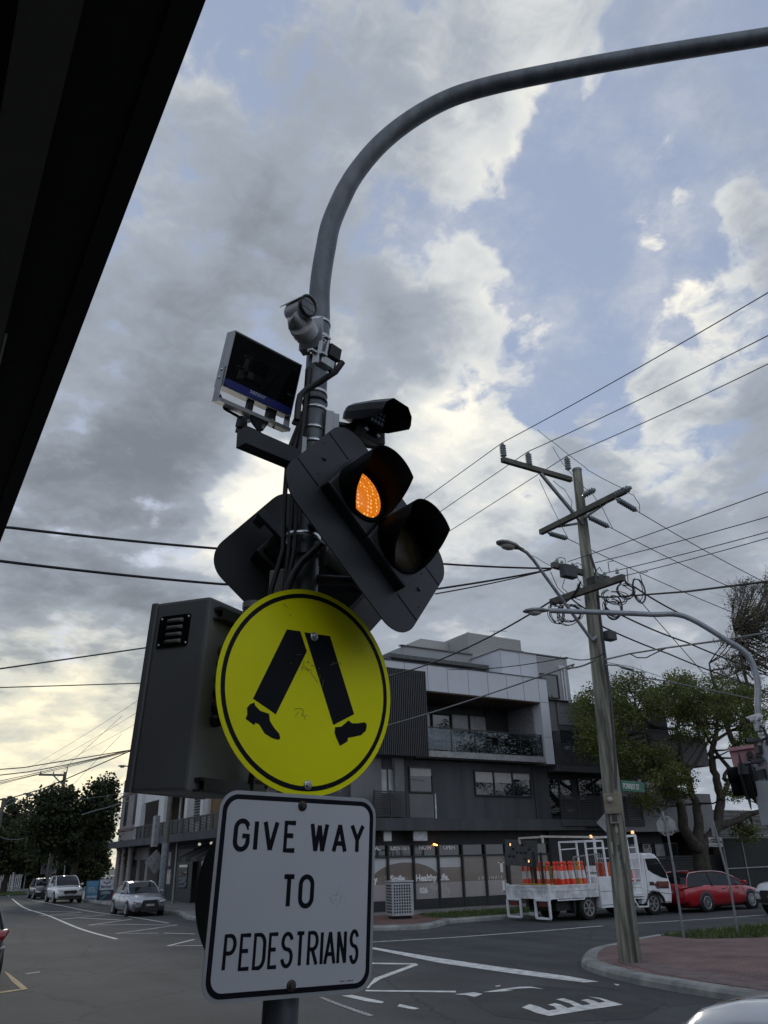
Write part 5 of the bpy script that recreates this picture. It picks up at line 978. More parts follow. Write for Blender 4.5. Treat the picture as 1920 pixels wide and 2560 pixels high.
# lamp on a long bracket fixed to the wooden pole
def lamp_head(t, c, d, s, lens=(.35, .36, .34)):                     # cobra head: c = arm end, d = outward direction
    d = V(d).normalized(); q = d.to_track_quat('X', 'Z').to_matrix().to_4x4(); M = Matrix.Translation(c) @ q
    b = MB(); secs = [(-.10, .04, .035), (.05, .07, .05), (.22, .15, .085), (.45, .17, .09), (.62, .13, .06), (.70, .04, .02)]; vs = []; n = 14
    for (x, wy, hz) in secs: vs += [(x*s, wy*s*math.cos(2*math.pi*j/n), (hz*math.sin(2*math.pi*j/n) if math.sin(2*math.pi*j/n) > 0 else hz*.55*math.sin(2*math.pi*j/n))*s) for j in range(n)]
    b.add(vs, [(i*n+j, i*n+(j+1) % n, (i+1)*n+(j+1) % n, (i+1)*n+j) for i in range(len(secs)-1) for j in range(n)]+[tuple(range(n))[::-1], tuple(range((len(secs)-1)*n, len(secs)*n))], M, True); b.build('lamp_housing', mat('lamp_grey', (.20, .21, .21), .5, .2), t)
    b = MB(); b.lathe([(.14*s, 0), (.12*s, -.05*s), (.06*s, -.08*s), (0, -.085*s)], 16, M @ Matrix.Translation((.38*s, 0, -.035*s)) @ Matrix.Diagonal((1.35, .95, 1, 1))); b.build('lamp_lens', mat('lamp_lens', lens, .25, spec=.7), t)
l0, l1, l2 = PY(*U5(672, 1235), YU-.1), PY(*U5(345, 785), YU-.1), PY(*U5(270, 722), YU-.1)
t = thing('street_lamp', 'street lamp on a slanted grey arm fixed to the wooden utility pole', 'street lamp', tuple(l0))
b = MB(); b.tube([l0, l1, l1.lerp(l2, .5)+V((0, 0, .05)), l2], .04, 10); b.tube([l0+V((.15, 0, .1)), l0], .05, 8); b.build('arm', steel, t); lamp_head(t, l2, (-1, 0, .08), 1.0)
# green street name blade
s0, s1 = PD(*Z6(482, 992), math.hypot(ub.x, ub.y)+.03), PD(*Z6(625, 1018), math.hypot(ub.x, ub.y)+.03)
t = thing('street_sign', 'green street name blade on the wooden pole', 'sign', tuple(s0)); vd = V((s0.x, s0.y, 0)).normalized(); dd = (V((vd.y, -vd.x, 0))*.50+vd*.86).normalized(); ln = 1.0
M = Matrix(((dd.x, -dd.y, 0, s0.x), (dd.y, dd.x, 0, s0.y), (0, 0, 1, s0.z), (0, 0, 0, 1)))
b = MB(); b.cbox((ln/2, 0, 0), (ln, .03, .23), M, .008); b.build('blade', mat('sign_green', (.012, .14, .085), .45), t); b = MB(); font_text('FORREST ST', .155, M @ Matrix.Translation((.05, 0, -.055)), -.0175, b, .004, .84); b.build('lettering', reflw, t)
b = MB(); p = PD(*Z6(287, 1285), 20.9); dp = side*-1
c_ = PD(*Z6(372, 1290), 20.9); t = thing('warning_sign', 'grey back of a diamond sign behind the wooden pole', 'sign', tuple(c_)); h_ = (c_-p).length
b.add([c_+dp*0+(p-c_).normalized()*h_, c_+V((0, 0, h_)), c_-(p-c_).normalized()*h_, c_-V((0, 0, h_))], [(0, 1, 2, 3)]); n_ = len(b.v); b.add([v-dirv*.01 for v in b.v[:4]], [(3, 2, 1, 0)]); b.build('plate', mat('sign_back', (.33, .335, .34), .5, .4), t)
b = MB(); b.tube([c_-dirv*.04+V((0, 0, -c_.z)), c_-dirv*.04+V((0, 0, h_*.8))], .03, 8); b.build('post', steel, t)
# stop sign seen from behind, and the small parking sign
sb = G(1710, 2346, .13); Ds = math.hypot(sb.x, sb.y); sc_ = PD(*Z6(840, 1310), Ds); st_ = PD(*Z6(805, 1192), Ds)
t = thing('stop_sign', 'octagonal sign seen from behind on a leaning pale pole', 'sign', tuple(sb)); b = MB(); b.tube([sb, PD(*Z6(900, 1660), Ds), sc_+V((.0, 0, 0)), st_], .032, 10); b.build('post', steel, t)
M = Matrix.Translation(sc_) @ Matrix.Rotation(math.atan2(sb.x, -sb.y)+R(180), 4, 'Z') @ Matrix.Rotation(R(-3), 4, 'Y'); ro = .27
b = MB(); b.prism([(ro*math.cos(R(22.5+45*k)), ro*math.sin(R(22.5+45*k))) for k in range(8)], .04, .05, M); b.build('plate', mat('sign_back', (.33, .335, .34), .5, .4), t)
b = MB(); b.cbox((0, .02, .2), (.2, .04, .03), M); b.cbox((0, .02, -.15), (.2, .04, .03), M); b.build('bracket', steel, t)
b = MB(); rq = random.Random(5)
for k in range(5): xx = -.2+.09*k; b.box((xx, .034, -.2), (xx+.05, .0395, -.15+rq.uniform(0, .03)), M)
b.build('sticker', mat('dark_sticker', (.07, .075, .09), .6), t)
sb = G(1845, 2336, .13); Ds = math.hypot(sb.x, sb.y); tp = PD(*Z6(1205, 1262), Ds); t = thing('parking_sign', 'small white sign plate on a thin leaning pole by the grass', 'sign', tuple(sb))
b = MB(); b.tube([sb, PD(*Z6(1340, 1760), Ds), tp], .03, 10); b.build('post', steel, t); c = PD(*Z6(1228, 1438), Ds)
M = Matrix.Translation(c) @ Matrix.Rotation(math.atan2(-sb.x, sb.y)+R(0), 4, 'Z') @ Matrix.Rotation(R(4), 4, 'Y'); b = MB(); b.prism(rrect(.36, .25, .02), .036, .045, M); b.build('plate', mat('sign_white', (.45, .46, .47), .5), t)
b = MB(); font_text('LOADING', .085, M @ Matrix.Translation((0, 0, -.02)), .034, b, .004, .9, 'CENTER'); b.box((-.12, .033, .05), (.12, .0355, .075), M); b.box((-.14, .033, -.09), (.14, .0355, -.075), M); b.build('lettering', trim, t)
b = MB(); c2 = PD(*Z6(1208, 1345), Ds); b.cbox((0, 0, 0), (.10, .03, .36), Matrix.Translation(c2) @ Matrix.Rotation(math.atan2(-sb.x, sb.y)-R(60), 4, 'Z')); b.build('edge_on_plate', mat('sign_back', (.33, .335, .34), .5, .4), t)
# ------------------------------------------------------------------ overhead wires, each a thing of its own
def W(label, pts, r, sag=0.0, m=hwire, name='overhead_wire', n=14):
    P = [V(p) for p in pts]; o = []
    for i in range(len(P)-1):
        for k in range(n+(1 if i == len(P)-2 else 0)):
            t = k/n; q = P[i].lerp(P[i+1], t); q.z -= 4*sag*t*(1-t); o.append(q)
    b = MB(); b.tube(o, r, 6, None, False); return one(b, name, m, label, 'wire', 'overhead wires round the crossing')
fpx = 12.6
for i, (tx, off) in enumerate((((1920, 717), 0), ((1920, 825), 0), ((1920, 897), 0))):
    p = ins_top[i]; q = PX(tx[0], tx[1], p.x); q2 = p+(q-p)*1.6; far = V((10.6+i*1.0, 84, 11.0)); nm = ('outermost', 'middle', 'innermost')[i]
    W('%s of the three thin top wires running over the pole\'s upper insulators' % nm, [q2, p], .011, .12); W('%s of the three thin top wires leading left behind the amber signal' % nm, [p, far], .011, .5)
ends = [(1640, 895), (1540, 965), (1460, 1065)]
for i, q in enumerate(st_end):
    e = PY(*U5(*ends[i]), q.y-.4*i); W(('upper', 'middle', 'lower')[i]+' thin wire dead-ended on the second crossarm and sloping down right', [q, q+(e-q)*1.35], .011, .1)
for i, (s_, e_) in enumerate((((535, 795), (1659, 390)), ((690, 800), (1659, 530)), ((740, 860), (1659, 615)), ((860, 872), (1659, 650)))):
    xw = a3l.x+.6+(a3r.x-a3l.x)*i*.33; p, q = PX(*U5(*s_), xw), PX(*U5(*e_), xw); W(('first', 'second', 'third', 'fourth')[i]+' from the top of the four thin wires rising right from the lower crossarms', [p, p+(q-p)*1.5], .010, .05)
for i, (l, lab) in enumerate((([(368, 55), (470, 135), (635, 265), (660, 287), (860, 390)], 'jumper dropping from the outermost top wire to the second crossarm'), ([(452, 150), (510, 245), (620, 370), (665, 400)], 'jumper dropping from the middle top wire to the pole'), ([(377, 332), (455, 500), (540, 665)], 'jumper dropping from the innermost top wire to the lower insulator string'), ([(455, 340), (520, 390), (560, 455), (550, 530)], 'short loose jumper beside the pole top'), ([(860, 395), (905, 420), (938, 470), (940, 515)], 'short jumper looping round the end of the second crossarm'), ([(670, 405), (735, 500), (788, 605)], 'short jumper looping down to the middle insulator string'), ([(270, 725), (360, 770), (450, 820)], 'thin lamp feed wire between the lamp head and the lower crossarm'))):
    W(lab, [PX(*U5(x, y), XU-.3) for x, y in l], .008, .02)
E5 = lambda x, y, D: PD(*U5(x, y), D)
TH = .024
W('thick black cable running right from below the lower crossarm', [PX(*U5(715, 990), XU-.2), E5(760, 995, 20.6), E5(1200, 962, 17.5), E5(1659, 905, 15), E5(2100, 845, 13)], TH, 0, wirem, 'overhead_cable')
W('thick black cable from the crossarm end down to the right behind the second mast', [PX(*U5(860, 905), XU-.2), E5(910, 935, 20.2), E5(1200, 1100, 23), E5(1659, 1340, 28), E5(2200, 1600, 33)], TH, .05, wirem, 'overhead_cable')
W('thick black cable from the coiled tails down right to the far house', [PX(*U5(750, 1050), XU-.2), E5(800, 1075, 20.2), E5(1200, 1245, 24), E5(1659, 1418, 29), E5(2200, 1600, 34)], TH, .05, wirem, 'overhead_cable')
W('lower thick black cable passing behind the wooden pole down to the right', [E5(540, 985, 21), E5(640, 1060, 21), E5(735, 1160, 21), E5(1100, 1310, 25), E5(1480, 1457, 30), E5(2000, 1640, 36)], TH*.9, .03, wirem, 'overhead_cable')
W('straight thin black cable slanting steeply down to the right tree', [E5(790, 890, 20.3), E5(900, 960, 20.6), E5(960, 1035, 21), E5(1330, 1457, 26), E5(1420, 1560, 27)], .012, 0, wirem, 'overhead_cable')
W('thick black cable from the left crossarm end down to the shop row', [PX(*U5(610, 905), XU-.3), PX(*U5(445, 1015), XU-.4), PX(840/.8641, 1460/.8641, 15.2), PX(800/.8641, 1480/.8641, 15.3)], TH, .25, wirem, 'overhead_cable')
for lab, l in (('upper twisted cable crossing the road behind both signals to the left', ((445, 832), (955, 1218), (470, 1185), (25, 1140))), ('lower twisted cable crossing the road behind both signals to the left', ((440, 838), (945, 1272), (480, 1262), (0, 1212)))):
    P_ = [PY(*U5(*l[0]), YU+.1)]+[PY(x/.8641, y/.8641, YU-.4*i) for i, (x, y) in enumerate(l[1:])]; P_.append(P_[-1]+(P_[-1]-P_[-2])*.5); W(lab, P_, .022, .02, wirem, 'overhead_cable')
W('thin cable joining the lower twisted cable to the crossarm', [PY(*U5(440, 838), YU+.1), PY(940/.8641, 1283/.8641, YU-.4)], .014, .03, wirem, 'overhead_cable')
W('grey telephone cable from the wooden pole down to the dark slat screen', [PX(*U5(690, 1345), XU-.25), PX(*U5(520, 1390), XU-.25), PX(1240/.8641, 1435/.8641, XU-.2), PX(840/.8641, 1566/.8641, 14.9), PX(780/.8641, 1585/.8641, 14.9)], .020, .06, greyw, 'overhead_cable')
W('thin black cable level with the roof panels left of the wooden pole', [PX(*U5(735, 1312), XU-.25), PX(*U5(530, 1330), XU-.25), PX(968/.8641, 1446/.8641, 15.0)], .012, .1, wirem, 'overhead_cable')
W('grey telephone cable rising right from the wooden pole past the second mast', [PX(*U5(740, 1345), XU-.25), E5(885, 1310, 19.5), E5(1085, 1278, 18), E5(1400, 1235, 16), E5(1659, 1192, 15), E5(2000, 1130, 13)], .020, 0, greyw, 'overhead_cable')
W('slack loop hanging under the grey telephone cable', [E5(885, 1310, 19.5), E5(925, 1332, 19.3), E5(975, 1333, 19), E5(1030, 1305, 18.4), E5(1085, 1280, 18)], .014, 0, wirem, 'overhead_cable')
W('grey telephone cable dipping over the big green tree to the second mast', [PX(*U5(745, 1372), XU-.25), E5(810, 1375, 20), E5(905, 1400, 20.5), PD(*Z6(480, 62), 20.8), PD(*Z6(590, 90), 21), PD(*Z6(660, 140), 21), PD(*Z6(800, 160), 21.3), PD(*Z6(1200, 240), 22), PD(*Z6(1643, 335), 23), PD(*Z6(1900, 390), 24)], .018, 0, greyw, 'overhead_cable')
W('thin wire beside the dipping telephone cable near the wooden pole', [E5(760, 1360, 20), E5(900, 1385, 20.6), E5(1060, 1440, 21.4)], .007, 0, hwire)
o = MB(); o.cbox(UA(7.0)+V((.22, -.25, 0)), (.3, .22, .22), None, .02); o.build('junction_box', metal, up_)
# wires at the left, over the main road
z3 = lambda x, y: (x/5.027, 1900+y/5.027)
for lab, l, D, r in (('left wire just above the grey cabinet top corner', ((-120, 1462), (310, 1400), (400, 1388)), 14, .013), ('left wire meeting the grey cabinet at mid height', ((-120, 1489), (300, 1476), (420, 1471)), 16, .010)):
    P_ = [PY(x/.8641, y/.8641, D) for x, y in l]; W(lab, [P_[0]+(P_[0]-P_[1])*4]+P_, r, 0, hwire)
for k, (l, D, lab) in enumerate((([(-200, 130), (0, 118), (300, 95), (600, 45), (1000, -20), (1600, -120)], 58, 'top black bundled cable at the lower left'), ([(-200, 205), (0, 190), (350, 150), (840, 60), (1200, -20), (1650, -130)], 60, 'second black bundled cable at the lower left'), ([(-200, 300), (0, 262), (300, 200), (840, 75), (1200, -10), (1650, -120)], 62, 'third wire of the lower left bundle, passing the far pole top'),
      ([(-200, 320), (0, 285), (300, 218), (830, 95), (1240, -10), (1650, -110)], 63, 'fourth wire of the lower left bundle'), ([(-200, 345), (0, 303), (430, 195), (505, 180)], 75, 'fifth wire of the lower left bundle, ending at the far crossarm'), ([(90, 490), (500, 375), (850, 230), (1400, -10), (1700, -140)], 50, 'long straight cable rising right from the second far pole'),
      ([(60, 650), (200, 620), (480, 560), (560, 545)], 80, 'thin wire left of the leafy tree, uppermost below the far lamp'), ([(-50, 690), (200, 640), (470, 555)], 82, 'thin slanting wire left of the leafy tree'), ([(-50, 710), (200, 690), (500, 640)], 82, 'thin level wire left of the leafy tree'), ([(-50, 790), (240, 775), (450, 760)], 84, 'lowest thin wire left of the leafy tree'),
      ([(800, 400), (950, 415), (1150, 395), (1230, 370)], 74, 'sagging wire right of the far pole'), ([(930, 500), (1090, 485), (1500, 430), (1659, 400)], 60, 'thin wire in front of the pale old building'), ([(-100, 930), (0, 965), (100, 1000), (240, 1000), (330, 975), (430, 930)], 70, 'pale drooping wire across the left trees'), ([(1020, 690), (1200, 635), (1360, 595), (1659, 500)], 58, 'pale cable with clips in front of the leafy tree'),
      ([(-50, 860), (100, 835), (230, 800)], 72, 'thin dark wire over the far left tree'), ([(180, 740), (330, 610), (600, 360), (900, 20), (1540, -560)], 56, 'steep thin wire slanting up to the grey cabinet'), ([(270, 760), (480, 640), (900, 330), (1530, -330)], 57, 'second steep thin wire slanting up to the grey cabinet'))):
    P_ = [PY(*z3(x, y), D) for x, y in l]
    if l[0][0] < -40: P_ = [P_[0]+(P_[0]-P_[1])*(5 if l[0][0] < -150 else 20)]+P_
    W(lab, P_, (.032, .032, .022, .022, .022, .030, .018, .018, .018, .018, .02, .018, .03, .035, .02, .012, .012)[k], 0, greyw if 'pale' in lab else wirem)
def farpole(name, label, top, base_z, arms, r):
    t = thing(name, label, 'utility pole', (top.x-.1, top.y, 0)); b = MB(); b.tube([V((top.x-.25, top.y, 0)), top], [r*1.35, r], 12); b.build('pole', wood2, t)
    for (p, q) in arms: b = MB(); b.bar(p, q, .16); b.build('crossarm', wood2, t)
    return t
tp = PY(*z3(822, 150), 75); fp = farpole('utility_pole', 'far utility pole with two crossarms rising behind the leafy tree at left', tp, 0, [(PY(*z3(490, 185), 75), PY(*z3(810, 190), 75)), (PY(*z3(622, 350), 75), PY(*z3(940, 370), 75))], .14)
b = MB(); b.bar(PY(*z3(670, 192), 75), PY(*z3(785, 310), 75), .10); b.bar(PY(*z3(705, 365), 75), PY(*z3(765, 430), 75), .06); b.build('brace', steel, fp)
for (x, y, h) in ((505, 182, .28), (667, 186, .28), (838, 150, .45), (640, 345, .12), (875, 352, .1), (925, 360, .1)): b = MB(); p = PY(*z3(x, y), 75); b.tube([p, p+V((.02, 0, h))], .05, 8); b.build('insulator', ins, fp)
tp = PY(*z3(53, 478), 90); fp = farpole('utility_pole', 'second far utility pole at the left picture edge', tp, 0, [(PY(*z3(-60, 500), 90), PY(*z3(205, 490), 90))], .17)
b = MB(); b.tube([PY(*z3(x, y), 90) for x, y in ((200, 492), (165, 540), (100, 572), (50, 570))], .03, 6); b.bar(PY(*z3(140, 495), 90), PY(*z3(60, 545), 90), .06); b.build('brace', steel, fp)
l0, l1, l2 = PY(*z3(585, 580), 76), PY(*z3(480, 460), 76), PY(*z3(452, 446), 76); t = thing('street_lamp', 'far street lamp on a slanted arm above the leafy tree at left', 'street lamp', tuple(l0)); b = MB(); b.tube([l0, l1, l2], .06, 8); b.build('arm', steel, t); lamp_head(t, l2, (-1, 0, .12), 1.5, (.5, .5, .45))
l0 = PY(*z3(1600, 80), 50); t = thing('street_lamp', 'pale street lamp head peeping out left of the grey cabinet', 'street lamp', tuple(l0)); b = MB(); b.tube([l0+V((3.5, 0, -1.2)), l0+V((1.0, 0, .1)), l0], .05, 8); b.tube([l0+V((3.5, 0, -8.7+.6)), l0+V((3.5, 0, -1.2))], .08, 8); b.build('arm', steel, t); lamp_head(t, l0, (-1, 0, 0), .8, (.5, .5, .45))
# steel pole in front of the balcony row, with a grey bracket box
p = PX(*z5(690, 1150), 13.2); t = thing('steel_post', 'grey steel post with a sign back in front of the shop row balconies', 'pole', (p.x, p.y, .15)); b = MB(); b.tube([(p.x, p.y, .15), (p.x, p.y, 3.3)], .2, 14); b.build('base_tube', mat('post_grey', (.17, .19, .22), .5, .2), t)
b = MB(); b.tube([(p.x, p.y, 3.3), (p.x+.05, p.y, 9)], .13, 12); b.build('upper_tube', mat('post_green', (.10, .105, .09), .6), t); q = PX(*z5(575, 700), 13.1); b = MB(); b.cbox((q.x-.05, q.y+.1, 3.95), (.25, .5, 1.6)); b.build('cable_box', mat('box_grey', (.22, .23, .24), .5), t)
q = PX(*z5(545, 1260), 13.0); b = MB(); s = .62; Mq = Matrix.Translation(q) @ Matrix.Rotation(R(10), 4, 'Z'); b.prism([(s, 0), (0, s), (-s, 0), (0, -s)], 0, .02, Mq); b.build('sign_back', mat('sign_back', (.33, .335, .34), .5, .4), t)
# bollard-like posts and small poles at far left
for k, (x0, y0, x1, y1, lab) in enumerate(((175, 1600, 205, 1290, 'thin pale pole left of the far picket fence gap'), (295, 1620, 335, 1350, 'thin pale pole right of the far picket fence gap'), (815, 1460, 820, 1230, 'thin pale pole behind the white sport utility vehicle'))):
    a_, c_ = PY(*z3(x0, y0), 92), PY(*z3(x1, y1), 92); b = MB(); b.tube([V((a_.x, a_.y, 0)), c_], .06, 8); one(b, 'sign_post', steel, lab, 'pole')
p = PY(*z3(600, 1500), 95); t = thing('concrete_post', 'thick grey post with a pale box under the far tree', 'pole', (p.x, 95, 0)); b = MB(); b.tube([(p.x, 95, 0), (p.x+.2, 95, 5)], .28, 12); b.build('post', concrete, t); q = PY(*z3(625, 1300), 94.6); b = MB(); b.cbox(q, (1.5, .4, 2.0)); b.build('box', mat('box_pale', (.2, .2, .21), .6), t)
p = PY(*z3(735, 1195), 94); b = MB(); b.cbox(p, (2.2, .05, .45)); one(b, 'street_sign', mat('dull_blue', (.05, .12, .2), .5), 'blue street name blade under the far tree', 'sign')
# ------------------------------------------------------------------ trees
bark = mat('bark', (.045, .038, .030), .95, 0, .35, 6, bump=.8, bscale=18)
def leafmat(name, c, c2):
    m = mat(name, c, .6, 0, .3, .9, c2=c2, det=4, lo=.3, hi=.7); p = m.node_tree.nodes['Principled BSDF']; 
    t = m.node_tree; tr = t.nodes.new('ShaderNodeBsdfTranslucent'); mx = t.nodes.new('ShaderNodeMixShader'); mx.inputs[0].default_value = .4; out = [n for n in t.nodes if n.type == 'OUTPUT_MATERIAL'][0]
    src = p.inputs['Base Color'].links[0].from_socket; t.links.new(src, tr.inputs[0]); t.links.new(p.outputs[0], mx.inputs[1]); t.links.new(tr.outputs[0], mx.inputs[2]); t.links.new(mx.outputs[0], out.inputs[0]); return m
lf_olive = leafmat('olive_leaves', (.070, .092, .020), (.155, .185, .042)); lf_dark = leafmat('dark_leaves', (.020, .032, .012), (.055, .075, .026)); lf_twig = leafmat('twig_leaves', (.10, .092, .06), (.19, .175, .115)); lf_mid = leafmat('mid_leaves', (.03, .044, .014), (.07, .09, .03))
def leaves(b, c, r, n, s, rr, flatk=.75):
    for _ in range(n):
        d = V((rr.gauss(0, 1), rr.gauss(0, 1), rr.gauss(0, 1)*flatk)); d = d.normalized()*r*rr.random()**.45; p = c+d
        a = V((rr.gauss(0, 1), rr.gauss(0, 1), rr.gauss(0, .6))).normalized()*s*rr.uniform(.6, 1.3); q = a.cross(V((rr.gauss(0, 1), rr.gauss(0, 1), rr.gauss(0, 1)))).normalized()*s*.38
        b.add([p-a*.5, p+q, p+a*.5, p-q], [(0, 1, 2, 3)])
def tree(name, label, base, limbs, clusters, lm, n_leaf, ls, seed, group=None, twig=5):
    """limbs: list of ([points], radii); clusters: crown clump centres with radius"""
    rr = random.Random(seed); t = thing(name, label, 'tree', tuple(base), group); b = MB(); nodes = []
    for pts, rad in limbs:
        P_ = [V(p) for p in pts]; sp = []
        for i in range(len(P_)-1):
            for k in range(4): sp.append((P_[i].lerp(P_[i+1], k/4)+V((rr.gauss(0, .03), rr.gauss(0, .03), 0)), rad[i]+(rad[i+1]-rad[i])*k/4))
        sp.append((P_[-1], rad[-1])); b.tube([q for q, _ in sp], [max(.02, a) for _, a in sp], 9); nodes += [(q, a) for q, a in sp[len(sp)//3:]]
    cb = MB(); tips = []
    for (c, r) in clusters:
        c = V(c); q, a = min(nodes, key=lambda k: (k[0]-c).length+.6*max(0, k[0].z-c.z)); m1 = q.lerp(c, .5)+V((rr.gauss(0, .2), rr.gauss(0, .2), -.12*(c-q).length+rr.gauss(0, .1)))
        b.tube([q, m1, c], [min(a, .07), .04, .012], 5); tips.append((m1, .04)); tips.append((c, .02))
        for _ in range(twig): e = c+V((rr.gauss(0, r*.6), rr.gauss(0, r*.6), abs(rr.gauss(0, r*.5)))); b.tube([m1.lerp(c, rr.uniform(.3, 1)), e], [.018, .007], 4)
        leaves(cb, c, r, n_leaf, ls, rr)
    b.build('trunk', bark, t); cb.build('crown', lm, t); return t
def ell(rr, c, rad, n, hollow=.35):
    o = []
    while len(o) < n:
        d = V((rr.uniform(-1, 1), rr.uniform(-1, 1), rr.uniform(-1, 1)))
        if hollow < d.length < 1: o.append(V((c[0]+d.x*rad[0], c[1]+d.y*rad[1], c[2]+d.z*rad[2])))
    return o
rr = random.Random(11); YT = 29.0
L6 = lambda l, dy=0: [PY(*Z6(x, y), YT+dy*i/len(l)) for i, (x, y) in enumerate(l)]
tb = G(1400+1120/3.16, 2243, .15); tb.y = YT; tb = PY(*Z6(1125, 1690), YT); tb.z = .12
limbs = [([tb]+L6([(1120, 1600), (1105, 1480)]), [.52, .42, .38]), (L6([(1105, 1500), (1060, 1470), (985, 1340), (960, 1200), (925, 1080), (850, 950), (770, 840), (700, 700), (650, 560), (600, 420)], -1.5), [.3, .3, .27, .24, .2, .17, .13, .1, .07, .04]),
 (L6([(1105, 1500), (1090, 1400), (1095, 1240), (1060, 1100), (1010, 940), (960, 800), (935, 620), (930, 480), (900, 330)], 1.5), [.3, .27, .24, .2, .16, .13, .1, .07, .04]), (L6([(1110, 1490), (1200, 1390), (1250, 1280), (1275, 1100), (1235, 950), (1200, 800), (1205, 690), (1240, 560), (1240, 420), (1200, 300)], .5), [.3, .28, .26, .24, .21, .19, .16, .12, .08, .04]),
 (L6([(1272, 1110), (1330, 960), (1290, 930), (1320, 880), (1370, 855)], 1), [.16, .13, .11, .1, .09]), (L6([(1255, 1320), (1330, 1290), (1420, 1260), (1500, 1215), (1560, 1200), (1640, 1185), (1720, 1150)], -1), [.2, .19, .17, .15, .12, .1, .07]), (L6([(1000, 900), (1100, 760), (1180, 620), (1300, 520), (1420, 470)], 2), [.1, .09, .07, .05, .03]),
 (L6([(930, 1080), (860, 960), (720, 900), (560, 760), (450, 640), (380, 520)], 1), [.12, .11, .09, .07, .05, .03]), (L6([(1225, 640), (1340, 560), (1460, 540), (1560, 600)], 0), [.1, .07, .05, .03]), (L6([(1100, 640), (1080, 500), (1060, 380)], -1), [.07, .05, .03])]
cl = []
for (x, y, rx, ry, n) in ((330, 420, 190, 200, 20), (620, 330, 230, 190, 30), (900, 300, 250, 170, 32), (1200, 330, 260, 170, 30), (1480, 400, 200, 170, 22), (450, 640, 240, 170, 20), (700, 820, 220, 150, 16), (880, 960, 130, 130, 9), (760, 1060, 170, 90, 8), (1000, 560, 250, 110, 10), (1500, 620, 130, 110, 8), (260, 620, 110, 120, 8), (1420, 1050, 110, 90, 5), (1420, 1330, 120, 60, 4)):
    for _ in range(n):
        while True:
            u, v = rr.uniform(-1, 1), rr.uniform(-1, 1)
            if u*u+v*v < 1: break
        cl.append((PY(*Z6(x+u*rx, y+v*ry), YT+rr.uniform(-3.0, 3.0)), rr.uniform(.45, .85)))
tree('street_tree', 'large many limbed tree with thin olive foliage behind the red wagon', tb, limbs, cl, lf_olive, 240, .125, 21)
# pale twiggy tree at the right edge
tb2 = PY(1960, 2200, 33.5); tb2.z = .1; limbs = [([tb2, tb2+V((.3, 0, 3.5)), tb2+V((.1, .2, 7)), tb2+V((.3, 0, 10)), tb2+V((.5, 0, 13)), tb2+V((.4, 0, 17))], [.5, .4, .32, .2, .12, .05]), ([tb2+V((.2, 0, 5)), tb2+V((-2, .3, 9)), tb2+V((-3, 0, 12)), tb2+V((-3.2, 0, 14))], [.3, .2, .12, .05]), ([tb2+V((.2, 0, 6)), tb2+V((-1, -.8, 10)), tb2+V((-1.2, -.5, 13.5))], [.25, .16, .06]), ([tb2+V((.1, 0, 4)), tb2+V((-3.5, .5, 8)), tb2+V((-5, .5, 10.5))], [.2, .12, .05])]
rr = random.Random(5); cl = []
for (x, y, rx, ry, n) in ((1890, 1500, 60, 70, 34), (1870, 1600, 60, 80, 34), (1930, 1560, 60, 110, 34), (1850, 1690, 50, 50, 16), (1960, 1480, 60, 60, 20), (1990, 1620, 60, 90, 20)):
    for _ in range(n):
        while True:
            u, v = rr.uniform(-1, 1), rr.uniform(-1, 1)
            if u*u+v*v < 1: break
        cl.append((PY(x+u*rx, y+v*ry, 33.5+rr.uniform(-2.5, 2.5)), rr.uniform(.5, .9)))
tree('street_tree', 'taller pale twiggy tree cut by the right picture edge', tb2, limbs, cl, lf_twig, 90, .11, 4, twig=11)
# dark evergreens along the main road at left
def bush_tree(name, label, xy, h, crowns, seed, lm=lf_dark, n_leaf=70, ls=.3, tr=.25, group='dark trees along the far main road'):
    rr = random.Random(seed); base = V((xy[0], xy[1], 0)); limbs = [([base, base+V((.15, 0, h*.3)), base+V((.5, 0, h*.6))], [tr, tr*.8, tr*.4])]; cl = []
    for (c, rad, n) in crowns:
        limbs.append(([base+V((.15, 0, h*.3)), V(c)], [tr*.6, .06])); cl += [(p, rr.uniform(.5, .95)) for p in ell(rr, c, rad, n, .25)]
    return tree(name, label, base, limbs, cl, lm, n_leaf, ls, seed, group)
q = lambda x, y, Y: tuple(PY(*z3(x, y), Y))
bush_tree('evergreen_tree', 'dense dark two lobed tree beside the pale old building', (13.3, 70), 8, [(q(730, 700, 70), (2.4, 2.4, 2.3), 70), (q(1240, 600, 70), (1.7, 2.0, 2.3), 50), (q(900, 900, 70), (3.2, 2.4, 1.9), 70), (q(560, 900, 70), (1.3, 2, 1.9), 26), (q(1150, 860, 70), (1.3, 1.6, 1.2), 22)], 31)
bush_tree('evergreen_tree', 'rounded dark tree at the left picture edge behind the second far pole', (11.0, 104), 9, [(q(120, 880, 104), (3.8, 3, 3.6), 90), (q(0, 800, 104), (3, 3, 2.5), 40)], 32, ls=.36)
bush_tree('evergreen_tree', 'low spreading tree in front of the white picket fence', (11.2, 92), 6, [(q(200, 1130, 92), (5.0, 3, 2.6), 120), (q(420, 1000, 92), (2.6, 2.4, 2.6), 50), (q(-60, 1150, 92), (3, 2, 2), 40)], 33, lf_mid, ls=.3, tr=.33)
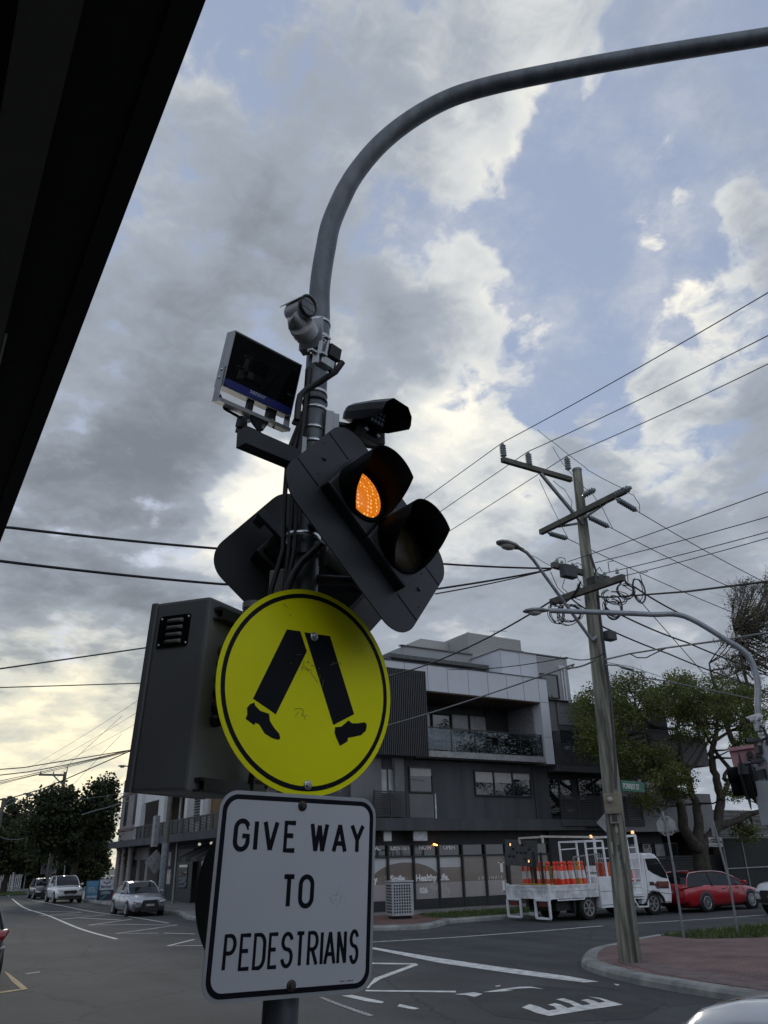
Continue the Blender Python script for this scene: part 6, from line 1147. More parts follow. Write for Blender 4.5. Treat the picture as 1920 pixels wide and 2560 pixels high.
for k, (x, y, Y, rx, rz, lab) in enumerate(((520, 1330, 108, 5, 3.2, 'dark shrub mass tree behind the parked dark hatchback'), (950, 1330, 108, 4.2, 3.2, 'dark bush behind the white sport utility vehicle, left of the porch'), (80, 1330, 118, 6, 3.0, 'dark bush tree behind the picket fence at the left edge'), (1050, 1120, 98, 2.6, 3.0, 'brownish bush between the leafy tree and the porch'))):
    bush_tree('evergreen_bush', lab, (q(x, y, Y)[0], Y), 4, [(q(x, y, Y), (rx, 2.5, rz), 90), (tuple(V(q(x, y, Y))-V((0, 0, 2))), (rx*1.1, 2, 1.6), 40)], 40+k, lf_mid if k == 3 else lf_dark, ls=.36)
rr = random.Random(8); p = PX(*z5(190, 640), 15.6); t = thing('bamboo_plant', 'narrow upright green bamboo against the pale old building', 'plant', (p.x, p.y, .15)); b = MB()
for k in range(7): x, y = p.x-.2+rr.gauss(0, .1), p.y+rr.gauss(0, .25); b.tube([(x, y, .15), (x+rr.gauss(0, .05), y+rr.gauss(0, .1), 3), (x+rr.gauss(0, .1), y+rr.gauss(0, .2), 6.3)], .03, 5)
b.build('stem', mat('cane', (.06, .07, .03), .7), t); b = MB()
for k in range(70): leaves(b, V((p.x-.2+rr.gauss(0, .12), p.y+rr.gauss(0, .45), rr.uniform(2.2, 6.4))), .35, 22, .22, rr)
b.build('leaves', leafmat('bamboo_leaves', (.035, .05, .012), (.08, .10, .03)), t)
# ------------------------------------------------------------------ the near signal pole with everything fixed to it
galv = mat('galvanised_pole', (.125, .14, .155), .5, .35, .24, 6, bump=.12, bscale=30, det=9)
tg = galv.node_tree; tx = [n for n in tg.nodes if n.type == 'TEX_COORD'][0]; mp = tg.nodes.new('ShaderNodeMapping'); mp.inputs['Scale'].default_value = (2.5, 2.5, 1.2)
for lk in list(tg.links):
    if lk.from_node == tx: s_ = lk.to_socket; tg.links.remove(lk); tg.links.new(mp.outputs[0], s_)
tg.links.new(tx.outputs['Object'], mp.inputs[0])
band = mat('stainless_band', (.62, .64, .66), .28, 1.0, .1, 20); sblack = mat('signal_black', (.011, .013, .017), .48, 0, .25, 3.5, spec=.4, c2=(.024, .027, .031), det=10); sblack2 = mat('signal_black_matt', (.005, .0055, .0065), .8, 0, .2, 4, spec=.12); cabm = mat('cabinet_grey', (.20, .205, .21), .5, .0, .08, 2.0); camw = mat('camera_white', (.50, .51, .52), .4, 0, .05); rubber = mat('cable_sheath', (.009, .009, .010), .5)
AX = lambda z: V((1.161+.0293*z, 2.713-.0137*z, z)); AR = lambda z: .064-.0031*z
def zpx(x, y): return PD(x, y, 2.95).z
ph = R(-33); ud = V((math.cos(ph), math.sin(ph), 0)); nd = V((-math.sin(ph), math.cos(ph), 0)); p0 = V((1.292, 2.652, 0)); arm = []
for x, y in [(691, 622), (703, 540), (720, 470), (768, 375), (845, 290), (950, 222), (1060, 185), (1230, 150), (1400, 120), (1659, 79), (1800, 57)]:
    d = ray(x/.8641, y/.8641); arm.append(CAM+d*(((p0-CAM).dot(nd))/d.dot(nd)))
mast = thing('signal_mast', 'tall grey galvanised signal mast curving out over the road to the upper right', 'mast', tuple(AX(.14)))
def spline(P, n=6):
    o = []
    for i in range(len(P)-1):
        a, b_, c, d = P[max(i-1, 0)], P[i], P[i+1], P[min(i+2, len(P)-1)]
        for k in range(n): t = k/n; o.append(0.5*((2*b_)+(c-a)*t+(2*a-5*b_+4*c-d)*t*t+(3*b_-a-3*c+d)*t*t*t))
    return o+[P[-1]]
arm += [arm[-1]+(arm[-1]-arm[-2])*1.6]; lamp_head(mast, arm[-1], ((arm[-1]-arm[-2]).x, (arm[-1]-arm[-2]).y, 0), .75)
path = [AX(z) for z in (.0, 1, 2, 3, 3.6, 4.2, 4.46)]+arm; sp = spline(path, 7)
b = MB(); b.tube(sp, [AR(min(p.z, 4.5)) if (p-AX(p.z)).length < .1 else .0485 for p in sp], 28); b.build('pole', galv, mast)
def strap(y, x, hgt=.018, th=.004, rr=None, m=band, nm='strap', off=V((0, 0, 0))):
    z = zpx(x, y); b = MB(); r = (rr or AR(z))+th; b.lathe([(r-.004, -hgt/2), (r, -hgt/2), (r, hgt/2), (r-.004, hgt/2)], 28, Matrix.Translation(AX(z)+off) @ Matrix.Rotation(R(1.7), 4, 'Y')); return b.build(nm, m, mast)
for (x, y) in ((800, 812), (798, 850), (770, 878), (782, 988), (780, 1028), (778, 1078), (776, 1112)): strap(y, x)
strap(1008, 780, .010, .006, m=rubber, nm='cable_tie')
strap(1350, 758, .02, .016, AR(3.3)+.006, off=V((-.022, .0, 0)))
strap(1394, 752, .012, .010, m=mat('dull_ring', (.05, .055, .06), .5, .3), nm='clamp_ring')
# cables strapped to the left of the mast
cab = MB()
def offx(z, dx, dy): return AX(z)+V((dx, dy, 0))
for k, (dx, dy) in enumerate(((-.085, -.02), (-.070, -.045), (-.098, .01))):
    cab.tube([offx(4.18, -.05, -.03+.01*k), offx(3.95, -.06, -.03), offx(3.75, dx-.01, dy), offx(3.5, dx-.005*k, dy), offx(3.3, dx, dy), offx(3.12, dx-.015*k-.01, dy), offx(2.95, dx-.02, dy-.01)], .011, 8)
cab.tube([PD(*p, 2.80) for p in ((856, 905), (838, 930), (800, 955), (765, 975), (750, 990), (746, 1010), (742, 1050))], .014, 9)
cab.tube([PD(*p, 2.84) for p in ((735, 1060), (745, 1040), (752, 1030))], .012, 8)
cab.tube([AX(3.98)+V((.06, .02, 0)), PD(850, 1062, 2.95), PD(872, 1064, 2.98), PD(888, 1062, 3.0), PD(905, 1062, 2.95)], .012, 8)
cab.tube([PD(*p, 2.86) for p in ((805, 1360), (785, 1378), (755, 1405), (735, 1435), (720, 1470), (712, 1500))], .016, 10)
cab.build('cable', rubber, mast)
b = MB(); Mb = pose(PD(712, 1490, 3.0), 40, 0, 1.5); b.cbox((-.0, .0, -.03), (.10, .10, .26), Mb, .006); b.build('junction_box', mat('junction_grey', (.17, .17, .155), .5), mast)
# --- bullet camera
def bullet_camera(label, back, front, mount, pole_pt, s=1.0):
    t = thing('security_camera', label, 'camera', tuple(back)); d = (V(front)-V(back)); Ln = d.length; M = Matrix.Translation(back) @ d.to_track_quat('-Y', 'Z').to_matrix().to_4x4(); r = .046*s
    Mz = M @ Matrix.Rotation(R(90), 4, 'X')                          # lathe axis along the lens direction
    b = MB(); b.lathe([(0, -.01*s), (r*.8, -.008*s), (r*.93, .005), (r*.95, Ln*.8), (r, Ln*.85)], 24, Mz); b.build('body', camw, t)
    b = MB(); b.lathe([(r*1.0, Ln*.82), (r*1.04, Ln*.84), (r*1.04, Ln), (r*.96, Ln+.002), (r*.9, Ln-.006), (0, Ln-.006)], 28, Mz); b.build('lens_ring', sblack, t)
    b = MB(); b.lathe([(r*.86, Ln-.004), (0, Ln-.0035)], 24, Mz); lg = b.build('lens_glass', glass_mat('lens_glass', (.012, .016, .028), .04, 1), t)
    b = MB(); b.box((-r*.78, -Ln-.0005+.003, -r*.30), (r*.78, -Ln+.0045, -r*.27), M); b.box((-r*.78, -Ln+.0025, r*.4), (r*.6, -Ln+.0045, r*.43), M); b.build('lens_divider', sblack, t)
    b = MB(); b.lathe([(r*1.12, -.03*s), (r*1.15, Ln*1.02), (r*1.10, Ln*1.02), (r*1.07, -.03*s)], 20, Mz, True, R(20), R(160)); b.build('sunshield', camw, t)
    b = MB(); mp_ = V(mount); ax = (V(pole_pt)-mp_).normalized(); Mm = Matrix.Translation(mp_) @ (-ax).to_track_quat('Z', 'Y').to_matrix().to_4x4(); b.lathe([(.058*s, -.06*s), (.058*s, -.005*s), (.050*s, .0), (0, .004*s)], 26, Mm); b.build('mount_base', camw, t)
    b = MB(); k = V(back)+d*.12+V((0, 0, -.055*s)); b.tube([mp_-ax*.0, mp_-ax*.05*s, k], [.026*s, .026*s, .022*s], 14); b.tube([k+V((-.02*s, .01*s, -.004)), k+V((.03*s, -.015*s, .004))], .027*s, 14); b.tube([k, V(back)+d*.2], .02*s, 12); b.build('mount_arm', camw, t)
    return t
bk = PD(728, 785, 2.80); fr = G(772.8, 764.6, bk.z-.018)
bullet_camera('white bullet camera strapped highest on the near signal mast', bk, fr, PD(752, 812, 2.78), AX(4.30))
b = MB(); Mb = pose(PD(778, 835, 2.86), -48, 0, 1); b.cbox((0, 0, 0), (.11, .012, .16), Mb); b.cbox((0, .02, -.075), (.11, .05, .006), Mb); b.build('camera_bracket', steel, mast)
# --- small black detector with its silver clamp
dt = thing('detector_box', 'small black detector box in a silver clamp on the right of the near mast', 'sensor', tuple(PD(833, 882, 2.72)))
Mb = pose(PD(835, 881, 2.70), 20, 14, -1); b = MB(); b.cbox((.004, .03, 0), (.066, .075, .060), Mb, .004); b.build('housing', sblack, dt)
b = MB(); b.box((-.033, -.0095, -.027), (.039, -.0075, -.024), Mb); b.build('housing_seam', sblack2, dt)
silv = mat('zinc_clamp', (.50, .52, .53), .35, .8, .12, 15)
b = MB()
for (cx, cy, cz, dx, dy, dz) in ((-.045, .01, .004, .010, .03, .085), (-.062, .02, -.01, .010, .02, .075), (-.054, .0, .042, .03, .02, .010), (-.056, .0, -.035, .03, .02, .010), (-.085, .035, -.03, .04, .03, .010), (-.02, .03, -.052, .075, .055, .035), (-.075, .02, -.058, .012, .03, .05)): b.cbox((cx, cy, cz), (dx, dy, dz), Mb, .002)
for (x, z) in ((-.04, .02), (-.04, -.02), (-.06, .03), (-.0, -.052)): b.lathe([(.006, -.02), (.006, -.014), (0, -.012)], 8, Mb @ Matrix.Translation((x, -.005, z)) @ Matrix.Rotation(R(90), 4, 'X'))
b.build('clamp', silv, dt); b = MB(); b.tube([Mb @ V((.02, .03, -.03)), Mb @ V((.03, .03, -.055)), Mb @ V((.022, .035, -.07))], .012, 10); b.tube([Mb @ V((.034, .02, -.03)), Mb @ V((.036, .02, -.055))], .006, 8); b.build('cable_gland', rubber, dt)
# --- flat panel sensor
Ms = pose((1.031, 2.657, 4.092), 16.73, 17.77, -1.79); sw, sh = .375, .252
ps = thing('panel_sensor', 'flat black glass sensor panel with a blue strip left of the mast', 'sensor', (1.031, 2.657, 4.0))
aluf = mat('aluminium', (.40, .42, .43), .42, .7, .06, 8)
b = MB(); t_ = .062
b.box((-sw/2, 0, -sh/2), (-sw/2+.004, t_, sh/2), Ms); b.box((sw/2-.004, 0, -sh/2), (sw/2, t_, sh/2), Ms); b.box((-sw/2+.004, 0, sh/2-.004), (sw/2-.004, t_, sh/2), Ms); b.box((-sw/2+.004, 0, -sh/2), (sw/2-.004, t_, -sh/2+.004), Ms); b.box((-sw/2+.004, t_-.004, -sh/2+.004), (sw/2-.004, t_, sh/2-.004), Ms)
b.box((-sw/2-.0005, .040, -sh/2), (-sw/2, .0415, sh/2), Ms); fo_ = b.build('frame', aluf, ps)
b = MB(); b.box((-sw/2+.004, .001, -sh/2+.004), (sw/2-.004, .006, sh/2-.004), Ms); b.build('glass_panel', mat('sensor_glass', (.005, .006, .007), .04, 0, .2, spec=.4), ps)
b = MB(); b.box((-sw/2+.002, -.001, sh/2-.011), (sw/2-.002, .0009, sh/2-.004), Ms); b.build('top_gasket', sblack, ps)
b = MB(); b.prism([(x-.003, z-.1035) for x, z in rrect(sw*.965, .033, .0155)], -.003, .0009, Ms); lb_ = b.build('label_strip', mat('label_blue', (.018, .030, .20), .4, 0, .12, 9), ps)
b = MB(); font_text('sensor', .030, Ms @ Matrix.Translation((-.052, 0, -.1035)), -.0036, b, .0004, 1.05); b.build('lettering', mat('pale_blue_print', (.55, .60, .75), .5), lb_)
b = MB(); font_text('dynamics', .011, Ms @ Matrix.Translation((-.016, 0, -.1145)), -.0036, b, 0, 1.05); b.build('lettering', mat('mid_blue_print', (.06, .08, .26), .5), lb_)
b = MB(); T2 = Ms
b.add([T2 @ V(p) for p in ((-sw/2-.004, .012, -.035), (-sw/2-.004, .052, -.035), (-sw/2-.004, .045, -.19), (-sw/2-.004, .0, -.19), (-sw/2-.001, .012, -.035), (-sw/2-.001, .052, -.035), (-sw/2-.001, .045, -.19), (-sw/2-.001, .0, -.19))], [(0, 1, 2, 3), (7, 6, 5, 4), (0, 4, 5, 1), (1, 5, 6, 2), (2, 6, 7, 3), (3, 7, 4, 0)])
b.add([T2 @ V(p) for p in ((sw/2+.004, .012, -.10), (sw/2+.004, .052, -.10), (sw/2+.004, .045, -.19), (sw/2+.004, .0, -.19), (sw/2+.001, .012, -.10), (sw/2+.001, .052, -.10), (sw/2+.001, .045, -.19), (sw/2+.001, .0, -.19))], [(3, 2, 1, 0), (4, 5, 6, 7), (0, 1, 5, 4), (1, 2, 6, 5), (2, 3, 7, 6), (3, 0, 4, 7)])
b.box((-sw/2-.004, -.012, -.194), (sw/2+.004, .047, -.190), T2); b.box((-sw/2-.004, -.012, -.190), (sw/2+.004, -.009, -.178), T2); yk = b.build('yoke', aluf, ps)
b = MB()
for (y, z) in ((.030, -.05), (.034, -.085)): b.lathe([(.007, -.006), (.007, .0), (0, .002)], 10, T2 @ Matrix.Translation((-sw/2-.006, y, z)) @ Matrix.Rotation(R(-90), 4, 'Y'))
b.lathe([(.006, .0), (.006, .012), (0, .014)], 8, T2 @ Matrix.Translation((.115, .01, -.195)) @ Matrix.Rotation(R(180), 4, 'X')); b.build('bolt', silv, ps)
for q_ in (((-.035, .010, -.19), (-.01, .035, -sh/2)), ((.075, .010, -.165), (.115, .04, -sh/2))): b = MB(); b.box(*q_, T2); b.build('spacer', sblack, ps)
b = MB(); b.tube([T2 @ V((-.17, .035, -.155)), T2 @ V((-.12, .05, -.198)), T2 @ V((-.04, .055, -.205)), T2 @ V((.05, .05, -.19)), T2 @ V((.14, .05, -.15))], .007, 8); b.build('cable', rubber, ps)
b = MB(); b.add([T2 @ V(p) for p in ((-.02, -.006, -.194), (.075, -.006, -.194), (.055, -.004, -.24), (.035, -.004, -.25), (-.02, .0, -.215), (-.02, .0, -.194), (.075, 0, -.194), (.055, .002, -.24), (.035, .002, -.25), (-.02, .006, -.215))], [(0, 1, 2, 3, 4)[::-1], (5, 6, 7, 8, 9), (1, 6, 7, 2), (2, 7, 8, 3), (3, 8, 9, 4)])
b.cbox((-.045, .015, -.235), (.035, .04, .05), T2, .004); b.cbox((.0, .02, -.262), (.10, .05, .035), T2, .003); br = b.build('bracket', sblack, ps)
for (x, z) in ((.035, -.228), (-.045, -.232)): b = MB(); b.lathe([(.010, -.014), (.009, -.006), (.0, -.003)], 12, T2 @ Matrix.Translation((x, -.018, z)) @ Matrix.Rotation(R(90), 4, 'X') @ Matrix.Diagonal((1, 1, -1, 1))); b.build('bracket_bolt', silv, ps)
# support beams (part of the mast's fittings)
zb1 = 3.697; e0, e1 = AX(zb1)+V((-.045, -.02, 0)), G(603, 1093, zb1); b = MB(); b.bar(e0, e1, .062, .075); b.cbox(AX(3.73)+V((-.06, -.03, 0)), (.05, .05, .10), None, .003); b.build('support_beam', sblack, mast)
zb2 = 3.90; e0, e1 = AX(zb2)+V((.04, .0, 0)), G(956, 1100, zb2); b = MB(); b.bar(e0, e1, .062, .075); b.build('support_beam', sblack, mast)
b = MB(); Mb = pose(PD(822, 1068, 2.92), -10, 0, 2); b.cbox((0, 0, 0), (.038, .022, .16), Mb, .003); b.cbox((.03, .0, .0), (.03, .012, .15), Mb, .002); b.build('channel_bracket', mat('dull_zinc', (.27, .28, .29), .4, .6, .1), mast)
b = MB(); Mb = pose(PD(757, 1118, 2.88), 0, 0, 2); b.cbox((0, 0, 0), (.022, .03, .09), Mb, .002); b.build('channel_bracket', _m['dull_zinc'], mast)
# --- infrared illuminators
def illuminator(label, rear, front, s=1.0, leds=True):
    t = thing('infrared_lamp', label, 'lamp', tuple(rear)); d = V(front)-V(rear); Ln = d.length; M = Matrix.Translation(rear) @ d.to_track_quat('-Y', 'Z').to_matrix().to_4x4()
    def sect(y, k, lo=1.0): w_, h_ = .078*s*k, .058*s*k; return [(-w_, y, -h_*.62*lo), (-w_*1.05, y, .0), (-w_*.95, y, h_*.55), (-w_*.55, y, h_), (w_*.55, y, h_), (w_*.95, y, h_*.55), (w_*1.05, y, .0), (w_, y, -h_*.62*lo)]
    b = MB(); ss = [sect(.0, .74), sect(-.02*s, .86), sect(-Ln*.62, 1.0), sect(-Ln-.02*s, 1.04, .5)]; vs = [p for q in ss for p in q]; fs = [(i*8+j, i*8+(j+1) % 8, (i+1)*8+(j+1) % 8, (i+1)*8+j) for i in range(2) for j in range(8)]+[(16+j, 16+j+1, 24+j+1, 24+j) for j in range(7)]+[tuple(range(8))[::-1]]
    b.add(vs, fs, M); b.build('hood', sblack, t)
    b = MB(); y = -Ln*.60; b.cbox((0, y+.02, -.004*s), (.135*s, .05, .07*s), M, .004); b.build('lamp_body', sblack2, t)
    b = MB()
    for i in range(4):
        for j in range(3): b.lathe([(.0085*s, 0), (.0075*s, .004), (0, .005)], 10, M @ Matrix.Translation(((-.03+.02*i)*s, y-.006, (-.018+.019*j)*s)) @ Matrix.Rotation(R(90), 4, 'X'))
    b.build('led_array', mat('led_lens', (.22, .28, .36), .15, .2, .2, 40), t)
    b = MB(); b.cbox((-.035*s, -Ln*.45, -.062*s), (.012*s, .05*s, .06*s), M); b.cbox((.035*s, -Ln*.45, -.062*s), (.012*s, .05*s, .06*s), M); b.cbox((0, -Ln*.45, -.088*s), (.10*s, .055*s, .022*s), M); br = b.build('bracket', sblack, t)
    for x in (-.035, .035): b = MB(); b.lathe([(.009*s, 0), (.008*s, .007), (0, .009)], 10, M @ Matrix.Translation((x*s, -Ln*.45-.026*s, -.062*s)) @ Matrix.Rotation(R(90), 4, 'X')); b.build('bracket_bolt', silv, br)
    return t
rr_ = PD(884, 1046, 3.02); ff = PD(984, 1043, 2.87); illuminator('black hooded infrared lamp on the beam right of the near mast', rr_, ff, 1.12)
# --- twin aspect flashing signals
lit = bpy.data.materials.new('lit_amber_lens'); lit.use_nodes = True; t = lit.node_tree; p = t.nodes['Principled BSDF']; tcn = t.nodes.new('ShaderNodeTexCoord')
vo = t.nodes.new('ShaderNodeTexVoronoi'); vo.inputs['Scale'].default_value = 62; vo.inputs['Randomness'].default_value = .25; t.links.new(tcn.outputs['Object'], vo.inputs['Vector'])
mr = t.nodes.new('ShaderNodeMapRange'); mr.inputs[1].default_value = .12; mr.inputs[2].default_value = .38; mr.inputs[3].default_value = 1; mr.inputs[4].default_value = 0; t.links.new(vo.outputs['Distance'], mr.inputs[0])
mxx = t.nodes.new('ShaderNodeMix'); mxx.data_type = 'RGBA'; t.links.new(mr.outputs[0], mxx.inputs[0]); mxx.inputs[6].default_value = (.60, .15, .006, 1); mxx.inputs[7].default_value = (1.25, .62, .20, 1)
t.links.new(mxx.outputs[2], p.inputs['Emission Color']); p.inputs['Emission Strength'].default_value = .95; p.inputs['Base Color'].default_value = (.25, .07, .005, 1); p.inputs['Roughness'].default_value = .25
off = mat('dark_amber_lens', (.034, .024, .012), .35, 0, .35, 60, spec=.3)
def signal(label, M, vis_dir=45, lit_top=True, full=True):
    t = thing('traffic_signal', label, 'traffic light', tuple(M.translation)); w_, h_ = .589, .773
    b = MB(); b.prism(rrect(w_, h_, .125, 10), -.002, .003, M); bo = b.build('backboard', sblack, t)
    b = MB()
    for s in (-1, 1):
        for zz in (1, -1): b.box((s*.1335-.0012, -.004, zz*.252), (s*.1335+.0012, -.002, zz*.383), M)
    b.build('board_seam', sblack2, bo)
    b = MB()
    for (x, z, r) in ((0, .318, .011), (0, -.318, .011), (.06, .365, .004), (-.09, .29, .004), (.08, -.29, .004), (-.07, -.36, .004), (-.2, 0, .004)): b.lathe([(r, 0), (r*.8, .5*r), (0, .7*r)], 12, M @ Matrix.Translation((x, -.002, z)) @ Matrix.Rotation(R(90), 4, 'X'))
    b.build('rivet', sblack, bo)
    for zz, on in ((.125, lit_top), (-.125, False)):
        b = MB(); b.cbox((0, .03, zz), (.262, .16, .246), M, .010); hs_ = b.build('lantern_housing', sblack, t)
        Mz = M @ Matrix.Translation((0, -.045, zz)) @ Matrix.Rotation(R(90), 4, 'X')
        b = MB(); b.lathe([(.118, -.004), (.120, .012), (.104, .014), (.101, .004)], 32, Mz); b.build('lens_ring', sblack2, hs_)
        b = MB(); b.lathe([(.101, .006), (.085, .015), (.05, .022), (0, .025)], 30, Mz); b.build('lens', lit if on else off, hs_)
        b = MB(); vs, fs = [], []; n = 60
        for k in range(n+1):                                        # cowl: long over the top, cut away towards the bottom
            f = -1+2*k/n; a = R(vis_dir+f*152); dg = abs(f)*152; ln = .168 if dg < 76 else (.168-.09*(dg-76)/36 if dg < 112 else .078-.070*(dg-112)/40); ro = .123; c, s = math.cos(a), math.sin(a); fl = 1+.02*ln/.3
            vs += [(ro*c, -.048, zz+ro*s), (ro*fl*c, -.048-ln, zz+ro*fl*s), ((ro*fl-.003)*c, -.048-ln, zz+(ro*fl-.003)*s), ((ro-.003)*c, -.048, zz+(ro-.003)*s)]
        for k in range(n):
            o = 4*k
            for j in range(4): fs.append((o+j, o+(j+1) % 4, o+4+(j+1) % 4, o+4+j))
        b.add(vs, fs, M, True); b.build('visor', sblack2, hs_)
    b = MB(); b.cbox((0, .085, 0), (.22, .10, .46), M, .02); b.build('back_housing', sblack2, t)
    b = MB(); b.box((-.015, .13, .10), (.025, .165, .36), M); b.cbox((.005, .10, .335), (.05, .06, .05), M, .006); b.build('bracket', mat('bracket_grey', (.06, .068, .078), .5, .3), t)
    return t
MF = pose((1.395, 2.37, 3.342), 16.387, -7.869, -46.737); signal('black twin amber signal facing us on the near mast, upper lamp lit', MF)
b = MB()
for zz in (.12, -.2): b.tube([MF @ V((-.02, .15, zz)), AX((MF @ V((0, .1, zz))).z)], .022, 8)
b.build('signal_bracket', sblack, mast)
MR = pose((1.452, 3.08, 3.351), -6.83, 0, -48.23) @ Matrix.Rotation(R(180), 4, 'Z'); signal('black twin signal seen from behind, on the far side of the near mast', MR, 135, False)
b = MB(); b.tube([MR @ V((-.10, .13, .02)), MR @ V((-.13, .13, -.20))], .05, 16); b.cbox((-.09, .14, .05), (.06, .06, .06), MR, .006); b.build('lantern_tube', mat('bracket_grey2', (.075, .08, .085), .45, .3), bpy.data.objects['traffic_signal.001'])
b = MB(); b.tube([MR @ V((0, .12, .0)), AX(3.4)], .022, 8); b.tube([AX(3.25)+V((.06, .03, 0)), PD(808, 1388, 2.95), PD(806, 1402, 2.98)], .008, 6); Mb = pose(PD(806, 1388, 2.9), 10, 0, 0); b.cbox((0, 0, 0), (.02, .03, .09), Mb, .002); b.build('signal_bracket', mat('bracket_grey', (.06, .068, .078), .5, .3), mast)
# --- round walking legs sign
yel_s = mat('sign_yellow', (.93, .92, .0), .45, 0, .05, 3, bump=.06, bscale=350, spec=.25); navyb = mat('sign_black', (.005, .007, .012), .5, 0, .2, 6, spec=.15); back_m = mat('sign_back_near', (.075, .08, .08), .55, .4, .1)
MY = pose((1.2413, 2.58, 2.735), 6.06, 1.9, 0)
t = thing('crossing_sign', 'round yellow sign with a pair of black walking legs on the near mast', 'sign', (1.2413, 2.58, 2.36))
b = MB(); b.prism(ellipse(.375, .375, 96), 0, .003, MY); pl_ = b.build('plate', yel_s, t)
b = MB(); ring(b, ellipse(.357, .357, 96), ellipse(.3405, .3405, 96), -.0008, .0, MY); b.build('border', navyb, pl_)
b = MB()
for poly in ([(-.1077, .2057), (-.05, .2076), (-.0178, .1356), (-.1357, -.1047), (-.2294, -.0591)], [(-.0319, .2062), (.0836, .208), (.2015, -.0754), (.108, -.1227)],
 [(-.2236, -.072), (-.2187, -.0826), (-.1987, -.0979), (-.1629, -.1052), (-.1578, -.1292), (-.1386, -.1521), (-.118, -.170), (-.1131, -.1836), (-.117, -.1895), (-.1255, -.1905), (-.1471, -.1859), (-.1761, -.1729), (-.199, -.1446), (-.2132, -.1397), (-.2195, -.1479), (-.2532, -.1291), (-.2474, -.1154), (-.2499, -.0915), (-.2385, -.0783)],
 [(.1757, -.1005), (.1922, -.1097), (.2194, -.1075), (.2501, -.1012), (.258, -.106), (.2611, -.1122), (.2563, -.1324), (.234, -.1503), (.1972, -.1594), (.1746, -.1641), (.1732, -.177), (.1393, -.1951), (.1211, -.1646), (.1143, -.1491), (.1162, -.1298), (.144, -.1257)]): b.prism(poly, -.0008, .0, MY)
b.build('walking_legs', navyb, pl_)
b = MB(); scr = mat('scuff', (.16, .15, .02), .7, 0, .3); rs = random.Random(2)
for (x, z, n) in ((-.01, .09, 9), (.03, .06, 5), (.10, .12, 4), (-.02, -.09, 5), (-.12, .25, 2)):
    for _ in range(n):
        a = V((x+rs.gauss(0, .02), z+rs.gauss(0, .02))); e = a+V((rs.gauss(0, .016), rs.gauss(0, .012))); stroke(b, [tuple(a), tuple(a.lerp(e, .5)+V((.002, .003))), tuple(e)], .0016, -.0011, -.0009, MY)
b.build('scuff_marks', scr, pl_)
def bolts(M, lst, par, m=silv):
    for x, z in lst:
        b = MB(); T = M @ Matrix.Translation((x, 0, z)) @ Matrix.Rotation(R(90), 4, 'X'); b.lathe([(.0165, .0008), (.0165, .003), (.009, .0032)], 18, T); b.lathe([(.0095, .003), (.0095, .010), (.007, .012), (0, .012)], 6, T, False); b.build('bolt', m, par)
bolts(MY, [(.0113, .1954), (.0066, -.3363)], t)
b = MB()
for z in (.195, -.336): b.cbox((.0, .016, z), (.30, .024, .035), MY); 
b.build('channel', steel, t)
b = MB()
for z in (.195, -.336): c = MY @ V((0, .03, z)); b.bar(c, AX(c.z), .03, .03)
b.build('sign_clamp', steel, mast)
# --- give way sign
MG = pose((1.202, 2.562, 2.065), 2.75, 1.97, 1.70)
whs = mat('sign_white_sheeting', (.56, .58, .62), .4, 0, .05, 2, spec=.4); edge_a = mat('sign_edge', (.42, .435, .46), .4, .3, .05)
t = thing('give_way_sign', 'square white sign with black words and border below the round yellow sign', 'sign', (1.202, 2.562, 1.76))
b = MB(); b.prism(rrect(.60, .60, .062, 10), 0, .003, MG); pl_ = b.build('plate', edge_a, t)
b = MB(); ring(b, rrect(.578, .576, .052, 10), rrect(.548, .546, .040, 10), -.0008, 0, MG); b.build('border', navyb, pl_)
b = MB(); b.prism(rrect(.547, .545, .0395, 10), -.0006, 0, MG); b.build('face', whs, pl_)
b = MB(); sw_ = .0148; z0, z1 = .1155+sw_/2, .2150-sw_/2
def word(lst, z0, z1, sw_): 
    for ch, a, c in lst: stroke(b, [], sw_, 0, 0) if False else [stroke(b, g_, sw_, -.0014, -.0006, MG, a+(sw_/2 if ch not in 'VWAYI' else sw_*.55 if ch != 'I' else 0), z0, (c-a)-(sw_ if ch not in 'VWAYI' else sw_*1.1 if ch != 'I' else 0), z1-z0) for g_ in GLY[ch]]
word([('G', -.2445, -.1860), ('I', -.1715, -.1585), ('V', -.1420, -.0825), ('E', -.0650, -.0140), ('W', .0340, .1085), ('A', .1215, .1830), ('Y', .1930, .2545)], z0, z1, sw_)
word([('T', -.0588, -.0072), ('O', .0031, .0618)], -.0505+sw_/2, .0515-sw_/2, sw_)
sp2 = .0112; word([('P', -.2425, -.2000), ('E', -.1900, -.1480), ('D', -.1435, -.0990), ('E', -.0920, -.0540), ('S', -.0465, -.0030), ('T', .0035, .0400), ('R', .0475, .0890), ('I', .0945, .1085), ('A', .1090, .1560), ('N', .1587, .1960), ('S', .2075, .2435)], -.2175+sp2/2, -.1155-sp2/2, sp2)
b.build('lettering', navyb, pl_)
b = MB(); font_text('R2-10  SIGN CO', .0075, MG @ Matrix.Translation((.17, 0, -.2655)), -.0009, b, .0001) if False else [b.box((.176+.0065*k, -.0009, -.266), (.176+.0065*k+.0045, -.0006, -.2625), MG) for k in (0, 1, 2, 4, 5, 6, 7)]; b.build('fine_print', mat('fine_grey', (.05, .05, .06), .6), pl_)
bolts(MG, [(-.0009, .2627), (-.0021, -.2658)], t, mat('rusty_bolt', (.075, .065, .06), .6, .4, .3, 20))
b = MB(); rs = random.Random(9)
for _ in range(7): a = V((.16+rs.gauss(0, .015), -.02+rs.gauss(0, .02))); e = a+V((rs.gauss(0, .012), rs.gauss(0, .02))); stroke(b, [tuple(a), tuple(e)], .0008, -.0011, -.0007, MG)
b.build('scuff_marks', mat('grey_scuff', (.20, .21, .25), .7), pl_)
b = MB()
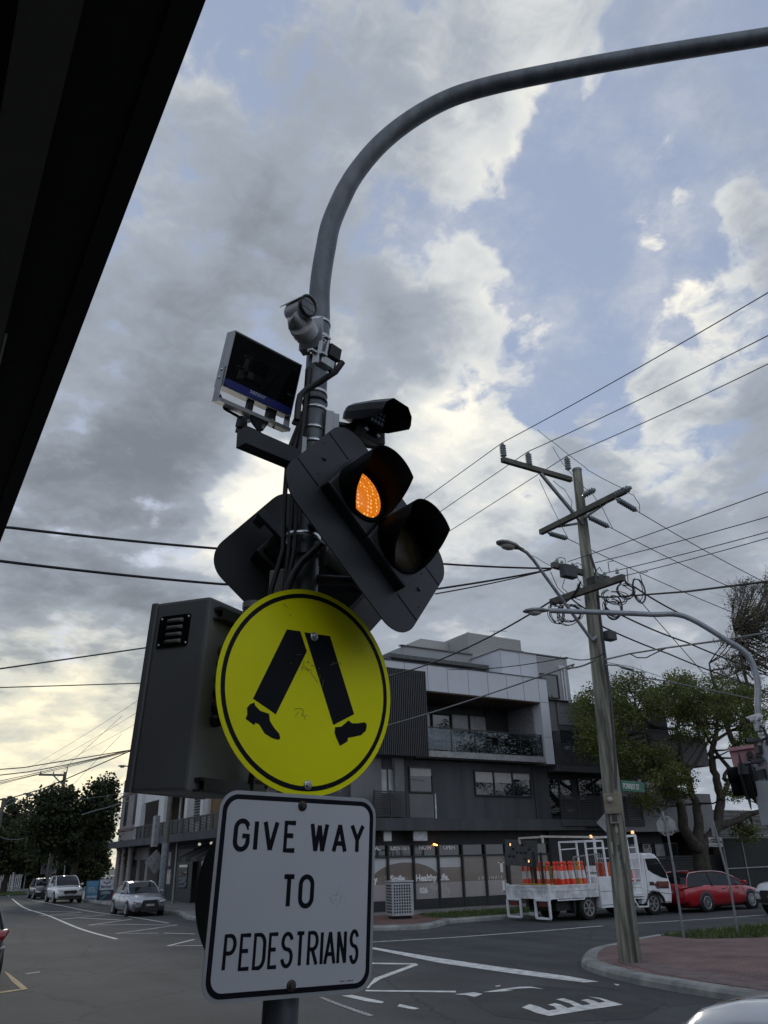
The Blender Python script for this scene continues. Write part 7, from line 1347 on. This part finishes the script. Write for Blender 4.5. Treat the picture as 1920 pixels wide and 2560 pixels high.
for z in (.2627, -.2658): b.cbox((0, .016, z), (.24, .024, .035), MG)
b.build('channel', steel, t); b = MB()
for z in (.2627, -.2658): c = MG @ V((0, .03, z)); b.bar(c, AX(c.z), .03, .03)
b.build('sign_clamp', steel, mast)
# --- the back of the sign for the other direction
MB2 = pose((1.345, 3.03, 2.05), 3, 1, 0)
t = thing('crossing_sign', 'dark back of a second round sign peeping out left of the give way sign', 'sign', (1.345, 3.03, 1.72))
b = MB(); b.prism(ellipse(.335, .335, 96), 0, .003, MB2); b.build('plate', back_m, t); b = MB(); b.cbox((0, -.015, .12), (.3, .024, .035), MB2); b.cbox((0, -.015, -.12), (.3, .024, .035), MB2); b.build('channel', steel, t)
# --- control cabinet on its own post
MC = pose((.78, 2.793, 2.725), -57.4, -.25, 2.9)
def cabinet(label, M, w_, h_, d_, m, vent=True):
    t = thing('control_cabinet', label, 'cabinet', tuple(M @ V((0, d_/2, -h_/2))))
    b = MB(); b.cbox((.0155, d_/2, 0), (w_-.031, d_, h_), M, .012); b.build('casing', m, t)
    b = MB(); b.cbox((-w_/2+.0145, d_/2, 0), (.029, d_+.004, h_+.004), M, .006); b.build('door', m, t)
    if vent:
        b = MB(); b.prism([(x-.011, z+.2225) for x, z in rrect(.146, .122, .010)], -.004, .0, M); vn = b.build('vent_grille', sblack2, t)
        for k in range(4):
            b = MB(); z = .2625-k*.0265; vs, fs = [], []; n = 12
            for i in range(n+1):
                x = -.048+.078*i/n; e = math.sin(math.pi*min(1, max(0, min(i, n-i)/3.0))/2); vs += [(x, -.004, z+.008), (x, -.004-.008*e, z+.003), (x, -.004-.009*e, z-.004), (x, -.004-.004*e, z-.007)]
            for i in range(n): fs += [(4*i+j, 4*i+j+1, 4*i+j+5, 4*i+j+4) for j in range(3)]
            b.add(vs, fs, M, True); b.build('louvre', mat('louvre_grey', (.24, .24, .235), .45, .2, .06), vn)
        b = MB()
        for (x, z) in ((-.075, .272), (.053, .272), (.053, .173), (-.075, .173)): b.lathe([(.0055, 0), (.004, .003), (0, .0035)], 10, M @ Matrix.Translation((x, -.004, z)) @ Matrix.Rotation(R(90), 4, 'X'))
        b.build('screw', silv, vn)
        for k, (z, m2) in enumerate(((.155, aluf), (.105, aluf), (.05, rubber), (.0, rubber), (-.05, rubber), (-.095, rubber))):
            b = MB(); T = M @ Matrix.Translation((w_/2, .10, z)) @ Matrix.Rotation(R(90), 4, 'Y'); b.lathe([(.024, 0), (.024, .018), (.019, .022), (.022, .04), (.018, .055), (.010, .06)], 10, T, m2 is rubber); b.build('cable_gland', mat('dull_gland', (.10, .10, .095), .5, .5, .1) if m2 is aluf else rubber, t)
    return t
cabinet('grey steel control cabinet with black louvred vent left of the round yellow sign', MC, .281, .683, .42, cabm)
b = MB(); b.tube([MC @ V((.153, .28, .19)), MC @ V((.185, .29, .15)), MC @ V((.19, .30, -.05)), MC @ V((.17, .32, -.33))], .012, 8)
P2 = V((1.132, 2.925, 0))
for z, y0 in ((.30, -.0), (-.30, .0)):
    c0, c1 = MC @ V((.155, .03, z)), MC @ V((.155, .40, z)); b.bar(c0, c1, .035, .012); b.bar(c0+V((.02, -.01, -.018)), c1+V((.02, -.01, -.018)), .006, .042); b.bar(c0+V((0, 0, -.036)), c1+V((0, 0, -.036)), .035, .008)
b.build('unistrut_rail', mat('dark_strut', (.05, .052, .055), .45, .4, .15), bpy.data.objects['control_cabinet'])
tpz = PD(641, 1512, 3.13).z
t = thing('cabinet_post', 'short grey post carrying the control cabinet behind the yellow sign', 'post', (1.13, 2.92, 1.92)); b = MB(); b.tube([(1.13, 2.925, 1.92), (1.14, 2.915, tpz)], .046, 18); b.build('post', mat('post_dark', (.075, .08, .085), .5, .3), t)
b = MB(); b.tube([(1.14, 2.915, tpz-.02), (1.14, 2.915, tpz+.006)], .049, 18); b.build('post_cap', steel, t)
b = MB()
for z in (2.43, 3.03): b.lathe([(.052, -.03), (.052, .03)], 18, Matrix.Translation((1.132, 2.92, z))); b.bar((1.1, 2.88, z), MC @ V((.155, .40, (z-2.73))), .03, .04); b.bar((1.15, 2.94, z), (1.26, 2.99, z+.005), .012, .02); b.bar((1.13, 2.92, z-.12), AX(z-.12), .03, .03)
b.build('clamp', mat('dark_strut', (.05, .052, .055), .45, .4, .15), t)
# ------------------------------------------------------------------ the mast on the other side of the crossing
b2 = V((13.1, 8.63, 0)); ph2 = R(145); u2 = V((math.cos(ph2), math.sin(ph2), 0)); n2 = V((-math.sin(ph2), math.cos(ph2), 0)); arm2 = []
for x, y in [(1600, 1470), (1545, 1320), (1420, 1230), (1190, 1100), (1010, 1090), (830, 1082), (620, 1075), (430, 1068)]:
    d = ray(*U5(x, y)); arm2.append(CAM+d*((b2-CAM).dot(n2)/d.dot(n2)))
m2 = thing('signal_mast', 'grey curved mast at the right picture edge reaching left with a street lamp', 'mast', (13.1, 8.63, .14)); lightg = mat('light_galvanised', (.27, .29, .32), .45, .35, .15, 4)
pth = spline([V((13.12, 8.62, 0)), V((13.1, 8.63, 2)), V((13.09, 8.635, 4.2))]+arm2, 6); b = MB(); b.tube(pth, [max(.052, .085-.006*min(p.z, 5)) if (p-V((13.1, 8.63, p.z))).length < .2 else .05 for p in pth], 18); b.build('pole', lightg, m2)
Z = lambda x, y: (1780+x/5.028, 1760+y/5.028); D2 = math.hypot(13.1, 8.63)
b = MB()
for (x, y) in ((640, 150), (650, 215), (655, 290), (660, 325), (670, 370), (675, 420), (680, 470)): p = PD(*Z(x, y), D2); b.lathe([(.075, -.012), (.075, .012)], 16, Matrix.Translation((13.1, 8.63, p.z)))
b.build('strap', band, m2)
st = thing('street_lamp', 'flat street lamp ending the right hand mast arm', 'street lamp', tuple(arm2[-1])); lamp_head(st, arm2[-1], (u2.x, u2.y, 0), .72)
bk = PD(*Z(545, 175), D2-.1); fr = PD(*Z(440, 210), D2-.15); bullet_camera('white bullet camera pointing left on the right hand mast', bk, fr+V((0, .0, 0)), PD(*Z(585, 165), D2-.1), V((13.1, 8.63, PD(*Z(600, 165), D2).z)), 1.2)
b = MB(); p = PD(*Z(575, 285), D2-.1); b.cbox(p, (.10, .08, .16), None, .01); b.cbox(p+V((-.05, 0, .03)), (.02, .05, .12)); b.build('clamp', silv, m2)
for k, ((x0, y0), (x1, y1), lab) in enumerate((((610, 455), (440, 478), 'upper black infrared lamp beside the white camera on the right mast'), ((655, 705), (500, 735), 'lower black infrared lamp in front of the pink board'))):
    a_ = PD(*Z(x0, y0), D2-.1); c_ = PD(*Z(x1, y1), D2-.15); illuminator(lab, a_, c_, .85)
b = MB(); a_, c_ = PD(*Z(560, 570), D2-.05), PD(*Z(720, 600), D2+.1); b.bar(a_, c_, .13, .13); b.build('support_beam', sblack, m2); b = MB(); a_, c_ = PD(*Z(540, 905), D2-.05), PD(*Z(720, 860), D2+.1); b.bar(a_, c_, .12, .16); b.build('support_beam', sblack, m2); b = MB()
b.tube([PD(*Z(x, y), D2-.1) for x, y in ((590, 270), (650, 300), (690, 400), (700, 520))], .02, 6); b.tube([PD(*Z(x, y), D2-.1) for x, y in ((630, 450), (700, 420), (740, 400))], .02, 6); b.build('cable', rubber, m2)
cS = PD(1862, 1952, D2-.45); MS = pose(cS, 209, 0, 45) @ Matrix.Scale(1.08, 4); signal('black twin signal seen edge on at the right picture edge', MS, 50, False)
b = MB(); a_ = PD(*Z(430, 880), D2-.4); b.bar(a_, PD(*Z(520, 800), D2-.2), .05); b.bar(PD(*Z(520, 800), D2-.2), PD(*Z(530, 960), D2-.2), .05); b.bar(PD(*Z(420, 1110), D2-.4), PD(*Z(560, 1100), D2-.1), .05); b.build('signal_bracket', sblack, m2)
cc = [PD(*Z(x, y), D2-.3) for x, y in ((512, 975), (900, 950), (900, 1500), (625, 1528))]
cbp = (cc[0]+cc[3])/2; t = thing('control_cabinet', 'pale grey cabinet cut by the right picture edge below the pink board', 'cabinet', tuple(cbp-V((0, 0, .6))))
vv = [cc[0], cc[1], cc[2], cc[3]]; bkv = V((ray(1900, 2000).x, ray(1900, 2000).y, 0)).normalized()*.4; b = MB(); b.add(vv+[v+bkv for v in vv], [(3, 2, 1, 0), (4, 5, 6, 7), (0, 1, 5, 4), (1, 2, 6, 5), (2, 3, 7, 6), (3, 0, 4, 7)]); b.build('casing', mat('cabinet_pale', (.27, .29, .31), .5, .1, .06), t)
b = MB(); b.bar(cbp+bkv*.9+V((.25, 0, -2.9)), cbp+bkv*.9+V((.25, 0, .7)), .1); b.build('post', steel, t)
# pink board with the number
pk = [PD(*Z(x, y), 16.5) for x, y in ((205, 555), (1000, 440), (960, 790), (300, 890))]; t = thing('pink_board', 'pink tapered box sign with black numerals 86 at the right picture edge', 'sign', tuple(pk[3]))
pm = mat('pink_paint', (.36, .175, .19), .5, 0, .08, 1.5); dv = V((.42, .26, 0)); b = MB(); b.add(pk+[v+dv for v in pk], [(3, 2, 1, 0), (4, 5, 6, 7), (0, 1, 5, 4), (1, 2, 6, 5), (2, 3, 7, 6), (3, 0, 4, 7)]); b.build('box', pm, t)
b = MB(); lipd = (pk[0]-PD(*Z(212, 600), 16.5)); b.add([pk[0]-dv*.12, pk[1]-dv*.12, pk[1]-lipd-dv*.12, pk[0]-lipd-dv*.12, pk[0], pk[1], pk[1]-lipd, pk[0]-lipd], [(3, 2, 1, 0), (0, 1, 5, 4), (2, 3, 7, 6), (3, 0, 4, 7)]); b.build('lip', mat('pink_lip', (.42, .22, .235), .5), t)
ex = (pk[1]-pk[0]).normalized(); ny = V((ex.y, -ex.x, 0)).normalized(); ez = V((0, 0, 1))
b = MB()
for ch, x0, x1 in (('8', 452, 545), ('6', 570, 672)):
    a_, c_, e_ = PD(*Z(x0, 760), 16.45), PD(*Z(x1, 750), 16.45), PD(*Z((x0+x1)/2, 590), 16.45); wv = (c_-a_); M8 = Matrix(((wv.normalized().x, -wv.normalized().y, 0, a_.x), (wv.normalized().y, wv.normalized().x, 0, a_.y), (wv.normalized().z, 0, 1, a_.z), (0, 0, 0, 1)))
    for g_ in GLY[ch]: stroke(b, g_, .042, -.03, .0, M8, .02, .02, wv.length-.04, (e_.z-(a_.z+c_.z)/2)-.04)
b.build('numerals', mat('numeral_black', (.02, .018, .02), .5), t)
b = MB(); b.bar(V((pk[2].x, pk[2].y+.3, 0)), V((pk[1].x, pk[1].y+.3, pk[1].z)), .15); b.build('post', steel, t)
